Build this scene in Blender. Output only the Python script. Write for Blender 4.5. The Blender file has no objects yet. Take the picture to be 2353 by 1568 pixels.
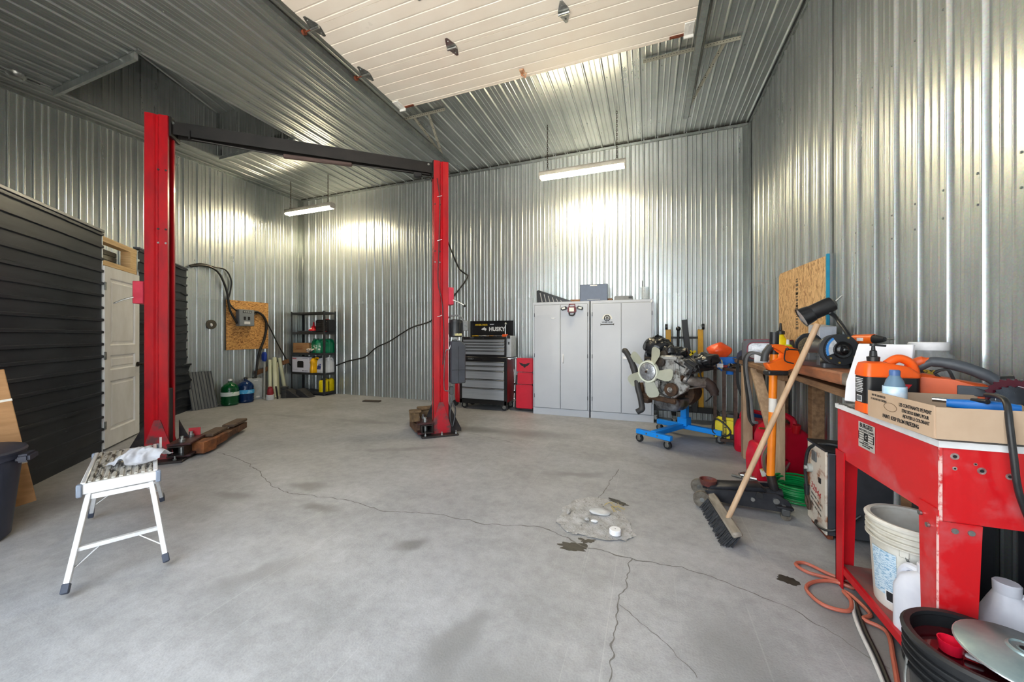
import bpy, bmesh, math, random
from mathutils import Vector, Matrix, noise
R = math.radians
random.seed(7)
scene = bpy.context.scene
C = scene.collection

# ---------------------------------------------------------------- camera, sky, exposure
cam_d = bpy.data.cameras.new('camera'); cam = bpy.data.objects.new('camera', cam_d); C.objects.link(cam)
cam_d.sensor_width = 36.0; cam_d.sensor_fit = 'HORIZONTAL'
cam_d.lens = 36.0 * 840.0 / 2353.0
cam_d.shift_y = -14.0 / 2353.0
cam_d.clip_start = 0.02
cam.location = (0, 0, 1.28); cam.rotation_euler = (R(90), 0, R(20.406))
scene.camera = cam

world = bpy.data.worlds.new('overcast_sky'); scene.world = world; world.use_nodes = True
_bg = world.node_tree.nodes['Background']
_bg.inputs['Color'].default_value = (0.84, 0.925, 1.0, 1); _bg.inputs['Strength'].default_value = 4.1
vs = scene.view_settings
vs.view_transform = 'Standard'; vs.look = 'None'; vs.gamma = 1.0; vs.use_curve_mapping = False
vs.exposure = 0.66
scene.cycles.use_denoising = True
scene.cycles.max_bounces = 8; scene.cycles.diffuse_bounces = 5; scene.cycles.glossy_bounces = 4
scene.cycles.use_adaptive_sampling = True; scene.cycles.adaptive_threshold = 0.03
scene.cycles.sample_clamp_indirect = 8.0
scene.cycles.caustics_reflective = False; scene.cycles.caustics_refractive = False

portal_d = bpy.data.lights.new('door_opening_portal', 'AREA'); portal_d.shape = 'RECTANGLE'
portal_d.size = 3.45; portal_d.size_y = 3.8; portal_d.cycles.is_portal = True
portal = bpy.data.objects.new('door_opening_portal', portal_d); C.objects.link(portal)
portal.location = (-1.27, -0.42, 1.9); portal.rotation_euler = (R(90), 0, R(0))   # light emitted towards +Y

sun_d = bpy.data.lights.new('sun', 'SUN'); sun_d.energy = 32.0; sun_d.angle = R(2); sun_d.color = (1.0, 0.95, 0.88)
sun = bpy.data.objects.new('sun', sun_d); C.objects.link(sun)           # high sun from the side: lights the drive outside, not the room
sun.rotation_euler = Vector((-0.55, -0.16, -0.80)).to_track_quat('-Z', 'Y').to_euler()

# ---------------------------------------------------------------- helpers
def V(*a): return Vector(a)

class MB:
    """collects shapes; build() links them as ONE mesh object"""
    def __init__(self): self.bm = bmesh.new()
    def _add(self, verts, faces):
        vs_ = [self.bm.verts.new(v) for v in verts]
        fs = []
        for f in faces:
            try: fs.append(self.bm.faces.new([vs_[i] for i in f]))
            except ValueError: pass
        return vs_, fs
    def box(self, c, s, rz=0, rot=None, bevel=0.0, seg=1):
        hx, hy, hz = s[0]/2, s[1]/2, s[2]/2
        M = Matrix.Translation(c) @ (rot.to_4x4() if rot is not None else Matrix.Rotation(rz, 4, 'Z'))
        co = [M @ Vector((x, y, z)) for x in (-hx, hx) for y in (-hy, hy) for z in (-hz, hz)]
        v, f = self._add(co, [(0,1,3,2), (4,6,7,5), (0,4,5,1), (2,3,7,6), (0,2,6,4), (1,5,7,3)])
        if bevel > 0:
            e = list({e for q in f for e in q.edges})
            bmesh.ops.bevel(self.bm, geom=e, offset=bevel, segments=seg, affect='EDGES', clamp_overlap=True)
        return self
    def bar(self, p0, p1, w, h, up=(0,0,1), bevel=0.0):
        p0, p1 = Vector(p0), Vector(p1); d = p1 - p0; L = d.length; d.normalize()
        u = Vector(up)
        if abs(d.dot(u)) > 0.98: u = Vector((1,0,0)) if abs(d.x) < .9 else Vector((0,1,0))
        s = d.cross(u).normalized(); u = s.cross(d).normalized()
        rot = Matrix((s, d, u)).transposed()
        return self.box((p0+p1)/2, (w, L, h), rot=rot, bevel=bevel)
    def cyl(self, p0, p1, r0, r1=None, seg=16, cap=True):
        r1 = r0 if r1 is None else r1
        p0, p1 = Vector(p0), Vector(p1); d = (p1-p0).normalized()
        a = d.orthogonal().normalized(); b = d.cross(a)
        co = []
        for p, r in ((p0, r0), (p1, r1)):
            for i in range(seg):
                t = 2*math.pi*i/seg; co.append(p + (a*math.cos(t) + b*math.sin(t))*r)
        fs = [(i, (i+1) % seg, seg+(i+1) % seg, seg+i) for i in range(seg)]
        if cap: fs += [tuple(reversed(range(seg))), tuple(range(seg, 2*seg))]
        self._add(co, fs); return self
    def ring(self, c, axis, r, rt, seg=24, tseg=8):
        ax = Vector(axis).normalized(); a = ax.orthogonal().normalized(); b = ax.cross(a)
        pts = [Vector(c) + (a*math.cos(2*math.pi*i/seg) + b*math.sin(2*math.pi*i/seg))*r for i in range(seg)]
        return self.tube(pts, rt, tseg, closed=True)
    def tube(self, pts, r, seg=8, closed=False, smooth=0, cap=True):
        pts = [Vector(p) for p in pts]
        if smooth: pts = catmull(pts, smooth, closed)
        n = len(pts); rs = r if isinstance(r, (list, tuple)) else [r]*n
        if len(rs) != n: rs = [rs[0] + (rs[-1]-rs[0])*i/(n-1) for i in range(n)] if len(rs) == 2 else [rs[min(len(rs)-1, int(i*len(rs)/n))] for i in range(n)]
        T = []
        for i in range(n):
            if closed: t = pts[(i+1) % n] - pts[i-1]
            else: t = pts[min(i+1, n-1)] - pts[max(i-1, 0)]
            T.append(t.normalized() if t.length > 1e-9 else Vector((0,0,1)))
        nrm = T[0].orthogonal().normalized(); co = []
        for i in range(n):
            nrm = nrm - T[i]*nrm.dot(T[i])
            nrm = nrm.normalized() if nrm.length > 1e-6 else T[i].orthogonal().normalized()
            b = T[i].cross(nrm)
            for k in range(seg):
                t = 2*math.pi*k/seg; co.append(pts[i] + (nrm*math.cos(t) + b*math.sin(t))*rs[i])
        fs = []
        for i in range(n if closed else n-1):
            j = (i+1) % n
            for k in range(seg): fs.append((i*seg+k, i*seg+(k+1) % seg, j*seg+(k+1) % seg, j*seg+k))
        if cap and not closed: fs += [tuple(reversed(range(seg))), tuple(range((n-1)*seg, n*seg))]
        self._add(co, fs); return self
    def lathe(self, prof, c=(0,0,0), seg=24, rot=None, sx=1.0, sy=1.0):
        c = Vector(c); n = len(prof); co = []; idx = []
        M = rot.to_4x4() if rot is not None else Matrix.Identity(4)
        for r, z in prof:
            if r < 1e-6: idx.append([len(co)]*seg); co.append(c + M @ Vector((0,0,z)))
            else:
                idx.append(list(range(len(co), len(co)+seg)))
                for k in range(seg):
                    t = 2*math.pi*k/seg; co.append(c + M @ Vector((r*sx*math.cos(t), r*sy*math.sin(t), z)))
        fs = []
        for i in range(n-1):
            for k in range(seg):
                q = (idx[i][k], idx[i][(k+1) % seg], idx[i+1][(k+1) % seg], idx[i+1][k])
                q2 = []
                for a in q:
                    if a not in q2: q2.append(a)
                if len(q2) > 2: fs.append(tuple(q2))
        self._add(co, fs); return self
    def prism(self, poly, h, M=None, z0=0.0, bevel=0.0):
        M = M or Matrix.Identity(4); n = len(poly)
        co = [M @ Vector((x, y, z0)) for x, y in poly] + [M @ Vector((x, y, z0+h)) for x, y in poly]
        fs = [tuple(reversed(range(n))), tuple(range(n, 2*n))] + [(i, (i+1) % n, n+(i+1) % n, n+i) for i in range(n)]
        v, f = self._add(co, fs)
        if bevel > 0:
            e = list({e for q in f for e in q.edges})
            bmesh.ops.bevel(self.bm, geom=e, offset=bevel, segments=1, affect='EDGES', clamp_overlap=True)
        return self
    def loft(self, rings, cap=True, closed=False):
        n = len(rings[0]); co = [Vector(p) for r in rings for p in r]; fs = []
        m = len(rings)
        for i in range(m if closed else m-1):
            j = (i+1) % m
            for k in range(n): fs.append((i*n+k, i*n+(k+1) % n, j*n+(k+1) % n, j*n+k))
        if cap and not closed: fs += [tuple(reversed(range(n))), tuple(range((m-1)*n, m*n))]
        self._add(co, fs); return self
    def ball(self, c, r, s=(1,1,1), sub=2, rot=None):
        M = Matrix.Translation(c) @ (rot.to_4x4() if rot is not None else Matrix.Identity(4)) @ Matrix.Diagonal((s[0], s[1], s[2], 1))
        bmesh.ops.create_icosphere(self.bm, subdivisions=sub, radius=r, matrix=M); return self
    def quad(self, a, b, c, d): self._add([Vector(a), Vector(b), Vector(c), Vector(d)], [(0,1,2,3)]); return self
    def grid(self, f, nu, nv):
        co = [Vector(f(i/nu, j/nv)) for j in range(nv+1) for i in range(nu+1)]
        fs = [(j*(nu+1)+i, j*(nu+1)+i+1, (j+1)*(nu+1)+i+1, (j+1)*(nu+1)+i) for j in range(nv) for i in range(nu)]
        self._add(co, fs); return self
    def crumple(self, amt, scale, seed=0):
        o = Vector((seed*7.3, seed*3.1, seed*1.7))
        for v in self.bm.verts: v.co += noise.noise_vector(v.co*scale + o)*amt
        return self
    def mesh(self, name, ang=38):
        bm = self.bm
        bmesh.ops.recalc_face_normals(bm, faces=bm.faces)
        for f in bm.faces: f.smooth = True
        a = R(ang)
        for e in bm.edges:
            if len(e.link_faces) == 2: e.smooth = e.calc_face_angle(0) < a
        me = bpy.data.meshes.new(name); bm.to_mesh(me); bm.free(); return me
    def build(self, name, mat, parent=None, loc=None, rotz=None, label=None, ang=38):
        me = self.mesh(name, ang); me.materials.append(mat)
        o = bpy.data.objects.new(name, me); C.objects.link(o)
        if parent is not None: o.parent = parent
        if loc is not None: o.location = loc
        if rotz is not None: o.rotation_euler = (0, 0, rotz)
        if label: o['label'] = label
        return o

def catmull(pts, k, closed=False):
    out = []; n = len(pts)
    for i in range(n if closed else n-1):
        p0 = pts[i-1] if (i > 0 or closed) else pts[0]*2 - pts[1]
        p1 = pts[i]; p2 = pts[(i+1) % n]
        p3 = pts[(i+2) % n] if (i+2 < n or closed) else p2*2 - p1
        for j in range(k):
            t = j/k
            out.append(0.5*((2*p1) + (p2-p0)*t + (2*p0-5*p1+4*p2-p3)*t*t + (3*p1-p0-3*p2+p3)*t**3))
    if not closed: out.append(pts[-1])
    return out

def frame(o, x, y=None, z=None):
    """matrix with origin o and the given axes (third derived)"""
    x = Vector(x).normalized()
    if z is not None:
        z = Vector(z).normalized(); y = z.cross(x).normalized(); z = x.cross(y)
    else:
        y = Vector(y).normalized(); z = x.cross(y).normalized(); y = z.cross(x)
    M = Matrix((x, y, z)).transposed().to_4x4(); M.translation = Vector(o); return M

def tag(o, label, cat, group=None, kind=None):
    o['label'] = label; o['category'] = cat
    if group: o['group'] = group
    if kind: o['kind'] = kind
    return o
def thing(name, label, cat, loc=(0,0,0), rotz=0, group=None):
    o = bpy.data.objects.new(name, None); C.objects.link(o); o.empty_display_size = 0.1
    o.location = loc; o.rotation_euler = (0, 0, rotz)
    return tag(o, label, cat, group)
def struct(o): o['kind'] = 'structure'; return o
def dup(root, loc=None, rotz=None, label=None, group=None):
    r = root.copy(); C.objects.link(r)
    if loc is not None: r.location = loc
    if rotz is not None: r.rotation_euler = (0, 0, rotz)
    if label: r['label'] = label
    if group: r['group'] = group
    for ch in list(root.children):
        c = ch.copy(); C.objects.link(c); c.parent = r
        for gch in list(ch.children):
            d = gch.copy(); C.objects.link(d); d.parent = c
    return r
def inst(src, name, M, parent=None):
    o = bpy.data.objects.new(name, src.data if hasattr(src, 'data') else src); C.objects.link(o)
    o.parent = parent; o.matrix_basis = M; return o

def text(name, s, size, M, mat, parent, depth=0.0006, bold=0.0, align='CENTER', sx=1.0):
    cu = bpy.data.curves.new(name, 'FONT'); cu.body = s; cu.size = size; cu.align_x = align; cu.align_y = 'CENTER'
    cu.extrude = depth; cu.offset = bold; cu.resolution_u = 2
    t = bpy.data.objects.new(name, cu); C.objects.link(t)
    bpy.context.view_layer.update()
    me = bpy.data.meshes.new_from_object(t.evaluated_get(bpy.context.evaluated_depsgraph_get()))
    bpy.data.objects.remove(t); bpy.data.curves.remove(cu)
    me.materials.clear(); me.materials.append(mat)
    o = bpy.data.objects.new(name, me); C.objects.link(o); o.parent = parent
    o.matrix_basis = M @ Matrix.Diagonal((sx, 1, 1, 1)); return o

def print_marks(M, w, h, mat, parent, seed=1, name='faded_print'):
    """a line of small print too worn or blurred to read: uneven thin strokes in one flat mesh"""
    rnd = random.Random(seed); mb = MB(); x = -w/2
    while x < w/2:
        d = h*rnd.uniform(.25, .6); k = h*rnd.uniform(.6, 1.0)
        if rnd.random() > .12: mb.prism([(x, -k/2), (x+d*.6, -k/2), (x+d*.6, k/2), (x, k/2)], .0004, M)
        x += d
    o = mb.build(name, mat, parent); o['kind'] = 'stuff'; return o
# ---------------------------------------------------------------- materials
_M = {}
def lin(c):
    def f(u): return u/12.92 if u <= 0.04045 else ((u+0.055)/1.055)**2.4
    return tuple(f(x/255.0) for x in c)
class NT:
    def __init__(self, m): self.t = m.node_tree; self.n = self.t.nodes; self.l = self.t.links
    def new(self, ty, **kw):
        nd = self.n.new(ty)
        for k, v in kw.items():
            if k in nd.inputs: nd.inputs[k].default_value = v
            else: setattr(nd, k, v)
        return nd
    def link(self, a, b): self.l.new(a, b)
def mat(name, col, rough=0.5, metal=0.0, col2=None, scale=14.0, amt=None, stretch=(1,1,1), rvar=0.08, bump=0.0, bscale=None,
        coat=0.0, trans=0.0, alpha=1.0, ior=1.45, emit=None, estr=0.0, spec=0.5, contrast=(0.35, 0.65), detail=5.0, sheen=0.0):
    """procedural noise-mixed principled material; col/col2 are sRGB 0-255"""
    if name in _M: return _M[name]
    m = bpy.data.materials.new(name); m.use_nodes = True; nt = NT(m); p = m.node_tree.nodes['Principled BSDF']
    c1 = lin(col)
    if col2 is None: c2 = tuple(min(1, x*(1 - (0.16 if amt is None else amt))) for x in c1)
    else: c2 = lin(col2)
    tc = nt.new('ShaderNodeTexCoord'); mp = nt.new('ShaderNodeMapping'); mp.inputs['Scale'].default_value = stretch
    nt.link(tc.outputs['Object'], mp.inputs['Vector'])
    nz = nt.new('ShaderNodeTexNoise', Scale=scale, Detail=detail, Roughness=0.6); nt.link(mp.outputs[0], nz.inputs['Vector'])
    rp = nt.new('ShaderNodeValToRGB'); rp.color_ramp.elements[0].position = contrast[0]; rp.color_ramp.elements[1].position = contrast[1]
    rp.color_ramp.elements[0].color = (*c1, 1); rp.color_ramp.elements[1].color = (*c2, 1)
    nt.link(nz.outputs['Fac'], rp.inputs[0]); nt.link(rp.outputs[0], p.inputs['Base Color'])
    mr = nt.new('ShaderNodeMapRange'); mr.inputs['To Min'].default_value = max(0.02, rough-rvar); mr.inputs['To Max'].default_value = min(1, rough+rvar)
    nt.link(nz.outputs['Fac'], mr.inputs['Value']); nt.link(mr.outputs[0], p.inputs['Roughness'])
    p.inputs['Metallic'].default_value = metal; p.inputs['IOR'].default_value = ior
    p.inputs['Coat Weight'].default_value = coat; p.inputs['Transmission Weight'].default_value = trans
    p.inputs['Alpha'].default_value = alpha; p.inputs['Specular IOR Level'].default_value = spec
    p.inputs['Sheen Weight'].default_value = sheen
    if emit: p.inputs['Emission Color'].default_value = (*lin(emit), 1); p.inputs['Emission Strength'].default_value = estr
    if bump:
        n2 = nt.new('ShaderNodeTexNoise', Scale=bscale or scale*3, Detail=6.0); nt.link(mp.outputs[0], n2.inputs['Vector'])
        b = nt.new('ShaderNodeBump', Strength=bump, Distance=0.01); nt.link(n2.outputs['Fac'], b.inputs['Height']); nt.link(b.outputs[0], p.inputs['Normal'])
    _M[name] = m; return m

def galvanized(name, base=(198,203,202), dark=(166,172,171), rough=0.31, warm=0.0):
    m = bpy.data.materials.new(name); m.use_nodes = True; nt = NT(m); p = m.node_tree.nodes['Principled BSDF']
    tc = nt.new('ShaderNodeTexCoord'); oi = nt.new('ShaderNodeObjectInfo')
    add = nt.new('ShaderNodeVectorMath', operation='ADD'); sc_ = nt.new('ShaderNodeVectorMath', operation='SCALE')
    cmb = nt.new('ShaderNodeCombineXYZ')
    for k in range(3): nt.link(oi.outputs['Random'], cmb.inputs[k])
    nt.link(cmb.outputs[0], sc_.inputs[0]); sc_.inputs['Scale'].default_value = 17.0
    nt.link(tc.outputs['Object'], add.inputs[0]); nt.link(sc_.outputs[0], add.inputs[1])
    mp = nt.new('ShaderNodeMapping'); mp.inputs['Scale'].default_value = (16, 16, 0.55); nt.link(add.outputs[0], mp.inputs['Vector'])
    st = nt.new('ShaderNodeTexNoise', Scale=1.0, Detail=4.0, Roughness=0.6); nt.link(mp.outputs[0], st.inputs['Vector'])
    big = nt.new('ShaderNodeTexNoise', Scale=1.7, Detail=5.0, Roughness=0.65); nt.link(add.outputs[0], big.inputs['Vector'])
    sp = nt.new('ShaderNodeTexVoronoi', Scale=150.0); nt.link(add.outputs[0], sp.inputs['Vector'])
    mx = nt.new('ShaderNodeMix', data_type='FLOAT'); mx.inputs[0].default_value = 0.5
    nt.link(st.outputs['Fac'], mx.inputs[2]); nt.link(big.outputs['Fac'], mx.inputs[3])
    rp = nt.new('ShaderNodeValToRGB'); e = rp.color_ramp.elements
    e[0].position = 0.33; e[0].color = (*lin(dark), 1); e[1].position = 0.66; e[1].color = (*lin(base), 1)
    nt.link(mx.outputs[0], rp.inputs[0])
    mul = nt.new('ShaderNodeMix', data_type='RGBA', blend_type='MULTIPLY'); mul.inputs[0].default_value = 0.16
    nt.link(rp.outputs[0], mul.inputs[6]); nt.link(sp.outputs['Color'], mul.inputs[7])
    nt.link(mul.outputs[2], p.inputs['Base Color'])
    mr = nt.new('ShaderNodeMapRange'); mr.inputs['From Min'].default_value = .3; mr.inputs['From Max'].default_value = .7
    mr.inputs['To Min'].default_value = rough+.08; mr.inputs['To Max'].default_value = rough-.06
    nt.link(mx.outputs[0], mr.inputs['Value']); nt.link(mr.outputs[0], p.inputs['Roughness'])
    p.inputs['Metallic'].default_value = 0.74
    b = nt.new('ShaderNodeBump', Strength=0.10, Distance=0.02); nt.link(big.outputs['Fac'], b.inputs['Height']); nt.link(b.outputs[0], p.inputs['Normal'])
    return m

GALV = galvanized('galvanized_sheet_steel')
GALV_TRIM = galvanized('galvanized_trim', (166,172,170), (128,134,132), 0.34)

# ---------------------------------------------------------------- room dimensions (metres; X along the back wall, Y into the room)
XL, XR, YF, YB, ZC = -7.42, 1.38, -0.45, 6.14, 4.36
PITCH = 0.2032; SHW = 4*PITCH; ZSEAM = 1.93

def rib_profile(w, flip=1):
    """cross-section of one profiled steel sheet: main rib every 0.2032 m, two low ridges between"""
    pts = []; n = int(round(w/PITCH + 0.49)); x = 0.0
    for i in range(n):
        x0 = i*PITCH
        for dx, h in ((0.0,0.0),(0.004,0.0),(0.010,0.016),(0.013,0.018),(0.023,0.018),(0.026,0.016),(0.032,0.0),(0.036,0.0),(0.079,0.0),(0.083,0.0),(0.087,0.004),(0.095,0.004),(0.099,0.0),(0.103,0.0),(0.135,0.0),(0.139,0.0),(0.143,0.004),(0.151,0.004),(0.155,0.0),(0.159,0.0)):
            if x0+dx < w-0.004: pts.append((x0+dx, h*flip))
    pts.append((w, 0.0)); return pts
_sheet = {}
def sheet_mesh(w, L):
    k = (round(w,3), round(L,3))
    if k not in _sheet:
        mb = MB(); pr = rib_profile(w)
        co = [V(x, h, 0) for x, h in pr] + [V(x, h, L) for x, h in pr]; n = len(pr)
        mb._add(co, [(i, i+1, n+i+1, n+i) for i in range(n-1)])
        _sheet[k] = mb.mesh('metal_sheet', 75); _sheet[k].materials.append(GALV)
    return _sheet[k]
def clad(parent, origin, ux, uz, un, W, L, skip=0.0):
    """cover a W x L rectangle with sheets; ux across, uz along the ribs, un towards the room"""
    x = 0.0; k = 0
    while x < W-0.02:
        w = min(SHW, W-x)
        M = frame(Vector(origin) + Vector(ux)*x + Vector(un)*(0.0012*(k % 2)), ux, y=un)
        inst(sheet_mesh(w, L), 'metal_sheet', M, parent); x += SHW; k += 1

# floor ------------------------------------------------------------
def floor_material():
    m = bpy.data.materials.new('stained_concrete'); m.use_nodes = True; nt = NT(m); p = m.node_tree.nodes['Principled BSDF']
    tc = nt.new('ShaderNodeTexCoord'); pos = tc.outputs['Object']
    mp0 = nt.new('ShaderNodeMapping'); mp0.inputs['Rotation'].default_value = (0,0,.5); mp0.inputs['Scale'].default_value = (.9,1.3,1); nt.link(pos, mp0.inputs['Vector'])
    n1 = nt.new('ShaderNodeTexNoise', Scale=1.3, Detail=9.0, Roughness=0.68); nt.link(mp0.outputs[0], n1.inputs['Vector'])
    n2 = nt.new('ShaderNodeTexNoise', Scale=13.0, Detail=9.0, Roughness=0.78); nt.link(pos, n2.inputs['Vector'])
    n3 = nt.new('ShaderNodeTexNoise', Scale=120.0, Detail=3.0); nt.link(pos, n3.inputs['Vector'])
    r1 = nt.new('ShaderNodeValToRGB'); e = r1.color_ramp.elements
    e[0].position = .30; e[0].color = (*lin((146,147,149)),1); e[1].position = .62; e[1].color = (*lin((172,173,176)),1)
    nt.link(n1.outputs['Fac'], r1.inputs[0])
    r2 = nt.new('ShaderNodeValToRGB'); e = r2.color_ramp.elements
    e[0].position = .30; e[0].color = (.58,.57,.56,1); e[1].position = .60; e[1].color = (1,1,1,1)
    nt.link(n2.outputs['Fac'], r2.inputs[0])
    m1 = nt.new('ShaderNodeMix', data_type='RGBA', blend_type='MULTIPLY'); m1.inputs[0].default_value = .62
    nt.link(r1.outputs[0], m1.inputs[6]); nt.link(r2.outputs[0], m1.inputs[7])
    r3 = nt.new('ShaderNodeValToRGB'); e = r3.color_ramp.elements
    e[0].position = .34; e[0].color = (.72,.72,.72,1); e[1].position = .55; e[1].color = (1,1,1,1)
    nt.link(n3.outputs['Fac'], r3.inputs[0])
    m2 = nt.new('ShaderNodeMix', data_type='RGBA', blend_type='MULTIPLY'); m2.inputs[0].default_value = .35
    nt.link(m1.outputs[2], m2.inputs[6]); nt.link(r3.outputs[0], m2.inputs[7])
    # long fine scrape marks running into the room
    mps = nt.new('ShaderNodeMapping'); mps.inputs['Scale'].default_value = (70,.35,1); mps.inputs['Rotation'].default_value = (0,0,.10); nt.link(pos, mps.inputs['Vector'])
    ns = nt.new('ShaderNodeTexNoise', Scale=1.0, Detail=2.0); nt.link(mps.outputs[0], ns.inputs['Vector'])
    mrs = nt.new('ShaderNodeMapRange'); mrs.inputs['From Min'].default_value = .66; mrs.inputs['From Max'].default_value = .74; mrs.inputs['To Max'].default_value = .22; nt.link(ns.outputs['Fac'], mrs.inputs['Value'])
    m3 = nt.new('ShaderNodeMix', data_type='RGBA'); nt.link(mrs.outputs[0], m3.inputs[0]); nt.link(m2.outputs[2], m3.inputs[6]); m3.inputs[7].default_value = (*lin((206,206,206)),1)
    col = m3.outputs[2]
    # old grime smudges and tyre marks: (x, y, half-length, half-width, angle, strength)
    warp = nt.new('ShaderNodeMix', data_type='RGBA', blend_type='LINEAR_LIGHT'); warp.inputs[0].default_value = 0.10
    nw = nt.new('ShaderNodeTexNoise', Scale=5.0, Detail=5.0); nt.link(pos, nw.inputs['Vector'])
    nt.link(pos, warp.inputs[6]); nt.link(nw.outputs['Color'], warp.inputs[7])
    STAINS = [(-1.36,1.86,.16,.10,.6,.55),(-0.62,3.36,.5,.09,.3,.35),(-1.45,4.5,.75,.28,.1,.42),(-2.25,4.45,.55,.22,.2,.6),(0.55,3.9,.5,.45,.0,.30),
              (-2.7,2.3,.28,.10,.2,.5),(-2.3,2.05,.22,.08,.2,.55),(-3.1,1.95,.30,.10,.1,.45),(0.95,2.05,.35,.5,.2,.45),(-5.3,4.2,.8,.10,.15,.3),(-0.55,1.1,.5,.35,.4,.30),
              (0.35,1.55,.30,.5,.1,.35),(-3.9,4.3,.9,.14,.1,.30),(-1.95,1.35,.35,.12,.9,.3),(-0.75,1.35,.12,.3,-.2,.4),(-2.6,3.4,.7,.09,.5,.3),(0.6,5.2,.7,.5,0,.35)]
    for (sx, sy, a, b_, ang, s) in STAINS:
        mp = nt.new('ShaderNodeMapping'); mp.vector_type = 'TEXTURE'
        mp.inputs['Location'].default_value = (sx, sy, 0); mp.inputs['Rotation'].default_value = (0, 0, ang); mp.inputs['Scale'].default_value = (a, b_, 1)
        nt.link(warp.outputs[2], mp.inputs['Vector'])
        ln = nt.new('ShaderNodeVectorMath', operation='LENGTH'); nt.link(mp.outputs[0], ln.inputs[0])
        mr = nt.new('ShaderNodeMapRange', interpolation_type='SMOOTHSTEP'); mr.inputs['From Min'].default_value = 1.0; mr.inputs['From Max'].default_value = 0.25
        mr.inputs['To Min'].default_value = 0; mr.inputs['To Max'].default_value = min(1.4, s*1.9); nt.link(ln.outputs['Value'], mr.inputs['Value'])
        ml = nt.new('ShaderNodeMath', operation='MULTIPLY'); nt.link(mr.outputs[0], ml.inputs[0]); nt.link(n2.outputs['Fac'], ml.inputs[1])
        mx = nt.new('ShaderNodeMix', data_type='RGBA'); nt.link(ml.outputs[0], mx.inputs[0]); nt.link(col, mx.inputs[6]); mx.inputs[7].default_value = (*lin((78,76,73)),1)
        col = mx.outputs[2]
    nt.link(col, p.inputs['Base Color'])
    mr = nt.new('ShaderNodeMapRange'); mr.inputs['To Min'].default_value = .62; mr.inputs['To Max'].default_value = .38
    nt.link(n1.outputs['Fac'], mr.inputs['Value']); nt.link(mr.outputs[0], p.inputs['Roughness'])
    b = nt.new('ShaderNodeBump', Strength=.12, Distance=.01); nt.link(n3.outputs['Fac'], b.inputs['Height']); nt.link(b.outputs[0], p.inputs['Normal'])
    return m
floor = struct(MB().box(((XL+XR)/2, (YF-0.05+YB)/2, -0.1), (XR-XL+.2, YB-YF+.15, 0.2)).build('floor', floor_material()))
ground = struct(MB().box((-1.5, -10.6, -0.14), (60, 20.1, 0.2)).build('ground_outside', mat('gravel_drive', (198,193,184), .9, col2=(176,171,162), scale=3, bump=.3)))

# walls ------------------------------------------------------------
BACK = mat('wall_backing', (120,122,122), .7)
wb = struct(MB().box(((XL+XR)/2, YB+.06, ZC/2), (XR-XL+.3, .1, ZC)).build('wall_back', BACK))
wl = struct(MB().box((XL-.06, (YF+YB)/2, ZC/2), (.1, YB-YF, ZC)).build('wall_left', BACK))
wr = struct(MB().box((XR+.06, (YF+YB)/2, ZC/2), (.1, YB-YF, ZC)).build('wall_right', BACK))
for z0, z1 in ((0.0, ZSEAM), (ZSEAM, ZC)):
    un = 0.0 if z0 == 0 else 0.004
    clad(wb, (XR, YB-un, z0), (-1,0,0), (0,0,1), (0,-1,0), XR-XL, z1-z0)
    clad(wr, (XR-un, YF+5*SHW, z0), (0,1,0), (0,0,1), (-1,0,0), YB-YF-5*SHW, z1-z0)
    clad(wl, (XL+un, YB, z0), (0,-1,0), (0,0,1), (1,0,0), YB-YF, z1-z0)
clad(wr, (XR, YF, 0), (0,1,0), (0,0,1), (-1,0,0), 5*SHW, ZC)
# front wall with the open doorway behind the camera
fw = MB()
OX0, OX1, OZ = -3.0, 0.45, 3.8
fw.box(((XL+OX0)/2, YF-.06, ZC/2), (OX0-XL, .1, ZC)); fw.box(((OX1+XR)/2, YF-.06, ZC/2), (XR-OX1, .1, ZC)); fw.box(((OX0+OX1)/2, YF-.06, (OZ+ZC)/2), (OX1-OX0, .1, ZC-OZ))
wf = struct(fw.build('wall_front', BACK))
clad(wf, (XL, YF, 0), (1,0,0), (0,0,1), (0,1,0), OX0-XL, ZC)
clad(wf, (OX1, YF, 0), (1,0,0), (0,0,1), (0,1,0), XR-OX1, ZC)
# ceiling with the raised pocket over the lift post
PX0, PX1, PY0, PY1, PZ0, PZ1 = -6.95, -5.19, 2.31, 4.15, 5.58, 5.09
cm = MB()
for (x0, x1, y0, y1) in ((XL-.1, PX0, YF-.1, YB+.1), (PX1, XR+.1, YF-.1, YB+.1), (PX0, PX1, YF-.1, PY0), (PX0, PX1, PY1, YB+.1)):
    cm.box(((x0+x1)/2, (y0+y1)/2, ZC+.06), (x1-x0, y1-y0, .1))
ce = struct(cm.build('ceiling', BACK))
def clad_ceiling(x0, x1, y0, y1): clad(ce, (x0, y0, ZC), (1,0,0), (0,1,0), (0,0,-1), x1-x0, y1-y0)
clad_ceiling(XL, PX0, YF, YB); clad_ceiling(PX1, XR, YF, YB); clad_ceiling(PX0, PX1, YF, PY0); clad_ceiling(PX0, PX1, PY1, YB)
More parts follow.
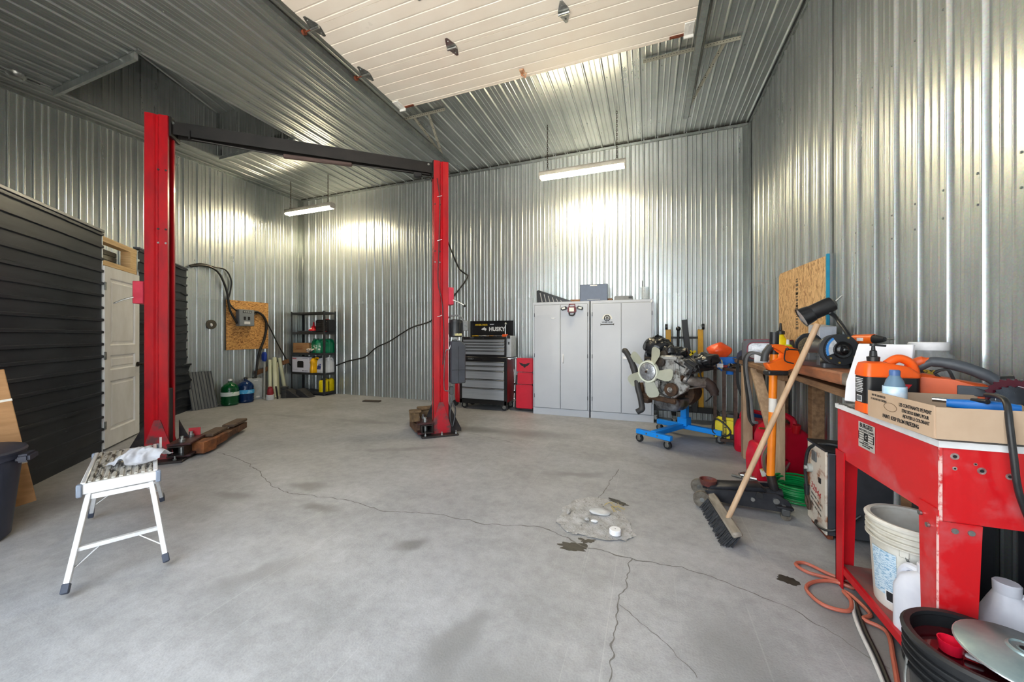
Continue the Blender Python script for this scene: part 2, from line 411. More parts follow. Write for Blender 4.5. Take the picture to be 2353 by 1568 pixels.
# pocket: left, right, near, far walls and its sloping lid
pk = MB(); t = .03
pk.prism([(PY0-.05,ZC),(PY1+.05,ZC),(PY1+.05,PZ1+.1),(PY0-.05,PZ0+.1)], -t, frame((PX0-.002,0,0), (0,1,0), z=(1,0,0)))
pk.prism([(PY0-.05,ZC),(PY1+.05,ZC),(PY1+.05,PZ1+.1),(PY0-.05,PZ0+.1)], t, frame((PX1+.002,0,0), (0,1,0), z=(1,0,0)))
pk.box(((PX0+PX1)/2, PY0-.02, (ZC+PZ0)/2), (PX1-PX0, t, PZ0-ZC+.2)); pk.box(((PX0+PX1)/2, PY1+.02, (ZC+PZ1)/2), (PX1-PX0, t, PZ1-ZC+.1))
pw = struct(pk.build('wall_ceiling_pocket', GALV))
clad(pw, (PX0+.002, PY1, ZC), (0,-1,0), (0,0,1), (1,0,0), PY1-PY0, PZ1-ZC)
for i in range(5):                                   # the upper, sloping ends of the left side
    y1 = PY1 - i*PITCH*2; y0 = max(PY0, y1-PITCH*2); zz = PZ1 + (PZ0-PZ1)*(PY1-y1)/(PY1-PY0)
    if zz-PZ1 > .03: clad(pw, (PX0+.002, y1, PZ1), (0,-1,0), (0,0,1), (1,0,0), y1-y0, zz-PZ1)
clad(pw, (PX1, PY1, ZC), (-1,0,0), (0,0,1), (0,-1,0), PX1-PX0, PZ1-ZC)
L = math.hypot(PY1-PY0, PZ1-PZ0); sl = Vector((0, PY1-PY0, PZ1-PZ0)).normalized()
lid = struct(MB().box(((PX0+PX1)/2, (PY0+PY1)/2, (PZ0+PZ1)/2+.03), (PX1-PX0+.06, L+.15, .03), rot=Matrix.Rotation(math.atan2(PZ1-PZ0, PY1-PY0), 3, 'X')).build('ceiling_pocket_lid', GALV))
clad(lid, (PX0, PY0, PZ0), (1,0,0), tuple(sl), (0, sl.z, -sl.y), PX1-PX0, L)
# flashing and corner trims
def trim(n, *boxes):
    mb = MB()
    for c, s in boxes: mb.box(c, s, bevel=.003)
    return struct(mb.build('trim_%d' % n, GALV_TRIM))
GAP_SHADE = mat('dark_gap_shade', (46,44,40), .9)  # dark strips colour in the shadow gap between wall trims and ceiling
MB().box(((XL+XR)/2, YB-.012, ZC-.008), (XR-XL, .022, .016)).build('gap_shade_strip', GAP_SHADE, wb)
MB().box((XR-.012, (YF+YB)/2, ZC-.008), (.022, YB-YF, .016)).build('gap_shade_strip', GAP_SHADE, wr)
MB().box((XL+.012, (YF+YB)/2, ZC-.008), (.022, YB-YF, .016)).build('gap_shade_strip', GAP_SHADE, wl)
trim(1, (((XL+XR)/2, YB-.016, ZC-.042), (XR-XL, .03, .04)))
trim(2, ((XL+.016, (YF+YB)/2, ZC-.042), (.03, YB-YF, .04)))
trim(3, ((XR-.016, (YF+YB)/2, ZC-.042), (.03, YB-YF, .04)))
trim(4, ((XL+.045, YB-.02, ZC/2), (.09, .02, ZC-.09)), ((XL+.02, YB-.045, ZC/2), (.02, .09, ZC-.09)))
trim(5, ((XR-.05, YB-.018, ZC/2), (.10, .02, ZC-.09)), ((XR-.018, YB-.05, ZC/2), (.02, .10, ZC-.09)))
trim(6, ((PX0+.9, PY0-.02, ZC-.014), (PX1-PX0+.1, .035, .02)), ((PX0+.02, PY1-.02, (ZC+PZ1)/2), (.04, .04, PZ1-ZC)))
# screw heads along the ceiling and wall ribs
sc1 = MB()
for yy in (0.9, 2.1, 3.3, 4.5, 5.7):
    x = XL+.05
    while x < XR:
        if not (PX0-.02 < x < PX1+.02 and PY0-.05 < yy < PY1+.05): sc1.cyl((x, yy+random.uniform(-.02,.02), ZC-.001), (x, yy, ZC-.006), .006, .004, 6)
        x += PITCH
sco = sc1.build('screw_heads', GALV_TRIM, ce); sco['kind'] = 'stuff'
for wall, P in ((wb, lambda u, z: ((u, YB-.001, z), (u, YB-.007, z))), (wr, lambda u, z: ((XR-.001, u, z), (XR-.007, u, z))), (wl, lambda u, z: ((XL+.001, u, z), (XL+.007, u, z)))):
    s2 = MB(); a, b_ = (XL, XR) if wall is wb else (YF, YB)
    for z in (.25, 1.1, 1.86, 2.0, 2.9, 3.8):
        u = a+.06
        while u < b_: s2.cyl(*P(u, z), .006, .004, 6); u += PITCH
    so = s2.build('screw_heads', GALV_TRIM, wall); so['kind'] = 'stuff'

# ================================================================ lamps
WHITE_ENAMEL = mat('white_enamel', (226,222,208), .35, col2=(205,198,182), scale=6)
TUBE = mat('lit_fluorescent_tube', (255,242,215), .3, emit=(255,238,200), estr=115.0)
CHAIN = mat('rusty_chain', (92,78,64), .5, metal=.8, col2=(60,46,36))
STEEL = mat('zinc_steel', (178,180,178), .32, metal=.9, col2=(140,142,140), scale=30)
BLACKP = mat('black_plastic', (28,29,31), .42, col2=(40,41,43), scale=20)
def chain_mesh(L):
    mb = MB(); n = int(L/.030); 
    for i in range(n+1):
        z = i*L/n; ax = (1,0,0) if i % 2 else (0,1,0)
        a = Vector((0,1,0)) if i % 2 else Vector((1,0,0))
        pts = [Vector((0,0,z)) + a*(.009*math.cos(t)) + Vector((0,0,.021*math.sin(t))) for t in [2*math.pi*k/8 for k in range(8)]]
        mb.tube(pts, .0032, 4, closed=True)
    return mb.mesh('chain')
def strip_light(label, x0, x1, y, z, drop):
    cx = (x0+x1)/2; L = x1-x0
    t = thing('strip_light', label, 'lamp', (cx, y, z), 0, 'hanging fluorescent strip lights')
    h = MB(); h.prism([(-.06,.0),(.06,.0),(.066,.045),(.045,.075),(-.045,.075),(-.066,.045)], L, frame((-L/2,0,0), (0,1,0), z=(1,0,0)), bevel=.004)
    h.build('housing', WHITE_ENAMEL, t)
    for s in (-1, 1):
        MB().cyl((-L/2+.03, s*.036, -.016), (L/2-.03, s*.036, -.016), .018, seg=14).build('tube', TUBE, t)
    for s in (-1, 1):
        MB().box((s*(L/2-.012), 0, -.006), (.026, .115, .05), bevel=.006).build('lamp_holder', WHITE_ENAMEL, t)
    for s in (-1, 1):
        c = bpy.data.objects.new('chain', chain_mesh(drop-.10)); C.objects.link(c); c.data.materials.append(CHAIN); c.parent = t; c.location = (s*(L/2-.12), 0, .16-.03)
        MB().tube([(s*(L/2-.12)-.03, 0, .07), (s*(L/2-.12), 0, .14), (s*(L/2-.12)+.03, 0, .07)], .003, 5).build('hanger', CHAIN, t)
    return t
l1 = strip_light('white fluorescent strip light hung on chains over the corner with the shelf unit', -6.83, -5.61, 5.32, 3.72, ZC-3.72)
strip_light('white fluorescent strip light hung on chains above the grey steel cabinets', -1.5, -0.28, 5.2, 3.60, ZC-3.60)
MB().tube([(-.49,0,.08),(-.50,0,.3),(-.47,.01,.52),(-.58,.02,.57),(-1.0,.0,.62)], .004, 5, smooth=4).build('lamp_cord', mat('lamp_cord', (170,165,150), .5), l1)

# ================================================================ overhead garage door, open under the ceiling
DOORW = mat('cream_door_skin', (238,232,222), .30, col2=(232,222,210), scale=1.5, bump=.03, bscale=60)
DZ = 4.15; DX0, DX1, DY1, SEC = -2.95, 0.41, 3.855, 0.655
gd = thing('garage_door', 'cream sectional garage door raised flat under the ceiling', 'garage door', (0,0,DZ))
def door_section(y1):
    mb = MB(); prof = []; n = 5; y = 0.0
    pts = [(0,0)]
    for i in range(n):
        a = SEC*i/n
        pts += [(a+.030, 0), (a+.034, .004), (a+.044, .004), (a+.048, 0)]
    pts += [(SEC-.004, 0), (SEC-.004, .045), (0, .045)]
    mb.prism(pts, DX1-DX0, frame((DX1, y1, 0), (0,-1,0), y=(0,0,1)))
    return mb.build('door_section', DOORW, gd)
secs = []
for k in range(6): secs.append(door_section(DY1 - k*SEC))
# hinges: bent diamond plates with a roller tube
RUSTY = mat('rust_brown', (128,62,36), .75, col2=(86,44,28), scale=40)
def hinge(x, y, roller=False):
    mb = MB()
    mb.prism([(-.012,-.115),(.012,-.115),(.05,-.02),(.05,.02),(.012,.115),(-.012,.115),(-.05,.02),(-.05,-.02)], .004, frame((x, y, -.004), (1,0,0), y=(0,1,0)))
    mb.cyl((x-.05, y, -.016), (x+.05, y, -.016), .013, seg=10)
    for s in (-.075, .075): mb.cyl((x, y+s, -.004), (x, y+s, -.011), .008, .006, 8)
    h = mb.build('hinge', STEEL, gd)
    if roller:
        s = -1 if x < -1 else 1
        MB().cyl((x, y, -.016), (x+s*.16, y, -.016), .006, seg=8).cyl((x+s*.12, y, -.016), (x+s*.145, y, -.016), .024, seg=14).build('roller', RUSTY, h)
for k in range(1, 6):
    y = DY1 - k*SEC + .002
    for x in (-2.905, -1.83, -.70, .365): hinge(x, y, x in (-2.905, .365))
for s, x in ((-1, -2.9), (1, .36)):
    MB().box((x, DY1-.09, -.014), (.085, .15, .012), bevel=.003).box((x, DY1-.012, -.02), (.085, .012, .05)).box((x, DY1-.09, -.022), (.012, .10, .004)).build('bottom_bracket', mat('white_bracket', (235,235,232), .4), gd)
    MB().box((x-s*.10, DY1-.018, -.008), (.13, .022, .014)).build('cable_anchor', RUSTY, gd)
MB().box((-1.28, DY1-.10, -.010), (.05, .07, .018), bevel=.005).tube([(-1.30,DY1-.07,-.02),(-1.26,DY1-.05,-.05),(-1.24,DY1-.08,-.02)], .01, 6).build('lift_handle', mat('stained_cream', (222,196,170), .5, col2=(180,120,80)), gd)
MB().box(((DX0+DX1)/2, DY1+.006, .022), (DX1-DX0, .012, .05), bevel=.003).build('bottom_seal', mat('cream_rubber', (225,214,200), .7), gd)
# tracks and their hangers
def door_track(label, x, s, y_end):
    t = thing('door_track', label, 'track', (x, 0, DZ), 0, 'garage door tracks')
    rail = MB(); o = s
    pr = [(-.035*o,.005),(-.035*o,-.045),(.02*o,-.05),(.03*o,-.03),(.03*o,.02),(.025*o,.02),(.025*o,-.028),(.018*o,-.044),(-.03*o,-.04),(-.03*o,.005)]
    rail.prism(pr, y_end-.3, frame((0, .3, 0), (1,0,0), z=(0,1,0)) @ Matrix.Diagonal((1,-1,1,1)))
    rail.build('rail', GALV_TRIM, t)
    MB().box((.055*o, (y_end+.3)/2-.2, .03), (.006, y_end-.7, .075)).box((.035*o, (y_end+.3)/2-.2, .068), (.045, y_end-.7, .004)).build('angle_stiffener', STEEL, t)
    b = MB(); yb = y_end-.95
    w0, w1 = (-.15, .52) if s < 0 else (-.52, .42)
    b.bar((w0, yb, ZC-DZ-.038), (w1, yb, ZC-DZ-.038), .004, .04); b.bar((w0, yb+.016, ZC-DZ-.02), (w1, yb+.016, ZC-DZ-.02), .035, .004)
    b.build('ceiling_angle', PERF, t)
    for (xa, xb, ya, yb2) in (((.02, .0, yb, y_end-.12), (.28 if s > 0 else .26, .0, yb, y_end-.14))):
        MB().bar((xa, ya+.01, ZC-DZ-.03), (xb, yb2, .0), .034, .016, up=(0,0,1)).build('hanger_strap', PERF, t)
    return t
def perforated():
    m = mat('perforated_angle', (190,188,172), .5, metal=.3, col2=(150,148,134)); nt = NT(m); p = m.node_tree.nodes['Principled BSDF']
    tc = nt.new('ShaderNodeTexCoord'); w = nt.new('ShaderNodeTexVoronoi', Scale=34.0); w.inputs['Randomness'].default_value = 0.0
    nt.link(tc.outputs['Object'], w.inputs['Vector']); r = nt.new('ShaderNodeMath', operation='GREATER_THAN'); r.inputs[1].default_value = .24
    nt.link(w.outputs['Distance'], r.inputs[0]); mx = nt.new('ShaderNodeMix', data_type='RGBA'); nt.link(r.outputs[0], mx.inputs[0])
    mx.inputs[6].default_value = (.03,.03,.03,1); mx.inputs[7].default_value = (*lin((190,188,172)),1); nt.link(mx.outputs[2], p.inputs['Base Color']); return m
PERF = perforated()
door_track('galvanized door track along the left edge of the raised garage door', -3.09, -1, 5.25)
door_track('galvanized door track along the right edge of the raised garage door', 0.47, 1, 5.27)
jb = thing('junction_box', 'small round grey electrical box on the ceiling by the left wall', 'junction box', (-6.98, 2.0, ZC))
MB().lathe([(0,-.06),(.05,-.055),(.075,-.03),(.085,-.005),(.085,0)], seg=20).build('cover', STEEL, jb); MB().box((0,.1,-.012), (.02,.16,.02)).build('conduit_stub', STEEL, jb)

# ================================================================ helpers for bent plate
def ribbon(pts, t):
    """closed polygon following a 2-D polyline, t thick (offset to the left)"""
    pts = [Vector((x, y)) for x, y in pts]; off = []
    for i, p in enumerate(pts):
        d1 = (pts[i]-pts[i-1]).normalized() if i else (pts[1]-pts[0]).normalized()
        d2 = (pts[i+1]-pts[i]).normalized() if i < len(pts)-1 else d1
        n1 = Vector((-d1.y, d1.x)); n2 = Vector((-d2.y, d2.x)); n = (n1+n2)
        n = n/max(.3, n.length_squared/2) if n.length > 1e-6 else n1
        off.append(p + n*t)
    return [tuple(p) for p in pts] + [tuple(p) for p in reversed(off)]

# ================================================================ black partition with the white door
PA = math.atan2(.696, -.718)
PART = struct(thing('wall_partition', 'x', 'x', (-4.889, 1.487, 0), PA)); del PART['label']; del PART['category']
BLK = mat('black_painted_steel', (66,70,77), .36, metal=.25, col2=(84,88,96), scale=2.2, stretch=(.6,4,4), rvar=.12, bump=.05)
LUM = mat('fresh_lumber', (222,192,142), .65, col2=(196,160,110), scale=3, stretch=(1,1,14))
RPITCH = 0.1335
def hsheet(s0, s1, z0, nrib, crump=0):
    pr = []
    for i in range(nrib):
        z = i*RPITCH
        pr += [(0, z), (0, z+.094), (-.018, z+.100), (-.018, z+.124), (0, z+.130)]
    pr.append((0, nrib*RPITCH)); n = len(pr); m = max(2, int((s1-s0)/.12))
    mb = MB(); co = []
    for j in range(m+1):
        x = s0 + (s1-s0)*j/m
        for y, z in pr: co.append(V(x, y-.002*(1 if crump else 0), z0+z))
    fs = [(j*n+i, j*n+i+1, (j+1)*n+i+1, (j+1)*n+i) for j in range(m) for i in range(n-1)]
    mb._add(co, fs)
    if crump:
        for v in mb.bm.verts:
            k = max(0, (v.co.x-(s1-.5))/.5)
            v.co.y += -k*crump*(.5+.5*noise.noise(v.co*6)) ; v.co.z += k*.05*noise.noise(v.co*4); v.co.x += k*.03*noise.noise(v.co*23)
    bmesh.ops.solidify(mb.bm, geom=mb.bm.faces[:], thickness=.002)
    return mb.build('steel_sheet', BLK, PART, ang=20)
for r_ in range(3):
    hsheet(-1.7, .41, r_*6*RPITCH, 6); hsheet(.40, 1.005, r_*6*RPITCH-.003, 6); hsheet(1.80, 3.44, r_*6*RPITCH-.004, 6, .10 if r_ == 0 else .025)
MB().box((-.35, .01, 2.415), (2.71, .07, .03), bevel=.004).build('top_flashing', BLK, PART)
MB().box((2.62, .01, 2.405), (1.64, .07, .025), bevel=.004).build('top_flashing', BLK, PART)
MB().box((.30, .055, 2.385), (1.42, .09, .04)).build('top_plate', LUM, PART)
MB().box((1.40, .05, 2.345), (.80, .09, .06), bevel=.002).build('door_header', LUM, PART)
MB().box((1.40, .05, 2.085), (.80, .09, .055), bevel=.002).build('door_header', LUM, PART)
MB().box((1.71, .05, 2.215), (.16, .09, .20), bevel=.002).build('jack_stud', LUM, PART)
for z in (2.14, 2.20, 2.26):
    MB().box((1.31, .15, z), (.7, .02, .056), bevel=.004).build('inner_siding', mat('grey_inner_siding', (150,152,146), .4, metal=.4), PART)
MB().box((1.012, .05, 1.2), (.012, .11, 2.4)).box((1.81, .05, 1.05), (.012, .11, 2.1)).build('door_jamb', mat('white_door_paint', (236,237,238), .4, col2=(220,220,218), scale=4, stretch=(1,1,.4)), PART)
DW = _M['white_door_paint']
dr = struct(thing('door_1', 'x', 'x', (-4.889+.696*.02, 1.487+.718*.02, 0), PA)); del dr['label']; del dr['category']
W0, W1, DH = 1.022, 1.800, 2.045; cx = (W0+W1)/2
lf = MB(); 
zs = [(.02,.20),(.20,.76),(.76,.88),(.88,1.05),(1.05,1.16),(1.16,1.92),(1.92,DH)]
lf.box((W0+.055, .02, DH/2+.01), (.11, .036, DH-.02)); lf.box((W1-.055, .02, DH/2+.01), (.11, .036, DH-.02))
for z0, z1 in (zs[0], zs[2], zs[4], zs[6]): lf.box((cx, .02, (z0+z1)/2), (W1-W0-.22, .036, z1-z0))
lf.build('leaf', DW, dr)
for z0, z1 in (zs[1], zs[3], zs[5]):
    p = MB(); a, b = W0+.11, W1-.11
    def rr(i, y): return [(a+i, y, z0+i), (b-i, y, z0+i), (b-i, y, z1-i), (a+i, y, z1-i)]
    p.loft([rr(0, .003), rr(.014, .016), rr(.030, .016), rr(.048, .006)], cap=False); q = rr(.048, .006); p.quad(*q)
    p.build('door_panel', DW, dr)
k = MB(); k.cyl((W1-.06, -.0, .905), (W1-.06, -.012, .905), .03, seg=16).cyl((W1-.06, -.012, .905), (W1-.06, -.05, .905), .011, seg=10).tube([(W1-.06,-.05,.905),(W1-.03,-.053,.906),(W1+.05,-.05,.905)], .010, 8)
k.build('door_handle', mat('dark_bronze', (58,50,42), .3, metal=.8), dr)
for z in (.28, 1.05, 1.82): MB().box((W0-.004, -.004, z), (.03, .012, .09), bevel=.003).build('hinge', STEEL, dr)

# ================================================================ two-post car lift
REDP = mat('worn_red_paint', (186,14,26), .34, col2=(152,12,26), scale=4, stretch=(2,2,.6), rvar=.1, coat=.25, bump=.02)
REDW = mat('scuffed_red_paint', (176,24,38), .5, col2=(98,58,58), scale=9, contrast=(.46,.62), bump=.06)
GRIME = mat('greasy_black_steel', (40,40,44), .45, metal=.5, col2=(66,58,54), scale=12)
RUSTST = mat('rusty_brown_steel', (116,82,58), .7, metal=.2, col2=(70,50,40), scale=16, bump=.25)
BLKST = mat('black_beam_paint', (22,21,21), .45, metal=.1, col2=(34,31,30), scale=6)
lift = thing('car_lift', 'red two-post car lift with black overhead beam', 'car lift', (-4.72, 2.30, 0), R(41))
def column(x0, s):
    """C-section post opening towards +x (s=1) or -x (s=-1)"""
    half = [(.085*s,.095),(.085*s,.125),(.012*s,.125),(-.002*s,.108),(-.014*s,.108),(-.028*s,.125),(-.10*s,.125)]
    pts = [(x, y-.10) for x, y in half] + [(x, -y) for x, y in reversed(half)]
    poly = ribbon(pts, .008*s)
    c = MB().prism(poly, 3.49, frame((x0, 0, .02), (1,0,0), y=(0,1,0))).build('column', REDP, lift, ang=30)
    for z, dark in ((2.95,1),(2.35,1),(2.21,0)):
        for dx in (-.02, .04): MB().cyl((x0+.03*s+dx*s, -.124, z), (x0+.03*s+dx*s, -.131, z), .011, .009, 8).build('bolt_head', GRIME if dark else STEEL, c)
    return c
c1 = column(0.0, 1); c2 = column(2.845, -1)
for x0, s, m_ in ((0, 1, REDW), (2.845, -1, REDW)):
    MB().box((x0+.02*s, 0, .012), (.46, .50, .024), bevel=.004).build('base_plate', GRIME, lift)
    MB().prism([(x0-.12, .02), (x0+.13, .02), (x0+.13, .10), (x0+.03, .42), (x0-.02, .42), (x0-.12, .10)], .010, frame((0, -.128, 0), (1,0,0), z=(0,-1,0)) @ Matrix.Identity(4)).build('gusset', m_, lift)
    MB().prism([(x0-.12, .02), (x0+.12, .02), (x0+.03, .42), (x0-.02, .42)], .010, frame((0, .045, 0), (1,0,0), z=(0,-1,0))).build('gusset', m_, lift)
    for yy in (-.10, .02):
        MB().prism([(0, .02), (-.17*s, .02), (-.17*s, .06), (0, .40)], .010, frame((x0-.10*s, yy, 0), (1,0,0), z=(0,-1,0))).build('gusset', GRIME, lift)
    for dx, dy in ((-.2,-.2),(.18,-.22),(0.0,-.23),(-.2,.2),(.18,.2)):
        MB().cyl((x0+dx, dy, .024), (x0+dx, dy, .04), .016, seg=6).cyl((x0+dx, dy, .04), (x0+dx, dy, .065), .008, seg=8).build('anchor_bolt', STEEL, lift)
text('painted_number', '1', .15, frame((.035, -.140, .19), (1,0,0), y=(0,0,1)), mat('white_chalk_paint', (232,228,222), .7), lift, bold=.002)
# overhead beam: two channels with a lighter lower edge, end plates
bm_ = MB(); bm_.bar((.07, -.05, 3.425), (2.78, -.05, 3.435), .012, .13).bar((.07, .05, 3.425), (2.78, .05, 3.435), .012, .13).bar((.07, 0, 3.49), (2.78, 0, 3.50), .11, .008)
bm_.build('crossbeam', BLKST, lift)
for x in (.085, 2.765): MB().box((x, 0, 3.42), (.03, .2, .20), bevel=.003).build('beam_bracket', BLKST, lift)
for x in (.10, 2.70): MB().cyl((x, -.056, 3.47), (x, -.07, 3.47), .014, seg=8).build('beam_bolt', STEEL, lift)
MB().tube([(.24, -.03, 3.345), (1.1, -.03, 3.315), (2.72, -.03, 3.36)], .010, 8).build('shutoff_bar', BLKST, lift)
MB().bar((1.08, -.03, 3.312), (1.80, -.03, 3.332), .046, .046, bevel=.012).build('foam_pad', mat('brown_foam', (92,76,72), .85, bump=.2), lift)
MB().box((2.57, -.03, 3.325), (.10, .06, .06), bevel=.008).build('limit_switch', BLACKP, lift)
MB().bar((.24, -.06, 3.42), (.24, -.06, 3.33), .03, .012).build('bar_bracket', BLKST, lift)
MB().tube([(2.62,-.03,3.32),(2.68,-.06,3.27),(2.75,-.10,3.30)], .005, 6, smooth=3).build('switch_wire', BLACKP, lift)
# safety-lock housings with release levers
for x0, z0, s in ((-.155, 1.705, -1), (2.975, 1.785, 1)):
    MB().box((x0, -.02, z0), (.085, .19, .225), bevel=.006).build('lock_housing', mat('faded_red_paint', (206,60,82), .45, col2=(190,44,66), scale=8), lift)
    MB().tube([(x0+s*.03, -.12, z0-.05), (x0+s*.10, -.14, z0-.08), (x0+s*.17, -.14, z0-.12)], .007, 6).build('release_lever', STEEL, lift)
    if s > 0: MB().ball((x0+.18, -.14, z0-.125), .018).build('lever_knob', BLACKP, lift)
MB().box((2.955, .03, 1.45), (.016, .06, 1.7)).build('side_strip', mat('faded_white_strip', (208,204,198), .6), lift)
# carriage and swing arms
def carriage(x0, s):
    MB().box((x0+s*.02, -.05, .42), (.12, .10, .62), bevel=.006).build('carriage', GRIME, lift)
    xa = x0 + s*.19
    c = MB(); 
    for z in (.045, .165): c.box((xa, .0, z), (.20, .34, .022), bevel=.004)
    c.box((xa-s*.08, 0, .105), (.02, .34, .12)); c.build('arm_yoke', mat('greasy_red_steel', (88,44,44), .5, metal=.3, col2=(46,40,42), scale=10), lift)
    MB().prism([(0,.06),(s*.13,.06),(0,.36)], .010, frame((x0+s*.07, .15, 0), (1,0,0), z=(0,-1,0))).build('arm_stop_plate', GRIME, lift)
    for yy in (-.10, .10):
        MB().cyl((xa, yy, .02), (xa, yy, .205), .028, seg=12).cyl((xa, yy, .205), (xa, yy, .235), .018, seg=8).build('arm_pin', STEEL, lift)
    # end of the short arm: square tube seen end-on
    sq = MB(); w = .062
    for dx, dz, sx, sz in ((-w,0,.012,2*w), (w,0,.012,2*w), (0,-w*.72,2*w,.012), (0,w*.72,2*w,.012)): sq.box((xa-s*.01+dx, -.06, .105+dz), (sx, .30, sz*.8), bevel=.003)
    sq.build('arm_tube', GRIME, lift)
carriage(0, 1); carriage(2.845, -1)
def arm(pts, w, h, name='swing_arm', m_=None):
    mb = MB()
    for a, b in zip(pts[:-1], pts[1:]): mb.bar(a, b, w, h, bevel=.006)
    return mb.build(name, m_ or RUSTST, lift)
arm([(.30,-.05,.085),(.36,.12,.085)], .13, .12, m_=mat('rust_orange_steel', (150,92,52), .7, metal=.15, col2=(96,60,42), scale=10, bump=.2))
arm([(.34,.08,.085),(.37,.42,.085)], .105, .095, m_=_M['rust_orange_steel'])
arm([(.37,.36,.08),(.39,.80,.08)], .085, .075); arm([(.385,.76,.075),(.40,1.02,.075)], .10, .08)
arm([(.22,.14,.10),(.29,.5,.10)], .10, .08)
for (x, y, l, a) in ((.31, .36, .34, .1), (.38, .80, .36, .12)):
    MB().box((x, y, .155), (.13, l, .036), rz=-a, bevel=.008).build('arm_pad', mat('worn_brown_pad', (104,84,66), .8, col2=(74,60,50), scale=20, bump=.3), lift)
MB().box((.20, .16, .20), (.10, .012, .12), rz=.2).build('stop_plate', REDW, lift)
arm([(2.60,-.02,.085),(2.56,.35,.085)], .12, .11); arm([(2.58,.30,.085),(2.60,.75,.085)], .09, .08); arm([(2.72,.14,.10),(2.76,.62,.10)], .10, .09)
PAD = mat('worn_brown_pad2', (122,98,68), .8, col2=(84,66,48), scale=16, bump=.3)
MB().bar((2.54, .02, .16), (2.53, .05, .30), .07, .15).box((2.54, .0, .30), (.15, .10, .035), bevel=.006).build('arm_pad', PAD, lift)
MB().bar((2.72, .25, .16), (2.69, .26, .27), .08, .16).box((2.69, .24, .285), (.20, .11, .04), bevel=.01).build('arm_pad', PAD, lift)
# power unit on the right post: motor, reservoir, switch box, hoses
mo = MB(); mo.lathe([(0,0),(.075,0),(.088,.012),(.088,.18),(.083,.19),(.083,.215),(.06,.225),(0,.225)], (3.045, -.11, 1.255), 20)
for i in range(14):
    t_ = 2*math.pi*i/14; mo.box((3.045+.09*math.cos(t_), -.11+.09*math.sin(t_), 1.36), (.012, .006, .15), rz=t_)
mo.build('motor', BLACKP, lift)
MB().box((3.06, -.195, 1.285), (.09, .01, .03)).build('rating_plate', mat('yellowed_label', (216,206,150), .6), lift)
MB().box((3.165, -.13, 1.40), (.07, .08, .13), bevel=.008).cyl((3.165, -.17, 1.41), (3.165, -.185, 1.41), .018, seg=12).build('switch_box', mat('grey_switch_box', (132,134,134), .5), lift)
MB().box((3.02, -.09, 1.235), (.10, .09, .05), bevel=.008).cyl((2.96,-.09,1.235), (3.0,-.09,1.235), .018, seg=8).cyl((3.09,-.12,1.21), (3.09,-.12,1.27), .014, seg=8).build('pump_block', STEEL, lift)
rs = MB(); 
rs.prism([(2.965,.655),(3.155,.655),(3.155,1.15),(3.10,1.205),(2.985,1.205),(2.965,1.19)], .17, frame((0,-.03,0), (1,0,0), z=(0,-1,0)), bevel=.012)
rs.build('fluid_reservoir', mat('translucent_grey_tank', (74,77,84), .4, col2=(58,60,66), scale=3), lift)
MB().box((3.06,-.202,.9), (.003,.006,.46)).box((3.06,-.202,.83), (.17,.006,.004)).build('tank_seam', BLACKP, lift)
MB().box((3.159,-.13,.77), (.004,.05,.12)).build('tank_label', mat('paper_white', (225,226,228), .6), lift)
MB().tube([(2.945,-.05,1.50),(3.0,-.08,1.53),(3.09,-.10,1.53),(3.16,-.12,1.46)], .011, 8, smooth=4).build('power_cable', mat('grey_cable', (110,112,114), .5), lift)
MB().tube([(2.99,-.13,1.26),(2.955,-.14,1.10),(2.90,-.14,1.05),(2.885,-.14,.62),(2.93,-.14,.56),(3.0,-.12,.56)], .006, 6, smooth=4).build('steel_hydraulic_line', STEEL, lift)
MB().box((2.985,-.12,.56), (.05,.05,.10), bevel=.006).cyl((2.985,-.12,.50), (2.985,-.12,.36), .007, seg=8).build('valve_block', mat('dark_zinc', (96,98,98), .4, metal=.6), lift)
MB().tube([(2.985,-.12,.40),(2.96,-.16,.25),(2.99,-.17,.10),(3.03,-.15,.30),(3.0,-.13,.42)], .010, 8, smooth=5).build('hydraulic_hose', BLACKP, lift)
MB().tube([(2.80,-.13,3.28),(2.83,-.135,3.0),(2.82,-.135,2.4),(2.81,-.135,1.95),(2.86,-.135,1.7),(2.885,-.135,1.25),(2.87,-.135,.9)], .006, 6, smooth=4).build('release_cable', mat('dark_red_cable', (70,22,26), .5), lift)
for z in (3.05, 2.49, 1.52): MB().tube([(2.80,-.135,z-.01),(2.83,-.145,z),(2.86,-.14,z+.012)], .004, 5).build('cable_tie', mat('paper_white', (225,226,228), .6), lift)

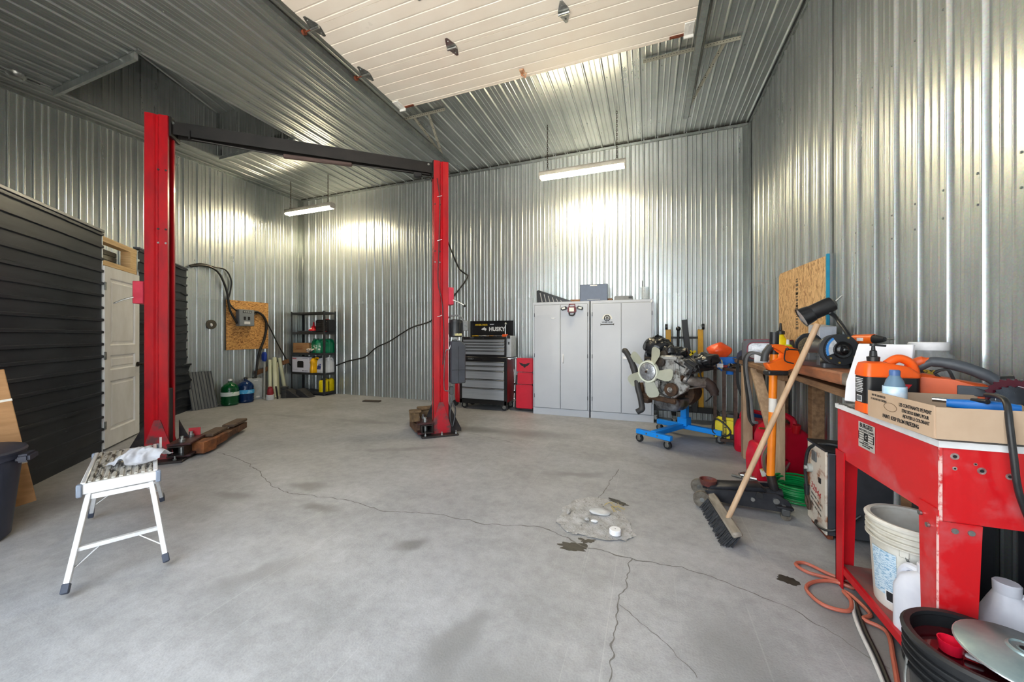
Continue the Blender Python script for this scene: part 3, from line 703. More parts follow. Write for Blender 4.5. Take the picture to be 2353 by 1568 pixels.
# ================================================================ common small builders
def rrect(w, d, r, n=4, cx=0, cy=0):
    """rounded rectangle outline"""
    out = []
    for (sx, sy, a0) in ((1,1,0),(-1,1,90),(-1,-1,180),(1,-1,270)):
        for k in range(n+1):
            a = R(a0 + 90*k/n); out.append((cx + sx*(w/2-r) + r*math.cos(a), cy + sy*(d/2-r) + r*math.sin(a)))
    return out
def rings(spec, n=4):
    """spec: list of (w, d, r, z[, cx, cy]) -> list of 3-D rings for loft"""
    out = []
    for s in spec:
        w, d, r, z = s[:4]; cx, cy = (s[4], s[5]) if len(s) > 4 else (0, 0)
        out.append([(x, y, z) for x, y in rrect(w, d, min(r, w/2-1e-4, d/2-1e-4), n, cx, cy)])
    return out
def oil_jug(label, loc, rotz, body, cap, lab=None, group=None, w=.19, d=.11, h=.30):
    t = thing('oil_jug', label, 'jug', loc, rotz, group)
    b = MB().loft(rings([(w*.94,d*.94,.02,0),(w,d,.028,.012),(w,d,.028,h*.30),(w*.93,d*.93,.028,h*.36),(w*.93,d*.93,.028,h*.56),(w,d,.028,h*.62),(w*.82,d*.9,.03,h*.74,-w*.06,0),(w*.5,d*.7,.025,h*.84,-w*.18,0),(.05,.05,.024,h*.90,-w*.22,0),(.046,.046,.022,h*.94,-w*.22,0)]))
    b.tube([(-w*.12,0,h*.86),(w*.12,0,h*.93),(w*.36,0,h*.86),(w*.44,0,h*.70),(w*.40,0,h*.60)], d*.19, 8, smooth=4)
    b.build('body', body, t)
    MB().lathe([(0,0),(.025,0),(.025,.026),(.022,.030),(0,.030)], (-w*.22,0,h*.93), 14).build('cap', cap, t)
    if lab: MB().box((0,-d/2-.0008,h*.40), (w*.74,.0016,h*.36)).build('label_sticker', lab, t)
    return t
PAPER = mat('paper_white', (225,226,228), .6)
CARD = mat('corrugated_cardboard', (176,134,92), .8, col2=(160,120,80), scale=5, stretch=(1,1,6), bump=.05)
INK = mat('black_ink', (22,22,24), .6)
REDINK = mat('red_ink', (200,30,40), .6)
CONC = mat('grey_pipe', (150,152,150), .5)

# ================================================================ step platform with rag
ALU = mat('satin_aluminium', (232,233,234), .32, metal=.45, col2=(214,215,217), scale=3, stretch=(20,20,.6))
ALUD = mat('dirty_ribbed_aluminium', (186,184,176), .45, metal=.45, col2=(52,50,46), scale=9, stretch=(1.2,5,1), contrast=(.50,.60), bump=.06)
NAVYR = mat('blue_grey_rubber', (62,68,82), .6)
st = thing('step_platform', 'folding aluminium work platform stool with paint-stained ribbed top', 'step stool', (-3.045, 1.287, 0), R(155))
HL, HW, FH = .35, .145, .50
MB().box((0,0,FH-.012), (2*HL-.02, 2*HW-.03, .012)).build('deck', ALUD, st)
for i in range(9):
    y = -HW+.03 + i*(2*HW-.06)/8; MB().box((0, y, FH-.003), (2*HL-.03, .016, .008), bevel=.002).build('deck_rib', ALUD, st)
for s in (-1, 1):
    MB().box((0, s*(HW-.008), FH-.03), (2*HL, .02, .062), bevel=.004).build('side_rail', ALU, st)
    MB().box((s*(HL-.004), 0, FH-.034), (.022, 2*HW, .058), bevel=.006).build('end_rail', ALU, st)
    for q in (-1, 1):
        a = V(s*(HL-.03), q*(HW-.028), FH-.062); b = V(s*.528, q*.176, .05)
        MB().bar(a, b, .048, .022, up=(0,1,0), bevel=.003).build('leg', ALU, st)
        f = b + (b-a).normalized()*.022
        MB().bar(f + (a-b).normalized()*.045, f, .054, .028, up=(0,1,0), bevel=.004).build('foot', NAVYR, st)
        MB().box((s*(HL+.006), q*(HW+.004), FH-.036), (.034, .022, .066), bevel=.005).build('corner_cap', mat('grey_plastic_cap', (120,130,146), .45), st)
    MB().bar((s*(HL-.022), -HW+.03, FH-.082), (s*(HL-.022), HW-.03, FH-.082), .03, .03, bevel=.002).build('top_bar', ALU, st)
    k = .62; xx = s*(HL-.03+(.528-HL+.03)*k); zz = FH-.062-(FH-.112)*k; yy = (HW-.028)+(.176-HW+.028)*k
    MB().bar((xx,-yy,zz), (xx,yy,zz), .024, .02, bevel=.002).build('stretcher', ALU, st)
    for q in (-1, 1):
        MB().bar((xx, q*yy*.45, zz-.006), (xx+s*.03, q*(yy+.008), zz-.085), .004, .014, up=(1,0,0)).build('brace_strap', ALU, st)
rag = MB(); 
rag.grid(lambda u, v: ((u-.5)*.30, (v-.5)*.24, 0.0), 44, 36)
for v in rag.bm.verts:
    x, y = v.co.x/.15, v.co.y/.12; r_ = math.hypot(x, y)
    a_ = math.atan2(y, x); edge = 1 + .22*math.sin(3*a_+.7) + .12*math.sin(7*a_)
    v.co.x *= .82 + .18*math.cos(a_*2); k_ = max(0, 1-(r_/edge)**2)
    v.co.x *= .80; v.co.z = .006 + .062*k_**.55 + .016*abs(noise.noise(v.co*26)) + .014*noise.noise(V(v.co.x*50, v.co.y*12, 2))*k_
    v.co.x += .012*noise.noise(v.co*18); v.co.y += .016*noise.noise(v.co*15+V(5,1,0))
bmesh.ops.solidify(rag.bm, geom=rag.bm.faces[:], thickness=.003)
ro = rag.build('cleaning_rag', mat('white_cotton', (224,226,232), .9, col2=(208,210,218), scale=20, sheen=.3), None, (-2.955, 1.322, FH+.004), R(25), ang=80)
tag(ro, 'crumpled white cloth rag lying on the aluminium step platform', 'rag')
so = MB().box((0,0,.004), (.15,.016,.007), bevel=.002).build('stir_stick', mat('pale_stick', (226,208,172), .7), None, (-3.075,1.29,FH+.002), R(160))
tag(so, 'pale wooden stir stick beside the white rag on the step platform', 'stick')

# ================================================================ bin and cardboard by the partition
NAVY = mat('navy_plastic', (34,37,52), .5, col2=(44,47,62), scale=8, rvar=.1)
bn = thing('trash_can', 'large dark navy plastic bin with a lid standing by the black partition', 'trash can', (-3.915, .87, 0))
MB().lathe([(0,.0),(.205,0),(.225,.02),(.27,.50),(.285,.505),(.285,.535),(.275,.54),(.262,.54),(.255,.50),(.21,.03),(0,.03)], seg=40).build('can_body', NAVY, bn)
MB().lathe([(.288,.532),(.292,.548),(.285,.560),(.22,.575),(.10,.583),(0,.585)], seg=40).build('can_lid', NAVY, bn)
for a in (R(55), R(235)):
    MB().box((.30*math.cos(a), .30*math.sin(a), .50), (.06, .13, .05), rz=a, bevel=.012, seg=2).build('can_handle', NAVY, bn)
MB().box((.10,-.20,.55), (.08,.03,.012), rz=R(-60), bevel=.003).build('red_scraps', mat('dark_red_scrap', (120,20,24), .6), bn)
def flat_carton(name, label, loc, rotz, w, h, t, lean):
    o = thing(name, label, 'cardboard', loc, rotz)
    rot = Matrix.Rotation(lean, 3, 'X') @ Matrix.Rotation(R(8), 3, 'Y')
    MB().box(rot @ V(0, t/2, h/2), (w, t, h), rot=rot, bevel=.004).build('carton', CARD, o)
    for z in (.30, .77): MB().box(rot @ V(0, t/2, h*z), (w+.004, t+.004, .016), rot=rot).build('strap', mat('clear_strap', (226,222,212), .4), o)
    MB().box(rot @ V(w*.32, -.001, h/2), (.012, .002, h*.9), rot=rot).build('packing_tape', mat('tan_tape', (206,176,130), .3), o)
    return o
flat_carton('flat_carton', 'tall flat brown cardboard pack with white straps leaning behind the navy bin', (-4.225, 1.085, 0.05), R(-104.5), .42, .97, .06, R(9))

# ================================================================ left wall: boards, electrics
def osb_material(name, sc=(1,1,1), a=(206,156,92), b=(140,92,46)):
    m = bpy.data.materials.new(name); m.use_nodes = True; nt = NT(m); p = m.node_tree.nodes['Principled BSDF']
    tc = nt.new('ShaderNodeTexCoord'); mp = nt.new('ShaderNodeMapping'); mp.inputs['Scale'].default_value = sc; nt.link(tc.outputs['Object'], mp.inputs['Vector'])
    nz = nt.new('ShaderNodeTexNoise', Scale=7.0, Detail=2.0); nt.link(mp.outputs[0], nz.inputs['Vector'])
    add = nt.new('ShaderNodeMix', data_type='RGBA', blend_type='LINEAR_LIGHT'); add.inputs[0].default_value = .12; nt.link(mp.outputs[0], add.inputs[6]); nt.link(nz.outputs['Color'], add.inputs[7])
    vo = nt.new('ShaderNodeTexVoronoi', Scale=34.0); nt.link(add.outputs[2], vo.inputs['Vector'])
    sep = nt.new('ShaderNodeSeparateColor'); nt.link(vo.outputs['Color'], sep.inputs[0])
    rp = nt.new('ShaderNodeValToRGB'); e = rp.color_ramp.elements; e[0].position = .0; e[0].color = (*lin(b),1); e[1].position = 1; e[1].color = (*lin(a),1)
    x = rp.color_ramp.elements.new(.35); x.color = (*lin(tuple((u*2+w)/3 for u, w in zip(a, b))),1)
    nt.link(sep.outputs[0], rp.inputs[0]); nt.link(rp.outputs[0], p.inputs['Base Color']); p.inputs['Roughness'].default_value = .7
    bp = nt.new('ShaderNodeBump', Strength=.3, Distance=.004); nt.link(sep.outputs[1], bp.inputs['Height']); nt.link(bp.outputs[0], p.inputs['Normal']); return m
OSB1 = osb_material('strand_board_tan', (1,1,2.2), (220,168,100), (112,68,30)); OSB2 = osb_material('strand_board_pale', (1,2.6,.9), (232,194,140), (150,104,62))
ob = MB().box((0,0,0), (.012, .81, .945), bevel=.002).build('strand_board', OSB1, None, (XL+.027, 4.945, 1.468)); tag(ob, 'square strand board behind the grey breaker panel on the left wall', 'board')
GREYM = mat('grey_steel_box', (118,124,130), .45, col2=(106,112,118), scale=4); LGREY = mat('light_grey_steel', (168,174,178), .45, col2=(156,162,167), scale=3)
bp_ = thing('breaker_panel', 'grey breaker panel on the strand board of the left wall', 'breaker panel', (XL+.034, 4.85, 1.61))
MB().box((.05,0,0), (.10,.29,.32), bevel=.006).build('enclosure', GREYM, bp_)
MB().box((.103,.0,.0), (.008,.27,.30), bevel=.003).build('front_cover', mat('grey_panel_cover', (132,138,144), .45), bp_)
for i in range(4): MB().box((.109,-.055+.037*i,.115), (.006,.028,.02)).build('breaker_switch', mat('pale_switch', (190,194,196), .5), bp_)
MB().box((.108,.0,.115), (.004,.16,.045)).build('switch_recess', INK, bp_)
for y in (-.045,.035): MB().box((.109,y,-.01), (.006,.04,.06), bevel=.002).build('breaker_window', INK, bp_)
MB().box((.109,0,-.095), (.003,.11,.05)).build('rating_label', PAPER, bp_)
CAB = mat('black_cable', (26,26,27), .45)
def cable(label, pts, r, smooth=6, m_=None, name='cable', cat='cable', group=None):
    o = MB().tube(pts, r, 8, smooth=smooth).build(name, m_ or CAB); return tag(o, label, cat, group)
xw = XL+.045
cable('black cable arching over the left wall into the side of the breaker panel', [(xw-.01,3.95,2.47),(xw,4.126,2.535),(xw,4.32,2.517),(xw,4.52,2.49),(xw,4.62,2.31),(xw,4.60,2.08),(xw,4.57,1.93),(xw+.03,4.62,1.80),(xw+.03,4.705,1.74)], .014)
cable('thick black cable looping down the left wall to the breaker panel bottom', [(xw+.02,3.95,2.455),(xw+.02,4.126,2.505),(xw+.02,4.305,2.48),(xw+.02,4.43,2.36),(xw+.02,4.535,2.076),(xw+.03,4.58,1.75),(xw+.04,4.70,1.50)], .019)
cable('thick black cable dropping from the breaker panel to the light grey box', [(xw+.03,4.995,1.735),(xw+.02,5.10,1.74),(xw+.02,5.22,1.66),(xw+.02,5.285,1.50),(xw+.02,5.25,1.235),(xw+.03,5.12,.88),(xw+.06,5.03,.41)], .023)
cable('thin black cable running from the breaker panel down to the shelf unit', [(xw+.03,4.995,1.65),(xw+.01,5.10,1.72),(xw,5.20,1.70),(xw,5.375,1.416),(xw,5.567,1.048),(xw,5.80,.66),(xw+.05,5.85,.60)], .011)
rg = thing('conduit_ring', 'round dark ring plate on the left wall beside the strand board', 'ring plate', (XL+.012, 4.30, 1.469))
MB().lathe([(.028,0),(.085,0),(.085,.012),(.028,.012),(.028,0)], rot=Matrix.Rotation(R(90), 3, 'Y'), seg=24).build('plate', mat('dark_ring', (70,66,58), .6), rg)
MB().ball((.012,0,-.01), .022, (.5,1,1.4)).build('centre_plug', PAPER, rg)
eb = thing('electrical_box', 'light grey electrical enclosure on the floor at the left wall', 'electrical box', (XL+.10, 4.99, 0))
MB().box((0,0,.21), (.15,.28,.42), bevel=.006).build('enclosure', LGREY, eb)
MB().box((.079,0,.215), (.008,.24,.36), bevel=.004).build('front_cover', mat('pale_grey_cover', (178,185,190), .45), eb)
for y in (-.07,.04): MB().box((.084,y,.055), (.002,.07,.03)).build('warning_sticker', PAPER, eb)
MB().box((.084,0,.385), (.002,.08,.02)).build('rating_sticker', PAPER, eb)
MB().cyl((0,.02,.42),(0,.02,.44), .032, seg=14).build('cable_gland', BLACKP, eb)
# leaning dark ribbed sheet offcut
ls = thing('leaning_sheet', 'dark ribbed steel offcut leaning against the left wall', 'steel sheet', (-7.15, 4.075, 0), R(83))
mb = MB(); pr_ = []
for i in range(9):
    x = -.20+i*.0445; pr_ += [(x,0),(x+.006,-.009),(x+.012,-.009),(x+.018,0)]
poly = ribbon(pr_, .002); lean = Matrix.Translation((0,0,.004)) @ Matrix.Rotation(R(-20), 4, 'X')
mb.prism(poly, .67, lean); mb.build('ribbed_panel', mat('charcoal_ribbed_steel', (66,70,75), .5, metal=.3, col2=(98,102,108), scale=2, stretch=(30,1,.5)), ls)
# water jugs
def water_jug(label, loc, colr, lab, cap, nm):
    t = thing('water_jug', label, 'water jug', loc, 0, 'large water jugs at the left wall')
    g_ = mat(nm, colr, .08, trans=.55, ior=1.2, amt=.05, rvar=.03, coat=.5)
    MB().lathe([(0,.006),(.09,0),(.125,.006),(.137,.03),(.130,.055),(.138,.08),(.131,.105),(.138,.13),(.132,.152),(.138,.17),(.138,.245),(.132,.262),(.136,.29),(.125,.33),(.09,.375),(.045,.405),(.03,.415),(.028,.45),(0,.452)], seg=36).build('bottle', g_, t)
    MB().lathe([(.1395,.172),(.1395,.243)], seg=36).build('paper_band', lab, t)
    MB().lathe([(0,.475),(.028,.472),(.033,.46),(.033,.438),(.030,.436)], seg=18).build('cap', cap, t)
    return t
water_jug('green water jug with a white label at the left wall', (-7.17, 4.47, 0), (16,112,60), mat('green_white_label', (222,232,226), .5, col2=(90,180,110), scale=5, contrast=(.55,.6)), mat('white_cap', (222,224,226), .4), 'green_bottle_plastic')
water_jug('blue water jug with a light blue label at the left wall', (-7.19, 4.76, 0), (22,66,132), mat('blue_label', (70,170,226), .5, col2=(170,220,246), scale=6, contrast=(.5,.6)), BLACKP, 'blue_bottle_plastic')
# snow brush, plastic pipes, plank, caulk tub, coil, wheel ramps
sb = thing('snow_scraper', 'grey pole with blue plastic head leaning on the left wall', 'scraper', (-7.16, 5.10, 0))
MB().cyl((0,0,0), (-.17,.125,.76), .018, seg=10).build('pole', CONC, sb)
MB().loft(rings([(.05,.04,.01,.74,-.17,.125),(.10,.06,.02,.78,-.175,.125),(.11,.06,.02,.88,-.18,.13),(.06,.05,.02,.93,-.185,.135)])).build('scraper_head', mat('blue_plastic', (28,62,160), .45), sb)
PVC = mat('ivory_pvc', (204,206,182), .4, col2=(184,188,160), scale=3, stretch=(1,1,.3))
for i, (b, tp, r_, lab) in enumerate((((-7.20,5.25),(-7.36,5.36,.76),.035,'ivory plastic pipe beside the blue-headed pole'),((-7.09,5.29),(-7.345,5.45,.80),.043,'thickest ivory plastic pipe standing behind the small red and white can'),((-7.26,5.47),(-7.37,5.52,.70),.026,'thinnest ivory plastic pipe leaning on the left wall between two thicker pipes'),((-7.30,5.67),(-7.37,5.575,.79),.036,'ivory plastic pipe nearest the shelf unit, tilted the other way'))):
    p_ = MB(); a = V(b[0], b[1], 0); c = V(*tp); n_ = (c-a).normalized()
    p_.tube([a, c], r_, 14, cap=False).tube([a, c], r_*.86, 14, cap=False).build('plastic_pipe', PVC); tag(bpy.data.objects['plastic_pipe' if i == 0 else 'plastic_pipe.%03d' % i], lab, 'pipe', 'ivory pipes by the shelf unit')
pk_ = MB().bar((-7.375,5.06,.505), (-7.375,5.80,.715), .02, .09, bevel=.003).build('old_plank', mat('old_brown_wood', (124,88,60), .8, col2=(88,60,42), scale=4, stretch=(1,10,1), bump=.1)); tag(pk_, 'short old brown plank fixed aslant behind the ivory pipes', 'plank')
cn = thing('sealant_can', 'small can with white base and red top in front of the ivory pipes', 'can', (-6.99, 5.10, 0))
MB().lathe([(0,0),(.066,0),(.07,.01),(.07,.10),(0,.10)], seg=20).build('white_tub', PAPER, cn); MB().lathe([(0,.10),(.05,.10),(.058,.12),(.05,.20),(.035,.24),(.045,.25),(0,.262)], seg=18).build('red_top', mat('dull_red_can', (150,40,48), .5), cn)
bt = MB().box((0,0,.13), (.03,.02,.27), rot=Matrix.Rotation(R(14), 3, 'X') @ Matrix.Rotation(R(8), 3, 'Y'), bevel=.003).build('black_batten', BLACKP, None, (-6.93,5.19,.0)); tag(bt, 'short black batten leaning beside the red and white can', 'batten')
co_ = MB()
for i in range(9): co_.ring((0,0,.014+i*.026), (0,0,1), .058, .013, 18, 6)
o = co_.build('corrugated_hose', mat('dark_grey_hose', (60,62,64), .6), None, (-6.93, 5.36, 0)); tag(o, 'dark corrugated hose coil standing beside the wheel ramps', 'hose')
def wheel_ramp(label, loc, rz):
    t = thing('wheel_ramp', label, 'ramp', loc, rz, 'black rubber wheel ramps')
    MB().prism([(-.17,0),(.17,0),(-.07,.17),(-.13,.17)], .19, frame((0,.095,0), (1,0,0), z=(0,-1,0)), bevel=.008).build('wedge', mat('black_rubber', (34,34,36), .75, col2=(48,48,50), scale=20, bump=.2), t)
    for k in range(4): MB().bar((.12-.055*k,-.085,.036+.036*k), (.12-.055*k,.085,.036+.036*k), .012, .008).build('tread_rib', _M['black_rubber'], t)
    return t
wheel_ramp('black rubber wheel ramp beside the corrugated hose coil', (-6.80,5.47,0), R(20)); wheel_ramp('black rubber wheel ramp next to the shelf unit', (-6.62,5.58,0), R(12))
fp = MB().box((0,0,.012), (.34,.10,.024), bevel=.004).build('floor_offcut', mat('dark_dirty_wood', (74,66,58), .85), None, (-4.96,5.63,0), R(12)); tag(fp, 'small dark wood offcut lying on the concrete near the back wall', 'wood')

# ================================================================ shelf unit and what it holds
SX0, SX1, SY0, SY1 = -7.30, -6.345, 5.79, 6.10; SHZ = (.075, .475, .895, 1.335, 1.765)
BSH = mat('black_shelf_steel', (48,49,50), .45, metal=.3, col2=(60,60,61), scale=10)
sh = thing('shelf_unit', 'black five-tier steel shelf unit in the back left corner', 'shelf unit', ((SX0+SX1)/2, (SY0+SY1)/2, 0))
hw, hd = (SX1-SX0)/2, (SY1-SY0)/2
for sx in (-1, 1):
    for sy in (-1, 1):
        MB().prism(ribbon([(sx*hw-sx*.035,sy*hd),(sx*hw,sy*hd),(sx*hw,sy*hd-sy*.035)], .004*(-sx*sy)), 1.785, Matrix.Identity(4)).build('post', BSH, sh)
for z in SHZ:
    MB().box((0,0,z-.008), (2*hw-.01,2*hd-.01,.012)).build('shelf_board', mat('dark_shelf_board', (58,56,54), .6), sh)
    MB().box((0,-hd+.006,z-.022), (2*hw-.01,.010,.046)).box((0,hd-.006,z-.022), (2*hw-.01,.010,.046)).box((-hw+.006,0,z-.022), (.010,2*hd-.02,.046)).box((hw-.006,0,z-.022), (.010,2*hd-.02,.046)).build('shelf_beam', BSH, sh)
# shelf contents
tr = MB().loft(rings([(.40,.22,.03,0),(.44,.25,.03,.035),(.43,.24,.03,.035),(.38,.20,.03,.006)]), cap=True).build('drip_tray', mat('grey_tray', (92,92,92), .5), None, (-6.93,5.93,SHZ[3])); tag(tr, 'shallow grey tray under the red funnel on the shelf unit', 'tray')
fn = thing('red_funnel', 'red plastic funnel upside down beside the black tool case', 'funnel', (-6.76,5.90,SHZ[3]+.037)); REDPL = mat('red_plastic', (200,22,34), .35)
MB().lathe([(.10,0),(.098,.015),(.022,.105),(.012,.19),(.008,.19),(.018,.10),(.094,.012),(.097,0)], seg=28).build('cone', REDPL, fn); MB().box((0,-.072,.045), (.045,.004,.03), rot=Matrix.Rotation(R(-40), 3, 'X')).build('sticker', PAPER, fn)
tcase = thing('tool_case', 'black moulded tool case with red latch on the shelf unit', 'tool case', (-6.47,5.94,SHZ[3]))
MB().box((0,0,.135), (.36,.20,.27), bevel=.018, seg=2).build('case_shell', mat('black_case', (30,30,32), .5, bump=.2, bscale=30), tcase)
for i in range(5): MB().box((0,-.102,.04+i*.045), (.30,.008,.018), bevel=.003).build('shell_rib', BLACKP, tcase)
MB().box((.06,-.01,.275), (.08,.05,.018), bevel=.004).build('latch', REDPL, tcase); MB().box((.10,-.107,.02), (.07,.004,.012)).build('badge', REDINK, tcase)
ctn = thing('cardboard_box', 'small brown cardboard box on the middle of the shelf unit', 'box', (-7.04,5.92,SHZ[2]))
MB().box((0,0,.105), (.44,.22,.21), bevel=.003).build('carton', CARD, ctn); MB().box((0,0,.211), (.06,.222,.002)).build('packing_tape', mat('tan_tape', (206,176,130), .3), ctn)
for k, (w_, z_) in enumerate(((.22,.13),(.18,.10),(.20,.085))): MB().box((-.03,-.1115,z_), (w_,.002,.008)).build('print_line', mat('rust_print', (160,100,60), .7), ctn)
GRN = mat('green_jug_plastic', (0,112,72), .35, col2=(0,126,84), scale=6); GCAP = mat('dark_green_cap', (10,72,46), .4); GLAB = mat('green_label', (10,120,70), .4, col2=(210,220,200), scale=24, contrast=(.52,.56))
oil_jug('green oil jug with label beside the small brown carton', (-6.70,5.90,SHZ[2]), R(0), GRN, GCAP, GLAB, 'green oil jugs on the shelf unit', w=.17)
oil_jug('green oil jug with label in the middle of the green row, behind the paper cup', (-6.535,5.86,SHZ[2]), R(40), GRN, GCAP, GLAB, 'green oil jugs on the shelf unit', w=.17)
oil_jug('plain-sided green oil jug at the front post of the shelf unit', (-6.43,5.90,SHZ[2]), R(85), GRN, GCAP, None, 'green oil jugs on the shelf unit', w=.18)
oil_jug('plain-sided green oil jug at the rear right of the shelf unit', (-6.42,6.02,SHZ[2]), R(92), GRN, GCAP, None, 'green oil jugs on the shelf unit', w=.17)
cp = thing('paper_cup', 'tan paper coffee cup in front of the green oil jugs', 'cup', (-6.575,5.815,SHZ[2]))
MB().lathe([(0,.004),(.03,.0),(.031,.004),(.042,.105),(.038,.105)], seg=22).build('cup_body', mat('tan_paper', (214,178,126), .6), cp); MB().lathe([(.044,.104),(.045,.112),(.040,.118),(0,.118)], seg=22).build('cup_lid', PAPER, cp)
rg_ = MB().ball((0,0,.045), .06, (1.5,.8,.75), 4).crumple(.03, 18, 3).build('rag_ball', mat('spotted_cloth', (196,188,182), .9, col2=(92,86,84), scale=30, contrast=(.5,.55)), None, (-6.78,5.83,SHZ[2]+.01), ang=80); tag(rg_, 'spotted crumpled rag between the brown carton and the paper cup', 'rag')
pb = thing('printer_box', 'white printed carton with a picture of a black printer on the shelf unit', 'box', (-7.03,5.93,SHZ[1]))
WBOX = mat('white_carton', (222,222,234), .55, amt=.04); MB().box((0,0,.165), (.50,.25,.33), bevel=.003).build('carton', WBOX, pb)
MB().prism([(-.09,.10),(.09,.10),(.09,.22),(.07,.245),(-.07,.245),(-.09,.22)], .002, frame((-.005,-.125,0), (1,0,0), z=(0,-1,0))).build('printer_picture', INK, pb)
FT = frame((-.185,-.1265,.297), (1,0,0), y=(0,0,1)); text('brand_lettering', 'Canon', .048, FT, REDINK, pb, bold=.0008)
text('model_lettering', 'MF', .026, frame((.07,-.1265,.035), (1,0,0), y=(0,0,1)), INK, pb, bold=.001); print_marks(frame((.155,-.1255,.035), (1,0,0), y=(0,0,1)), .10, .014, INK, pb, 3); print_marks(frame((-.15,-.1255,.06), (1,0,0), y=(0,0,1)), .14, .009, mat('grey_ink', (110,110,120), .6), pb, 4); print_marks(frame((.13,-.1255,.297), (1,0,0), y=(0,0,1)), .16, .008, mat('grey_ink', (110,110,120), .6), pb, 5)
YEL = mat('yellow_jug_plastic', (236,176,0), .35, col2=(226,164,0)); WJ = mat('white_jug_plastic', (228,230,234), .38, amt=.05)
oil_jug('orange-yellow oil jug with moulded handle next to the white printer carton', (-6.665,5.86,SHZ[1]), R(70), YEL, BLACKP, None, None, w=.20, h=.335)
WL = mat('blue_black_label', (30,60,130), .5, col2=(235,238,244), scale=11, contrast=(.48,.54))
oil_jug('white oil jug with a blue and black label behind the yellow jug', (-6.53,5.90,SHZ[1]), R(0), WJ, BLACKP, WL, 'white oil jugs on the shelf unit', w=.19, h=.325)
oil_jug('plain white oil jug just right of the front post of the shelf unit', (-6.435,5.91,SHZ[1]), R(86), WJ, WJ, None, 'white oil jugs on the shelf unit', w=.18, h=.325)
oil_jug('plain white oil jug at the rear right of the shelf unit', (-6.425,6.02,SHZ[1]), R(90), WJ, WJ, None, 'white oil jugs on the shelf unit', w=.18, h=.325)
YEL2 = mat('bright_yellow_plastic', (240,214,16), .35)
for (x, y, lab) in ((-6.44,5.885,'square bright yellow jug at the front post on the bottom shelf'),(-6.44,6.01,'square bright yellow jug at the back on the bottom shelf')):
    t = thing('yellow_jug', lab, 'jug', (x,y,SHZ[0]), R(90), 'yellow jugs on the bottom shelf')
    MB().loft(rings([(.19,.105,.02,0),(.20,.115,.025,.01),(.20,.115,.025,.21),(.17,.10,.025,.25),(.06,.06,.02,.262)])).tube([(.02,0,.25),(.075,0,.26),(.085,0,.21)], .014, 8, smooth=3).build('body', YEL2, t)
    MB().lathe([(0,.29),(.024,.285),(.025,.258),(.02,.255)], (-.04,0,0), 14).build('cap', BLACKP, t); MB().box((.0,.0585,.09), (.05,.002,.09)).build('black_label', INK, t)
# cord along the back wall between shelf and lift
cable('black cord sagging along the back wall between shelf unit and tool chest', [(-6.30,6.06,.62),(-6.0,6.09,.72),(-5.55,6.09,.82),(-5.25,6.09,1.02),(-4.9,6.09,1.16),(-4.4,6.09,1.42),(-3.95,6.09,1.55),(-3.66,6.085,1.80),(-3.48,6.09,1.98),(-3.25,6.085,2.22),(-3.14,6.075,2.37),(-3.18,6.09,2.41),(-3.34,6.09,2.55),(-3.52,6.085,2.95),(-3.62,6.085,3.18),(-3.74,6.08,3.6),(-3.75,6.08,4.28)], .013)

# ================================================================ rolling tool cabinet and top chest
TBK = mat('tool_chest_black', (26,26,28), .35, coat=.2); TSIL = mat('brushed_drawer_front', (186,192,198), .33, metal=.45, col2=(172,178,186), scale=3, stretch=(.6,20,20)); TRED = mat('tool_chest_red', (150,14,30), .35, coat=.2)
CHR = mat('chrome', (215,216,218), .12, metal=1.0, amt=.05)
def caster(parent, x, y, r, m_wheel=None, fork=None):
    w = MB().cyl((x,y-.014,r), (x,y+.014,r), r, seg=20).build('caster_wheel', m_wheel or BLACKP, parent)
    MB().cyl((x,y-.0155,r), (x,y+.0155,r), r*.55, seg=14).build('wheel_hub', STEEL, w)
    MB().box((x,y-.021,r*1.25), (r*.8,.005,r*1.4), bevel=.002).box((x,y+.021,r*1.25), (r*.8,.005,r*1.4), bevel=.002).box((x,y,r*2.0), (r*1.3,.05,.008)).build('caster_fork', fork or STEEL, w)
tcab = thing('tool_cabinet', 'black and silver five-drawer rolling tool cabinet at the back wall', 'tool cabinet', (-2.645, 5.89, 0))
w_, d_ = .86, .42; yf = -d_/2
MB().box((0,.01,.51), (w_-.03,d_-.02,.77), bevel=.006).build('carcass', TBK, tcab)
for s in (-1, 1): MB().box((s*(w_/2-.008),.015,.51), (.012,d_-.05,.74), bevel=.002).build('side_panel', TRED, tcab)
MB().box((0,yf+.006,.135), (w_+.02,.03,.075), bevel=.004).build('bottom_rail', TBK, tcab)
MB().box((0,yf+.01,.868), (w_+.02,.05,.075), bevel=.006).box((0,0,.90), (w_+.02,d_+.01,.014), bevel=.004).build('top_rail', TBK, tcab)
for s in (-1, 1): MB().box((s*(w_/2-.012),yf+.006,.50), (.05,.03,.80), bevel=.004).build('front_post', TBK, tcab)
zz = (.175,.372,.522,.672,.752,.828)
for a, b in zip(zz[:-1], zz[1:]):
    dd = MB().box((0,yf-.004,(a+b)/2), (w_-.075,.02,b-a-.012), bevel=.002).build('drawer', TSIL, tcab)
    MB().box((0,yf-.016,b-.014), (w_-.08,.010,.012), bevel=.003).build('drawer_pull', mat('dark_pull_grey', (92,96,102), .35, metal=.6), dd)  # pulls in their own dark metallic grey
text('lettering', 'HUSKY', .034, frame((-.22,yf-.0165,.868), (1,0,0), y=(0,0,1)), mat('pale_badge', (150,152,154), .5), tcab)
MB().cyl((0,yf-.016,.868), (0,yf-.022,.868), .009, seg=10).build('lock', CHR, tcab)
for x in (-.375,.375):
    for y in (-.15,.15): caster(tcab, x, y, .058)
MB().tube([(w_/2+.012,-.16,.88),(w_/2+.05,-.16,.88),(w_/2+.05,.16,.88),(w_/2+.012,.16,.88)], .012, 8).build('push_handle', CHR, tcab)
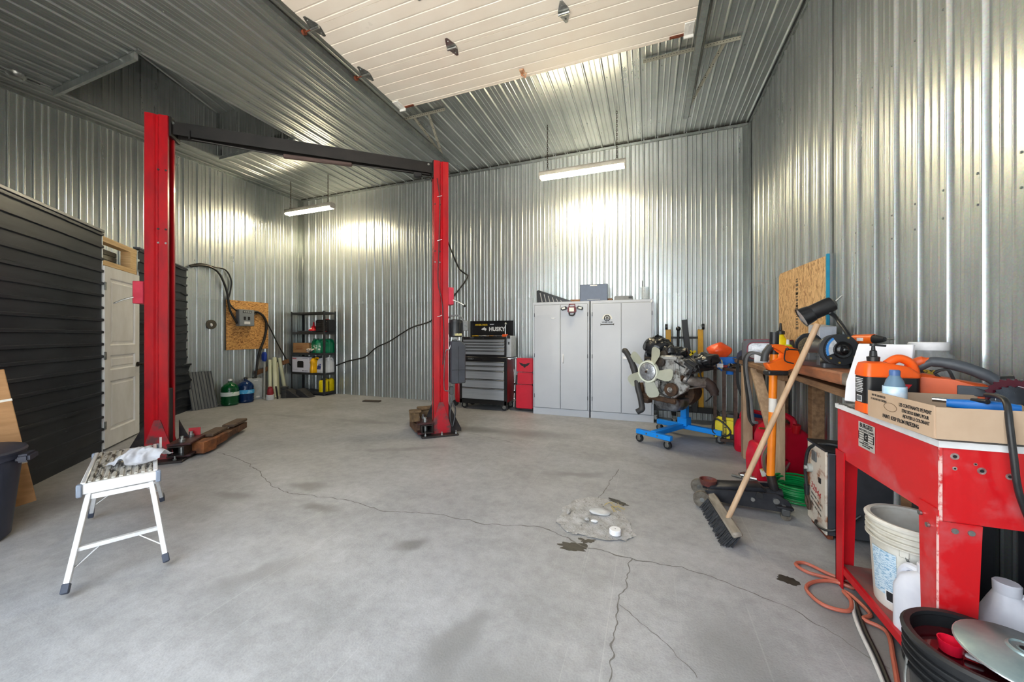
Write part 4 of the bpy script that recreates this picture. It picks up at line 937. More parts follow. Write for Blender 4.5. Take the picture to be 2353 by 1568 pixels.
tch = thing('tool_chest', 'black and silver top tool chest with open lid on the rolling cabinet', 'tool chest', (-2.645, 5.90, .908))
w_, d_ = .83, .38; yf = -d_/2
MB().box((0,.01,.17), (w_-.01,d_-.02,.30), bevel=.005).box((0,yf+.008,.015), (w_,.03,.03)).box((0,yf+.008,.320), (w_,.03,.04), bevel=.004).build('carcass', TBK, tch)
for s in (-1, 1): MB().box((s*(w_/2-.014),yf+.006,.17), (.03,.03,.30), bevel=.003).build('front_post', TBK, tch)
zz = (.030,.100,.152,.204,.250,.298)
for a, b in zip(zz[:-1], zz[1:]):
    dd = MB().box((0,yf-.004,(a+b)/2), (w_-.06,.02,b-a-.010), bevel=.002).build('drawer', TSIL, tch)
    MB().box((0,yf-.015,b-.012), (w_-.065,.009,.010), bevel=.002).build('drawer_pull', _M['dark_pull_grey'], dd)
lid_ = MB().box((0,d_/2+.004,.475), (w_+.01,.014,.30), bevel=.003).box((0,d_/2-.018,.62), (w_+.01,.05,.012)).build('lid', TBK, tch)
for s in (-1, 1): MB().box((s*(w_/2+.002),d_/2-.018,.475), (.012,.05,.30)).build('lid_side', TBK, tch)
FL = frame((.06,d_/2-.0045,.475), (1,0,0), y=(0,0,1)); WHT = mat('white_lettering', (235,236,238), .5)
text('lid_lettering', 'HUSKY', .10, FL @ Matrix.Translation((.03,0,0)), WHT, tch, bold=.004)
MB().prism([(-.16,.0),(-.13,.02),(-.11,.03),(-.095,.045),(-.09,.025),(-.06,.015),(-.055,-.01),(-.08,-.03),(-.10,-.012),(-.13,-.015)], .001, frame((-.06,d_/2-.0045,.475), (1,0,0), y=(0,0,1))).build('dog_emblem', WHT, tch)
YINK = mat('yellow_ink', (244,200,30), .5); text('sticker_lettering', '4WHEEL PARTS', .036, frame((-.22,d_/2-.0045,.555), (1,0,0), y=(0,0,1)), YINK, tch, bold=.002); MB().prism([(0,-.008),(.075,-.008),(.09,.008),(.006,.008)], .001, frame((-.05,d_/2-.0045,.562), (1,0,0), y=(0,0,1))).build('white_flash', WHT, tch)
text('front_lettering', 'HUSKY', .026, frame((-.22,yf-.0085,.320), (1,0,0), y=(0,0,1)), _M['pale_badge'], tch)
MB().cyl((0,yf-.008,.32), (0,yf-.014,.32), .008, seg=10).build('lock', CHR, tch)
cols = [('yellow-handled pliers lying in the open top tool chest', (230,184,40)), ('silver ratchet lying in the open top tool chest', (190,190,192)), ('brown-handled hammer in the open top tool chest', (150,110,60)), ('steel pliers with dark grips in the open top tool chest', (90,92,96))]
for i, (lb, c_) in enumerate(cols):
    x = (-.22,-.06,.08,.20)[i]; t = thing('hand_tool', lb, 'tool', (-2.645+x, 5.86, 1.247), R(random.uniform(-30,30)), 'hand tools in the top chest')
    MB().tube([(-.08,0,.012),(0,.01,.018),(.08,-.01,.012)], [.008,.011,.009], 8, smooth=3).build('grip', mat('grip_%d' % i, c_, .5), t); MB().ball((.085,-.01,.016), .018, (1.4,.8,.7)).build('head', STEEL, t)
ot = thing('orange_tool_holder', 'small orange block with a steel gauge at the right end of the top chest', 'tool', (-2.30,5.84,1.246))
MB().box((0,0,.022), (.09,.05,.044), bevel=.006).build('orange_block', mat('orange_plastic', (236,92,30), .4), ot); MB().tube([(0,.02,.04),(-.01,.03,.13),(.0,.03,.22)], .012, 8).ball((0,.03,.225), .022).build('steel_gauge', STEEL, ot)
sr = thing('side_rack', 'pale magnetic tool rack on the right side of the top tool chest', 'tool rack', (-2.22, 5.86, .905))
MB().box((.02,0,.18), (.09,.20,.36), bevel=.004).build('rack_panel', mat('pale_rack', (196,200,204), .4, metal=.3), sr); MB().box((.02,-.102,.235), (.022,.004,.045)).build('slot', INK, sr); MB().box((.02,-.11,.345), (.05,.03,.06), bevel=.004).build('holster', BLACKP, sr)
# red creeper folded upright, red padded creeper behind the post
CRED = mat('creeper_red_vinyl', (206,18,48), .45, col2=(190,14,42), scale=4); 
cr = thing('mechanic_creeper', 'red padded mechanic creeper with black winged emblem standing folded beside the grey cabinet', 'creeper', (-1.925, 5.80, 0))
for i, (z0, z1, x0, x1) in enumerate(((.05,.45,-.155,.135),(.455,.655,-.13,.14),(.66,.895,-.145,.145))):
    MB().box(((x0+x1)/2,0,(z0+z1)/2), (x1-x0,.05,z1-z0-.004), bevel=.012, seg=2).build('pad', CRED, cr)
FE = frame((0,-.0262,.775), (1,0,0), y=(0,0,1))
em = MB(); 
for s in (-1, 1): em.prism([(s*.02,.0),(s*.035,.03),(s*.095,.045),(s*.085,.025),(s*.075,.012),(s*.06,-.002),(s*.045,-.015),(s*.03,-.02)], .001, FE)
em.prism([(-.025,.02),(.025,.02),(.022,-.025),(0,-.045),(-.022,-.025)], .001, FE); em.build('wing_emblem', INK, cr)
MB().tube([(-.16,.03,.60),(-.175,.03,.10),(-.15,.03,.035),(.13,.03,.03)], .014, 8, smooth=3).build('frame', TBK, cr)
for z in (.18,.32,.46): MB().cyl((-.185,-.02,z), (-.185,.03,z), .02, seg=12).build('wheel', CHR, cr)
MB().tube([(-.215,.05,.70),(-.205,.04,.40),(-.21,.03,.06)], .016, 8, smooth=3).build('chrome_leg', CHR, cr)
rc = thing('red_air_tank', 'red cylinder tank with a small wheel half hidden behind the right lift post', 'tank', (-3.19, 5.85, 0))
MB().lathe([(0,.07),(.05,.075),(.075,.11),(.08,.16),(.08,.40),(.07,.45),(.03,.475),(0,.48)], seg=24).build('tank', REDPL, rc); MB().cyl((-.07,-.03,.055), (-.07,.0,.055), .055, seg=18).build('wheel', BLACKP, rc); MB().cyl((.05,.0,.0),(.05,.0,.09), .012, seg=8).build('foot', STEEL, rc)

# ================================================================ grey cabinets
CG = mat('pale_grey_enamel', (190,194,200), .38, col2=(182,186,193), scale=1.2, coat=.1); CGD = mat('cabinet_gap', (96,98,104), .6)
def steel_cabinet(label, x0, x1, handle):
    W = x1-x0; t = thing('steel_cabinet', label, 'cabinet', ((x0+x1)/2, 5.92, 0), 0, 'pair of grey steel cabinets'); D = .43; yf = -D/2
    MB().box((0,.01,.905), (W,D-.02,1.80), bevel=.004).build('body', CG, t)
    MB().box((0,yf+.004,.052), (W,.014,.104), bevel=.002).build('kick_plate', CG, t); MB().box((0,yf+.004,1.785), (W,.014,.040), bevel=.002).build('head_rail', CG, t)
    for s in (-1, 1):
        MB().box((s*(W/2-.012),yf+.004,.94), (.024,.014,1.66), bevel=.002).build('stile', CG, t)
    for s in (-1, 1):
        dw = W/2-.030
        dd = MB().box((s*(dw/2+.003),yf-.001,.936), (dw,.022,1.648), bevel=.003).build('door', CG, t)
        if s > 0:
            if handle == 'v': MB().box((.045,yf-.018,.905), (.022,.014,.15), bevel=.005).tube([(.045,yf-.02,.95),(.047,yf-.045,.92),(.047,yf-.045,.86),(.045,yf-.03,.84)], .009, 8, smooth=3).build('handle', mat('white_metal_handle', (236,236,238), .3), dd)
            else: MB().box((.05,yf-.018,.935), (.05,.014,.05), bevel=.005).bar((.035,yf-.04,.932), (.15,yf-.045,.918), .02, .022, bevel=.005).build('handle', mat('white_metal_handle', (236,236,238), .3), dd)
        for z in (.3, .95, 1.6): MB().cyl((s*(W/2-.024),yf-.013,z-.03), (s*(W/2-.024),yf-.013,z+.03), .006, seg=8).build('hinge', CGD, dd)
    return t
ca = steel_cabinet('grey double-door steel cabinet next to the red creeper', -1.752, -.850, 'v'); cb = steel_cabinet('grey double-door steel cabinet behind the engine, with a wheel emblem', -.828, .078, 'h')
MB().box((.0,-.216,1.775), (.05,.002,.010)).build('maker_plate', PAPER, ca); MB().box((.0,-.216,1.782), (.06,.002,.010)).build('maker_plate', PAPER, cb)
for k in range(3): MB().ball((-.14+.025*k,-.228,1.545), .010, (1,.5,1)).build('door_magnet', PAPER, ca)
# wheel emblem on the right cabinet
FW = frame((-.205,-.2278,1.50), (1,0,0), y=(0,0,1)); CRM = mat('cream_sticker', (236,234,222), .5)
MB().prism([(.075*math.cos(t_)*1.0,.075*math.sin(t_)+.02) for t_ in [math.pi*i/16 for i in range(17)]], .001, FW).build('emblem_arch', CRM, cb)
MB().ring(FW @ V(0,.035,.0015), (0,-1,0), .042, .006, 24, 6).ring(FW @ V(0,.035,.0015), (0,-1,0), .014, .005, 14, 6).build('emblem_wheel', INK, cb)
for k in range(6):
    a = k*math.pi/3; MB().bar(FW @ V(.014*math.cos(a),.035+.014*math.sin(a),.002), FW @ V(.04*math.cos(a),.035+.04*math.sin(a),.002), .008, .002, up=(0,1,0)).build('emblem_spoke', INK, cb)
text('emblem_lettering', 'WHEEL CLUB', .026, FW @ Matrix.Translation((0,-.028,.001)), INK, cb, bold=.001)
MB().prism([(-.105,-.045),(-.085,-.055),(.085,-.053),(.105,-.043),(.098,-.058),(.105,-.075),(.085,-.068),(-.085,-.070),(-.105,-.080),(-.096,-.064)], .001, FW).build('emblem_wrench', mat('dark_olive_ink', (60,56,48), .6), cb)
MB().ball((.425,-.225,1.765), .018, (1,.4,1)).build('door_magnet', PAPER, cb)
# magnetic work light stuck on the left cabinet
wlg = thing('work_light', 'red and black magnetic work light with two side lamps on the grey cabinet door', 'work light', (-1.115, 5.68, 1.675))
MB().box((0,0,0), (.135,.05,.10), bevel=.014, seg=2).build('lamp_body', mat('dark_red_housing', (110,18,34), .4), wlg); MB().box((0,-.026,0), (.078,.006,.062), bevel=.004).build('lens', mat('pale_lens', (240,242,226), .2), wlg)
for s in (-1, 1):
    MB().box((s*.125,0,.022*1), (.10,.035,.055), rot=Matrix.Rotation(s*R(14), 3, 'Y'), bevel=.012, seg=2).build('side_lamp', BLACKP, wlg); MB().box((s*.13,-.019,.024), (.05,.004,.025), rot=Matrix.Rotation(s*R(14), 3, 'Y')).build('side_lens', _M['pale_lens'], wlg)
MB().tube([(-.045,0,.05),(-.045,0,.085),(.045,0,.085),(.045,0,.05)], .008, 8).build('carry_handle', mat('dark_red_housing', (110,18,34), .4), wlg); MB().tube([(-.045,0,-.045),(-.03,-.02,-.085),(.03,-.02,-.085),(.045,0,-.045)], .010, 8, smooth=3).build('stand_loop', BLACKP, wlg)
# things on top of the cabinets
zt = 1.806
gt = thing('plastic_duct', 'black ribbed plastic duct lying on top of the left grey cabinet', 'duct', (-1.43,5.88,zt))
MB().prism([(-.29,.0),(.29,.0),(.28,.02),(-.27,.215),(-.30,.20)], .14, frame((0,.07,0), (1,0,0), z=(0,-1,0)), bevel=.006).build('duct_shell', mat('black_gloss_plastic', (22,22,24), .3), gt)
for i in range(6): MB().bar((-.20+.065*i,-.075,.012), (-.235+.068*i,-.075,.165-.026*i), .006, .014, up=(1,0,0)).build('rib', mat('pale_rib', (150,150,150), .4), gt)
sb_ = thing('steel_box', 'dark glossy box standing on edge on top of the grey cabinets', 'box', (-.80,5.90,zt))
MB().box((0,0,.135), (.43,.16,.27), bevel=.006).build('box_body', mat('dark_glossy_box', (44,48,58), .18, metal=.35, coat=.3), sb_); MB().box((0,-.082,.25), (.11,.003,.016)).build('name_strip', PAPER, sb_); MB().box((0,-.082,.03), (.20,.003,.012)).build('print_strip', mat('grey_print', (150,156,166), .5), sb_)
fc = MB().box((0,0,.025), (.66,.20,.05), bevel=.003).build('flat_cardboard', mat('brown_flat_card', (152,112,84), .8), None, (-.86,6.02,zt)); tag(fc, 'flat brown cardboard tray behind the dark box on the cabinets', 'cardboard')
gc = thing('grey_case', 'small grey plastic case on top of the right grey cabinet', 'case', (-.35,5.88,zt)); MB().box((0,0,.035), (.27,.18,.07), bevel=.010, seg=2).build('case_body', mat('mid_grey_case', (128,130,132), .5), gc); MB().box((.10,-.09,.04), (.05,.01,.03), bevel=.003).build('clasp', BLACKP, gc)
pj = thing('clear_beaker', 'clear plastic jug with a thin black rod on the right grey cabinet', 'jug', (-.05,5.90,zt)); CLR = mat('clear_plastic', (226,230,232), .12, trans=.85, ior=1.15, amt=.03)
MB().lathe([(0,.003),(.055,0),(.06,.005),(.066,.20),(.063,.20),(.057,.008),(0,.008)], seg=24).build('jug_wall', CLR, pj); MB().cyl((-.025,0,.01), (-.03,0,.30), .005, seg=6).build('rod', BLACKP, pj)

# ================================================================ folded yellow engine hoist behind the engine
HY = mat('hoist_yellow', (214,160,22), .4, col2=(198,142,14), scale=5); HB = mat('hoist_black', (24,24,26), .4)
eh = thing('engine_hoist', 'folded yellow and black engine hoist standing at the back wall', 'engine hoist', (.50, 5.80, 0))
for s, x in ((-1,-.215),(1,.215)):
    MB().bar((x,.10,.16), (x,.16,1.36), .080, .070, up=(1,0,0), bevel=.004).build('folded_leg', HY, eh)
    MB().cyl((x+s*.01,.10,1.40), (x+s*.045,.10,1.40), .042, seg=18).build('leg_caster', BLACKP, eh); MB().box((x,.12,1.38), (.05,.05,.04)).build('caster_bracket', STEEL, eh)
MB().bar((-.215,.14,1.24), (.215,.14,1.24), .03, .03, bevel=.003).build('spreader_bar', HB, eh)
MB().bar((0.13,.02,.18), (-.005,.08,1.50), .075, .075, up=(1,0,0), bevel=.004).build('boom', HB, eh)
MB().cyl((-.10,.02,.55), (-.09,.04,1.05), .045, seg=14).cyl((-.09,.04,1.05), (-.085,.05,1.36), .018, seg=10).ball((-.085,.05,1.37), .035).build('hydraulic_ram', HB, eh)
MB().bar((-.47,.06,.20), (.38,.06,.20), .06, .08, bevel=.004).build('base_beam', HB, eh); MB().bar((.38,.06,.20), (.42,-.20,.16), .06, .07, bevel=.004).build('rear_leg', HB, eh); MB().bar((-.16,.06,.20), (-.15,-.12,.16), .06, .07, bevel=.004).build('rear_leg', HB, eh)
for x, y in ((-.40,.05),(.42,-.20),(-.15,-.13)): caster(eh, x, y, .045)
MB().box((.10,.02,1.02), (.03,.02,.10), rot=Matrix.Rotation(R(50), 3, 'Y')).box((.09,.02,1.03), (.02,.02,.07), rot=Matrix.Rotation(R(-30), 3, 'Y')).build('yellow_pin', YEL2, eh)

# ================================================================ blue engine stand and V6 engine
SB = mat('stand_blue', (24,146,238), .38, col2=(18,134,226), scale=4)
es = thing('engine_stand', 'bright blue engine stand on casters carrying the engine', 'engine stand', (.09, 4.56, 0), R(-33.5))
MB().bar((-.235,-.03,.125), (.205,-.03,.125), .055, .055, bevel=.004).build('front_bar', SB, es); MB().bar((-.37,.62,.125), (.43,.66,.125), .06, .06, bevel=.004).build('rear_bar', SB, es)
MB().bar((-.02,-.03,.135), (-.02,.66,.135), .065, .06, bevel=.004).build('spine', SB, es)
MB().bar((-.01,.64,.10), (-.01,.64,.80), .075, .075, up=(0,1,0), bevel=.005).build('upright', SB, es); MB().box((-.01,.63,.19), (.12,.12,.10), bevel=.004).build('upright_socket', SB, es)
MB().cyl((-.01,.40,.80), (-.01,.72,.80), .045, seg=16).cyl((-.01,.38,.80), (-.01,.41,.80), .14, seg=20).build('mounting_head', HB, es)
for x, y in ((-.20,-.03),(.16,-.03),(-.34,.62),(.41,.66)): caster(es, x, y, .045)
for x in (-.09,.05): MB().cyl((x,-.06,.125), (x,-.066,.125), .010, seg=8).build('bolt', STEEL, es)
en = thing('car_engine', 'dirty V6 engine with cream fan mounted on the blue stand', 'engine', (.09, 4.56, 0), R(-33.5))
ALC = mat('cast_aluminium_dirty', (188,188,186), .5, metal=.55, col2=(104,98,92), scale=16, contrast=(.46,.62), bump=.15)
DRK = mat('oily_dark_metal', (52,48,46), .45, metal=.4, col2=(78,68,60), scale=18, bump=.15); BRN = mat('rusted_engine_iron', (92,66,46), .7, metal=.2, col2=(60,46,38), scale=14, bump=.25)
BAG = mat('black_bin_liner', (24,25,27), .22, col2=(40,42,46), scale=10, bump=.4, bscale=16)
FANM = mat('cream_nylon', (228,231,216), .42, col2=(220,223,206), scale=5); RUB = mat('hose_rubber', (46,46,48), .55, col2=(66,64,62), scale=12)
MB().box((.0,.25,.70), (.40,.36,.30), bevel=.03, seg=2).build('engine_block', DRK, en)
MB().prism([(-.19,.56),(.17,.55),(.23,.60),(.33,.66),(.35,.72),(.25,.76),(.24,1.03),(.05,1.04),(-.02,.98),(-.16,.92),(-.22,.70)], .05, frame((0,.11,0), (1,0,0), z=(0,-1,0)), bevel=.010).build('timing_cover', ALC, en)
MB().box((.16,.055,.90), (.09,.04,.24), bevel=.012, seg=2).box((.13,.05,1.02), (.20,.05,.05), bevel=.012).build('front_housing', ALC, en)
MB().lathe([(0,0),(.105,0),(.11,.012),(.11,.03),(.09,.04),(0,.04)], (.06,.10,.72), 20, rot=Matrix.Rotation(R(90), 3, 'X')).build('water_pump', ALC, en)
def pulley(c, r, y0, y1, m_):
    mb = MB(); mb.lathe([(0,0),(r*.45,0),(r*.5,.006),(r*.85,.006),(r,.0),(r,.012),(r*.9,.018),(r,.024),(r,.036),(r*.6,.04),(0,.04)], (c[0], y1, c[1]), 26, rot=Matrix.Rotation(R(90), 3, 'X')); return mb.build('pulley', m_, en)
pulley((.171,.663), .075, 0, .04, BRN); pulley((.036,.968), .052, 0, .05, DRK); pulley((.06,1.06), .04, 0, .08, DRK); pulley((-.088,.85), .125, 0, .03, DRK)
MB().lathe([(0,-.006),(.02,-.006),(.022,.004),(.03,.006),(.03,.0),(0,0)], (.171,-.004,.663), 16, rot=Matrix.Rotation(R(90), 3, 'X')).build('crank_bolt', ALC, en)
# cream five-blade fan with silver clutch
fan = MB(); fc_ = V(-.088,-.03,.85)
def fpt(r, a, y=0): return fc_ + V(r*math.cos(a), y, r*math.sin(a))
fan.loft([[fpt(r, 2*math.pi*k/28, y) for k in range(28)] for r, y in ((.108,-.012),(.128,-.012),(.130,.022),(.108,.022))], closed=True)
fo = fan.build('fan_hub', FANM, en)
for k in range(5):
    a0 = R(62 - 72*k); bl = MB(); N = 7
    def blade(u, v):
        r = .120 + u*.185; wdt = .042 + .036*min(1, u*1.3); a = a0 + (v-.5)*2*math.atan(wdt/max(r, .1)) + .10*u
        rr_ = r - .028*(abs(v-.5)*2)**5*u
        return fpt(rr_, a, .005 + (v-.5)*.055*(1-.3*u))
    bl.grid(blade, N, 6); bmesh.ops.solidify(bl.bm, geom=bl.bm.faces[:], thickness=.006); bl.build('fan_blade', FANM, en)
cl = MB(); cl.lathe([(0,-.035),(.02,-.035),(.024,-.028),(.03,-.022),(.092,-.02),(.102,-.012),(.104,.02),(0,.02)], tuple(fc_ + V(0,.0,0)), 32, rot=Matrix.Rotation(R(-90), 3, 'X')); cl.build('fan_clutch', mat('silver_clutch', (196,200,206), .38, metal=.7, col2=(150,152,156), scale=40), en)
for k in range(24):
    a = 2*math.pi*k/24; MB().bar(fpt(.042,a,-.0225), fpt(.088,a,-.0225), .003, .006, up=(0,1,0)).build('clutch_fin', _M['silver_clutch'], en)
MB().cyl(tuple(fc_+V(0,-.03,0)), tuple(fc_+V(0,-.046,0)), .014, seg=6).build('clutch_nut', BRN, en)
# radiator hose, crossmember, pan, heads, covers, exhaust, bag
MB().tube([(-.455,.02,1.08),(-.42,.0,1.07),(-.36,.0,.99),(-.31,.01,.87),(-.28,.02,.76),(-.25,.0,.645),(-.215,.0,.53),(-.19,.0,.42),(-.19,-.01,.385),(-.235,-.03,.35)], [.036,.034,.036,.040,.036,.032,.032,.034,.036,.034], 14, smooth=5).build('radiator_hose', RUB, en)
MB().bar((-.23,.10,.545), (.20,.10,.525), .10, .065, bevel=.012).box((-.19,.08,.49), (.12,.10,.06), bevel=.01).box((-.26,.10,.61), (.06,.08,.16), bevel=.012).build('front_bracket', BRN, en)
MB().loft([[(x, y, z) for x, y in rrect(w, d, .04, 3, .06, .22)] for w, d, z in ((.32,.30,.54),(.30,.28,.46),(.24,.24,.41),(.20,.20,.40))]).build('oil_pan', mat('grey_oily_pan', (140,143,148), .4, metal=.6, col2=(58,56,56), scale=10, bump=.2), en)
def head(cx, rotdeg, nm, m1):
    rot = Matrix.Rotation(R(rotdeg), 3, 'Y')
    MB().box(V(cx,.27,.92), (.16,.40,.13), rot=rot, bevel=.02, seg=2).build('cylinder_head', ALC, en)
    return rot
head(.26, 35, 'a', ALC); head(-.16, -35, 'b', ALC)
vc = MB(); rot = Matrix.Rotation(R(30), 3, 'Y'); c0 = V(.34,.30,.935); vc.box(c0, (.17,.46,.10), rot=rot, bevel=.03, seg=3)
for k in range(5): vc.box(c0 + rot @ V(0,-.18+.09*k,.055), (.12,.03,.03), rot=rot, bevel=.012)
vc.build('valve_cover', mat('black_crinkle_cover', (48,49,52), .5, col2=(34,34,36), scale=20, bump=.3), en)
MB().box((.24,.10,.88), (.09,.05,.13), rot=Matrix.Rotation(R(40), 3, 'Y'), bevel=.012).build('head_end', ALC, en)
ex = MB(); ex.tube([(.22,.14,.80),(.30,.16,.77),(.36,.24,.75),(.42,.34,.74)], [.052,.055,.06,.062], 14, smooth=4); ex.build('heat_shield', mat('grey_heat_shield', (146,142,138), .5, metal=.5, col2=(110,100,92), scale=14), en)
MB().tube([(.40,.30,.76),(.45,.32,.72),(.49,.33,.66),(.50,.33,.61)], [.055,.058,.050,.042], 14, smooth=4).build('exhaust_manifold', mat('dark_rust_manifold', (70,54,48), .7, metal=.2, col2=(48,38,36), scale=16), en)
MB().cyl((.19,.11,.815), (.27,.10,.78), .036, .040, seg=14).build('outlet_flange', BRN, en)
MB().loft([[(.08+.20*q*math.cos(a)*1.0, .42+yy, .60+.17*q*math.sin(a)) for a in [2*math.pi*k/20 for k in range(20)]] for q, yy in ((1,-.10),(1.05,.0),(.9,.12),(.5,.22))]).build('bell_housing', BRN, en)
bg_ = MB(); bg_.ball((-.12,.22,1.14), .15, (1.15,1.0,.80), 4).ball((.06,.24,1.07), .15, (1.2,1.0,.55), 4).ball((-.19,.16,1.03), .09, (.8,.8,1.4), 3); bg_.crumple(.05, 9, 2).crumple(.022, 26, 5)
bg_.build('bin_liner_cover', BAG, en, ang=60)
MB().ball((.06,.20,1.02), .10, (1.5,1.0,.5), 4).crumple(.02, 22, 8).build('intake_manifold', ALC, en)
bg2 = MB(); bg2.ball((.40,.36,1.0), .11, (1.2,1.5,.6), 4).crumple(.035, 14, 9); bg2.build('bin_liner_cover', BAG, en, ang=60)
MB().box((-.14,.10,1.0), (.14,.04,.03), bevel=.006).box((-.08,.09,.965), (.10,.03,.05), bevel=.01).build('coolant_pipe', DRK, en)
for i, pts in enumerate(([(.16,.06,1.0),(.26,.04,.95),(.34,.12,.87),(.30,.10,.76)], [(.20,.10,.70),(.33,.08,.69),(.46,.20,.72)], [(.30,.20,1.02),(.40,.16,.95),(.42,.20,.80)], [(.48,.30,.60),(.44,.32,.56),(.40,.34,.53)], [(-.12,.05,.76),(-.02,.03,.70),(.06,.03,.62)])):
    MB().tube(pts, .008, 6, smooth=4).build('wire_loom', BLACKP if i != 1 else STEEL, en)
MB().tube([(-.01,.06,.98),(.05,.03,.86),(.12,.03,.74),(.16,.035,.59),(.09,.03,.58),(.0,.03,.64),(-.05,.04,.75)], .013, 6, smooth=5).build('drive_belt', RUB, en)
MB().box((.0,.02,.70), (.07,.03,.13), bevel=.02, seg=2).build('bracket_plate', ALC, en)

# ================================================================ strand board on the right wall
rb = thing('strand_board_right', 'tall strand board with a blue edge on the right wall above the workbench', 'board', (XR-.027, 4.21, 1.55))
rb.name = 'strand_board'
MB().prism([(-.575,-.42),(.575,-.42),(.575,.36),(.53,.395),(-.575,.37)], .014, frame((-.007,0,0), (0,1,0), z=(1,0,0)), bevel=.002).build('board', OSB2, rb)
MB().box((-.004,-.585,-.02), (.02,.016,.80)).build('blue_edge', mat('blue_sealed_edge', (22,120,156), .5, col2=(40,150,180), scale=6), rb)
GINK = mat('faded_grey_print', (104,86,66), .7); 
for k, (zz_, hh_) in enumerate(((.20,.10),(.06,.07),(-.02,.03),(-.12,.12))): print_marks(frame((-.0072,.05,zz_), (0,0,1), y=(0,1,0)), hh_*1.6, .07, GINK, rb, 20+k, 'faded_stamp')

# ================================================================ timber workbench
WOOD = mat('weathered_bench_wood', (150,116,84), .75, col2=(112,84,60), scale=5, stretch=(6,1,6), bump=.12); WOODP = mat('pine_stud', (186,158,128), .7, col2=(150,124,98), scale=4, stretch=(6,6,.8), bump=.06); WOODR = mat('reddish_slab', (168,104,68), .65, col2=(126,88,66), scale=4, stretch=(5,1,5), bump=.12); WOODG = mat('greyed_plank', (138,128,116), .8, col2=(104,94,84), scale=5, stretch=(6,1,6), bump=.15)
wbn = thing('workbench', 'rough timber workbench along the right wall', 'workbench', (1.15, 3.6, 0))
def rel(x, y, z): return (x-1.15, y-3.6, z)
for i, (x, m_) in enumerate(((1.00,WOOD),(1.14,WOODG),(1.28,WOOD))): MB().box(rel(x,4.12,.985), (.135,1.45,.04), bevel=.004).build('top_plank', m_, wbn)
MB().box(rel(1.075,3.02,1.037), (.15,.98,.072), bevel=.012).build('top_slab', WOODR, wbn); MB().box(rel(1.235,2.97,1.037), (.16,1.06,.070), bevel=.006).build('top_slab', WOODG, wbn)
MB().box(rel(1.07,2.475,1.037), (.14,.10,.066), bevel=.006).build('top_slab', WOODG, wbn)
MB().bar(rel(1.14,2.44,.93), rel(1.10,3.55,.965), .14, .045, bevel=.004).build('under_plank', WOOD, wbn); MB().bar(rel(1.005,3.42,.96), rel(1.005,4.75,.965), .04, .085, bevel=.003).build('front_apron', WOOD, wbn)
MB().box(rel(1.01,3.63,.48), (.09,.085,.96), bevel=.003).build('leg', WOODP, wbn); MB().box(rel(.965,4.42,.48), (.085,.09,.96), bevel=.003).build('leg', WOODP, wbn); MB().box(rel(1.30,3.70,.48), (.085,.085,.96), bevel=.003).build('leg', WOOD, wbn); MB().box(rel(1.31,4.55,.48), (.085,.085,.96), bevel=.003).build('leg', WOOD, wbn); MB().box(rel(1.30,2.50,.48), (.085,.085,.96), bevel=.003).build('leg', WOOD, wbn)
MB().bar(rel(.985,4.18,.95), rel(1.0,3.68,.42), .04, .085, up=(1,0,0), bevel=.003).build('brace', WOODP, wbn)
# small rusty steel table beyond the bench
STB = mat('brown_rusty_angle', (92,72,62), .65, metal=.3, col2=(66,52,46), scale=20, bump=.2)
stt = thing('steel_table', 'low rusty angle-iron table beyond the timber workbench', 'table', (1.02, 4.98, 0))
MB().prism([(-.30,.16),(-.10,-.22),(.32,-.22),(.32,.30),(-.30,.30)], .035, frame((0,0,.86), (1,0,0), y=(0,1,0)), bevel=.003).build('table_top', STB, stt)
for x, y in ((-.20,-.10),(-.10,-.19),(.28,-.18),(.28,.26),(-.24,.25)): MB().prism(ribbon([(x,y+.035),(x,y),(x+.035,y)], .005), .86, Matrix.Identity(4)).build('leg', STB, stt)
MB().box((.0,-.15,.06), (.46,.04,.03)).build('foot_rail', STB, stt)

# ================================================================ bench grinder with lamp
gr = thing('bench_grinder', 'grey bench grinder with a stone wheel and a wire wheel on the workbench', 'bench grinder', (1.085, 2.97, 1.074), R(8)); gr.scale = (.88,.88,.92)
GB = mat('grinder_grey', (62,64,68), .45, metal=.2, col2=(74,76,80), scale=8); GBD = mat('grinder_black_guard', (36,38,42), .4)
MB().loft([[(x, y, z) for x, y in rrect(w, d, .02, 3)] for w, d, z in ((.17,.30,0),(.17,.30,.03),(.12,.22,.045),(.10,.16,.06))]).build('base', GB, gr)
MB().cyl((0,-.11,.125), (0,.11,.125), .065, seg=22).build('motor_body', GB, gr)
MB().cyl((0,-.20,.125), (0,-.145,.125), .104, seg=36).build('wheel_guard', GBD, gr)
MB().lathe([(0,.024),(.024,.022),(.034,.014),(.038,.010),(.052,.012),(.056,.008),(.056,-.004),(0,-.004)], (0,-.206,.125), 24, rot=Matrix.Rotation(R(90), 3, 'X')).build('guard_hub', mat('gloss_black_cap', (20,20,22), .2), gr)
MB().ball((0,-.232,.125), .026).build('hub_dome', _M['gloss_black_cap'], gr)
MB().cyl((-.03,-.165,.128), (-.03,-.185,.128), .098, seg=36).build('guard_rim', GB, gr)
MB().prism([(0,0)]+[(.097*math.cos(a), .097*math.sin(a)) for a in [R(125+i*10) for i in range(9)]], .006, frame((0,-.2008,.125), (1,0,0), z=(0,-1,0))).build('stone_label', mat('stone_wheel_label', (196,198,200), .5, col2=(160,164,170), scale=40), gr)
MB().prism([(.097*math.cos(a), .097*math.sin(a)) for a in [R(125+i*8) for i in range(11)]]+[(.084*math.cos(a), .084*math.sin(a)) for a in [R(205-i*8) for i in range(11)]], .008, frame((0,-.2008,.125), (1,0,0), z=(0,-1,0))).build('blue_ring', mat('blue_print', (60,130,200), .5), gr)
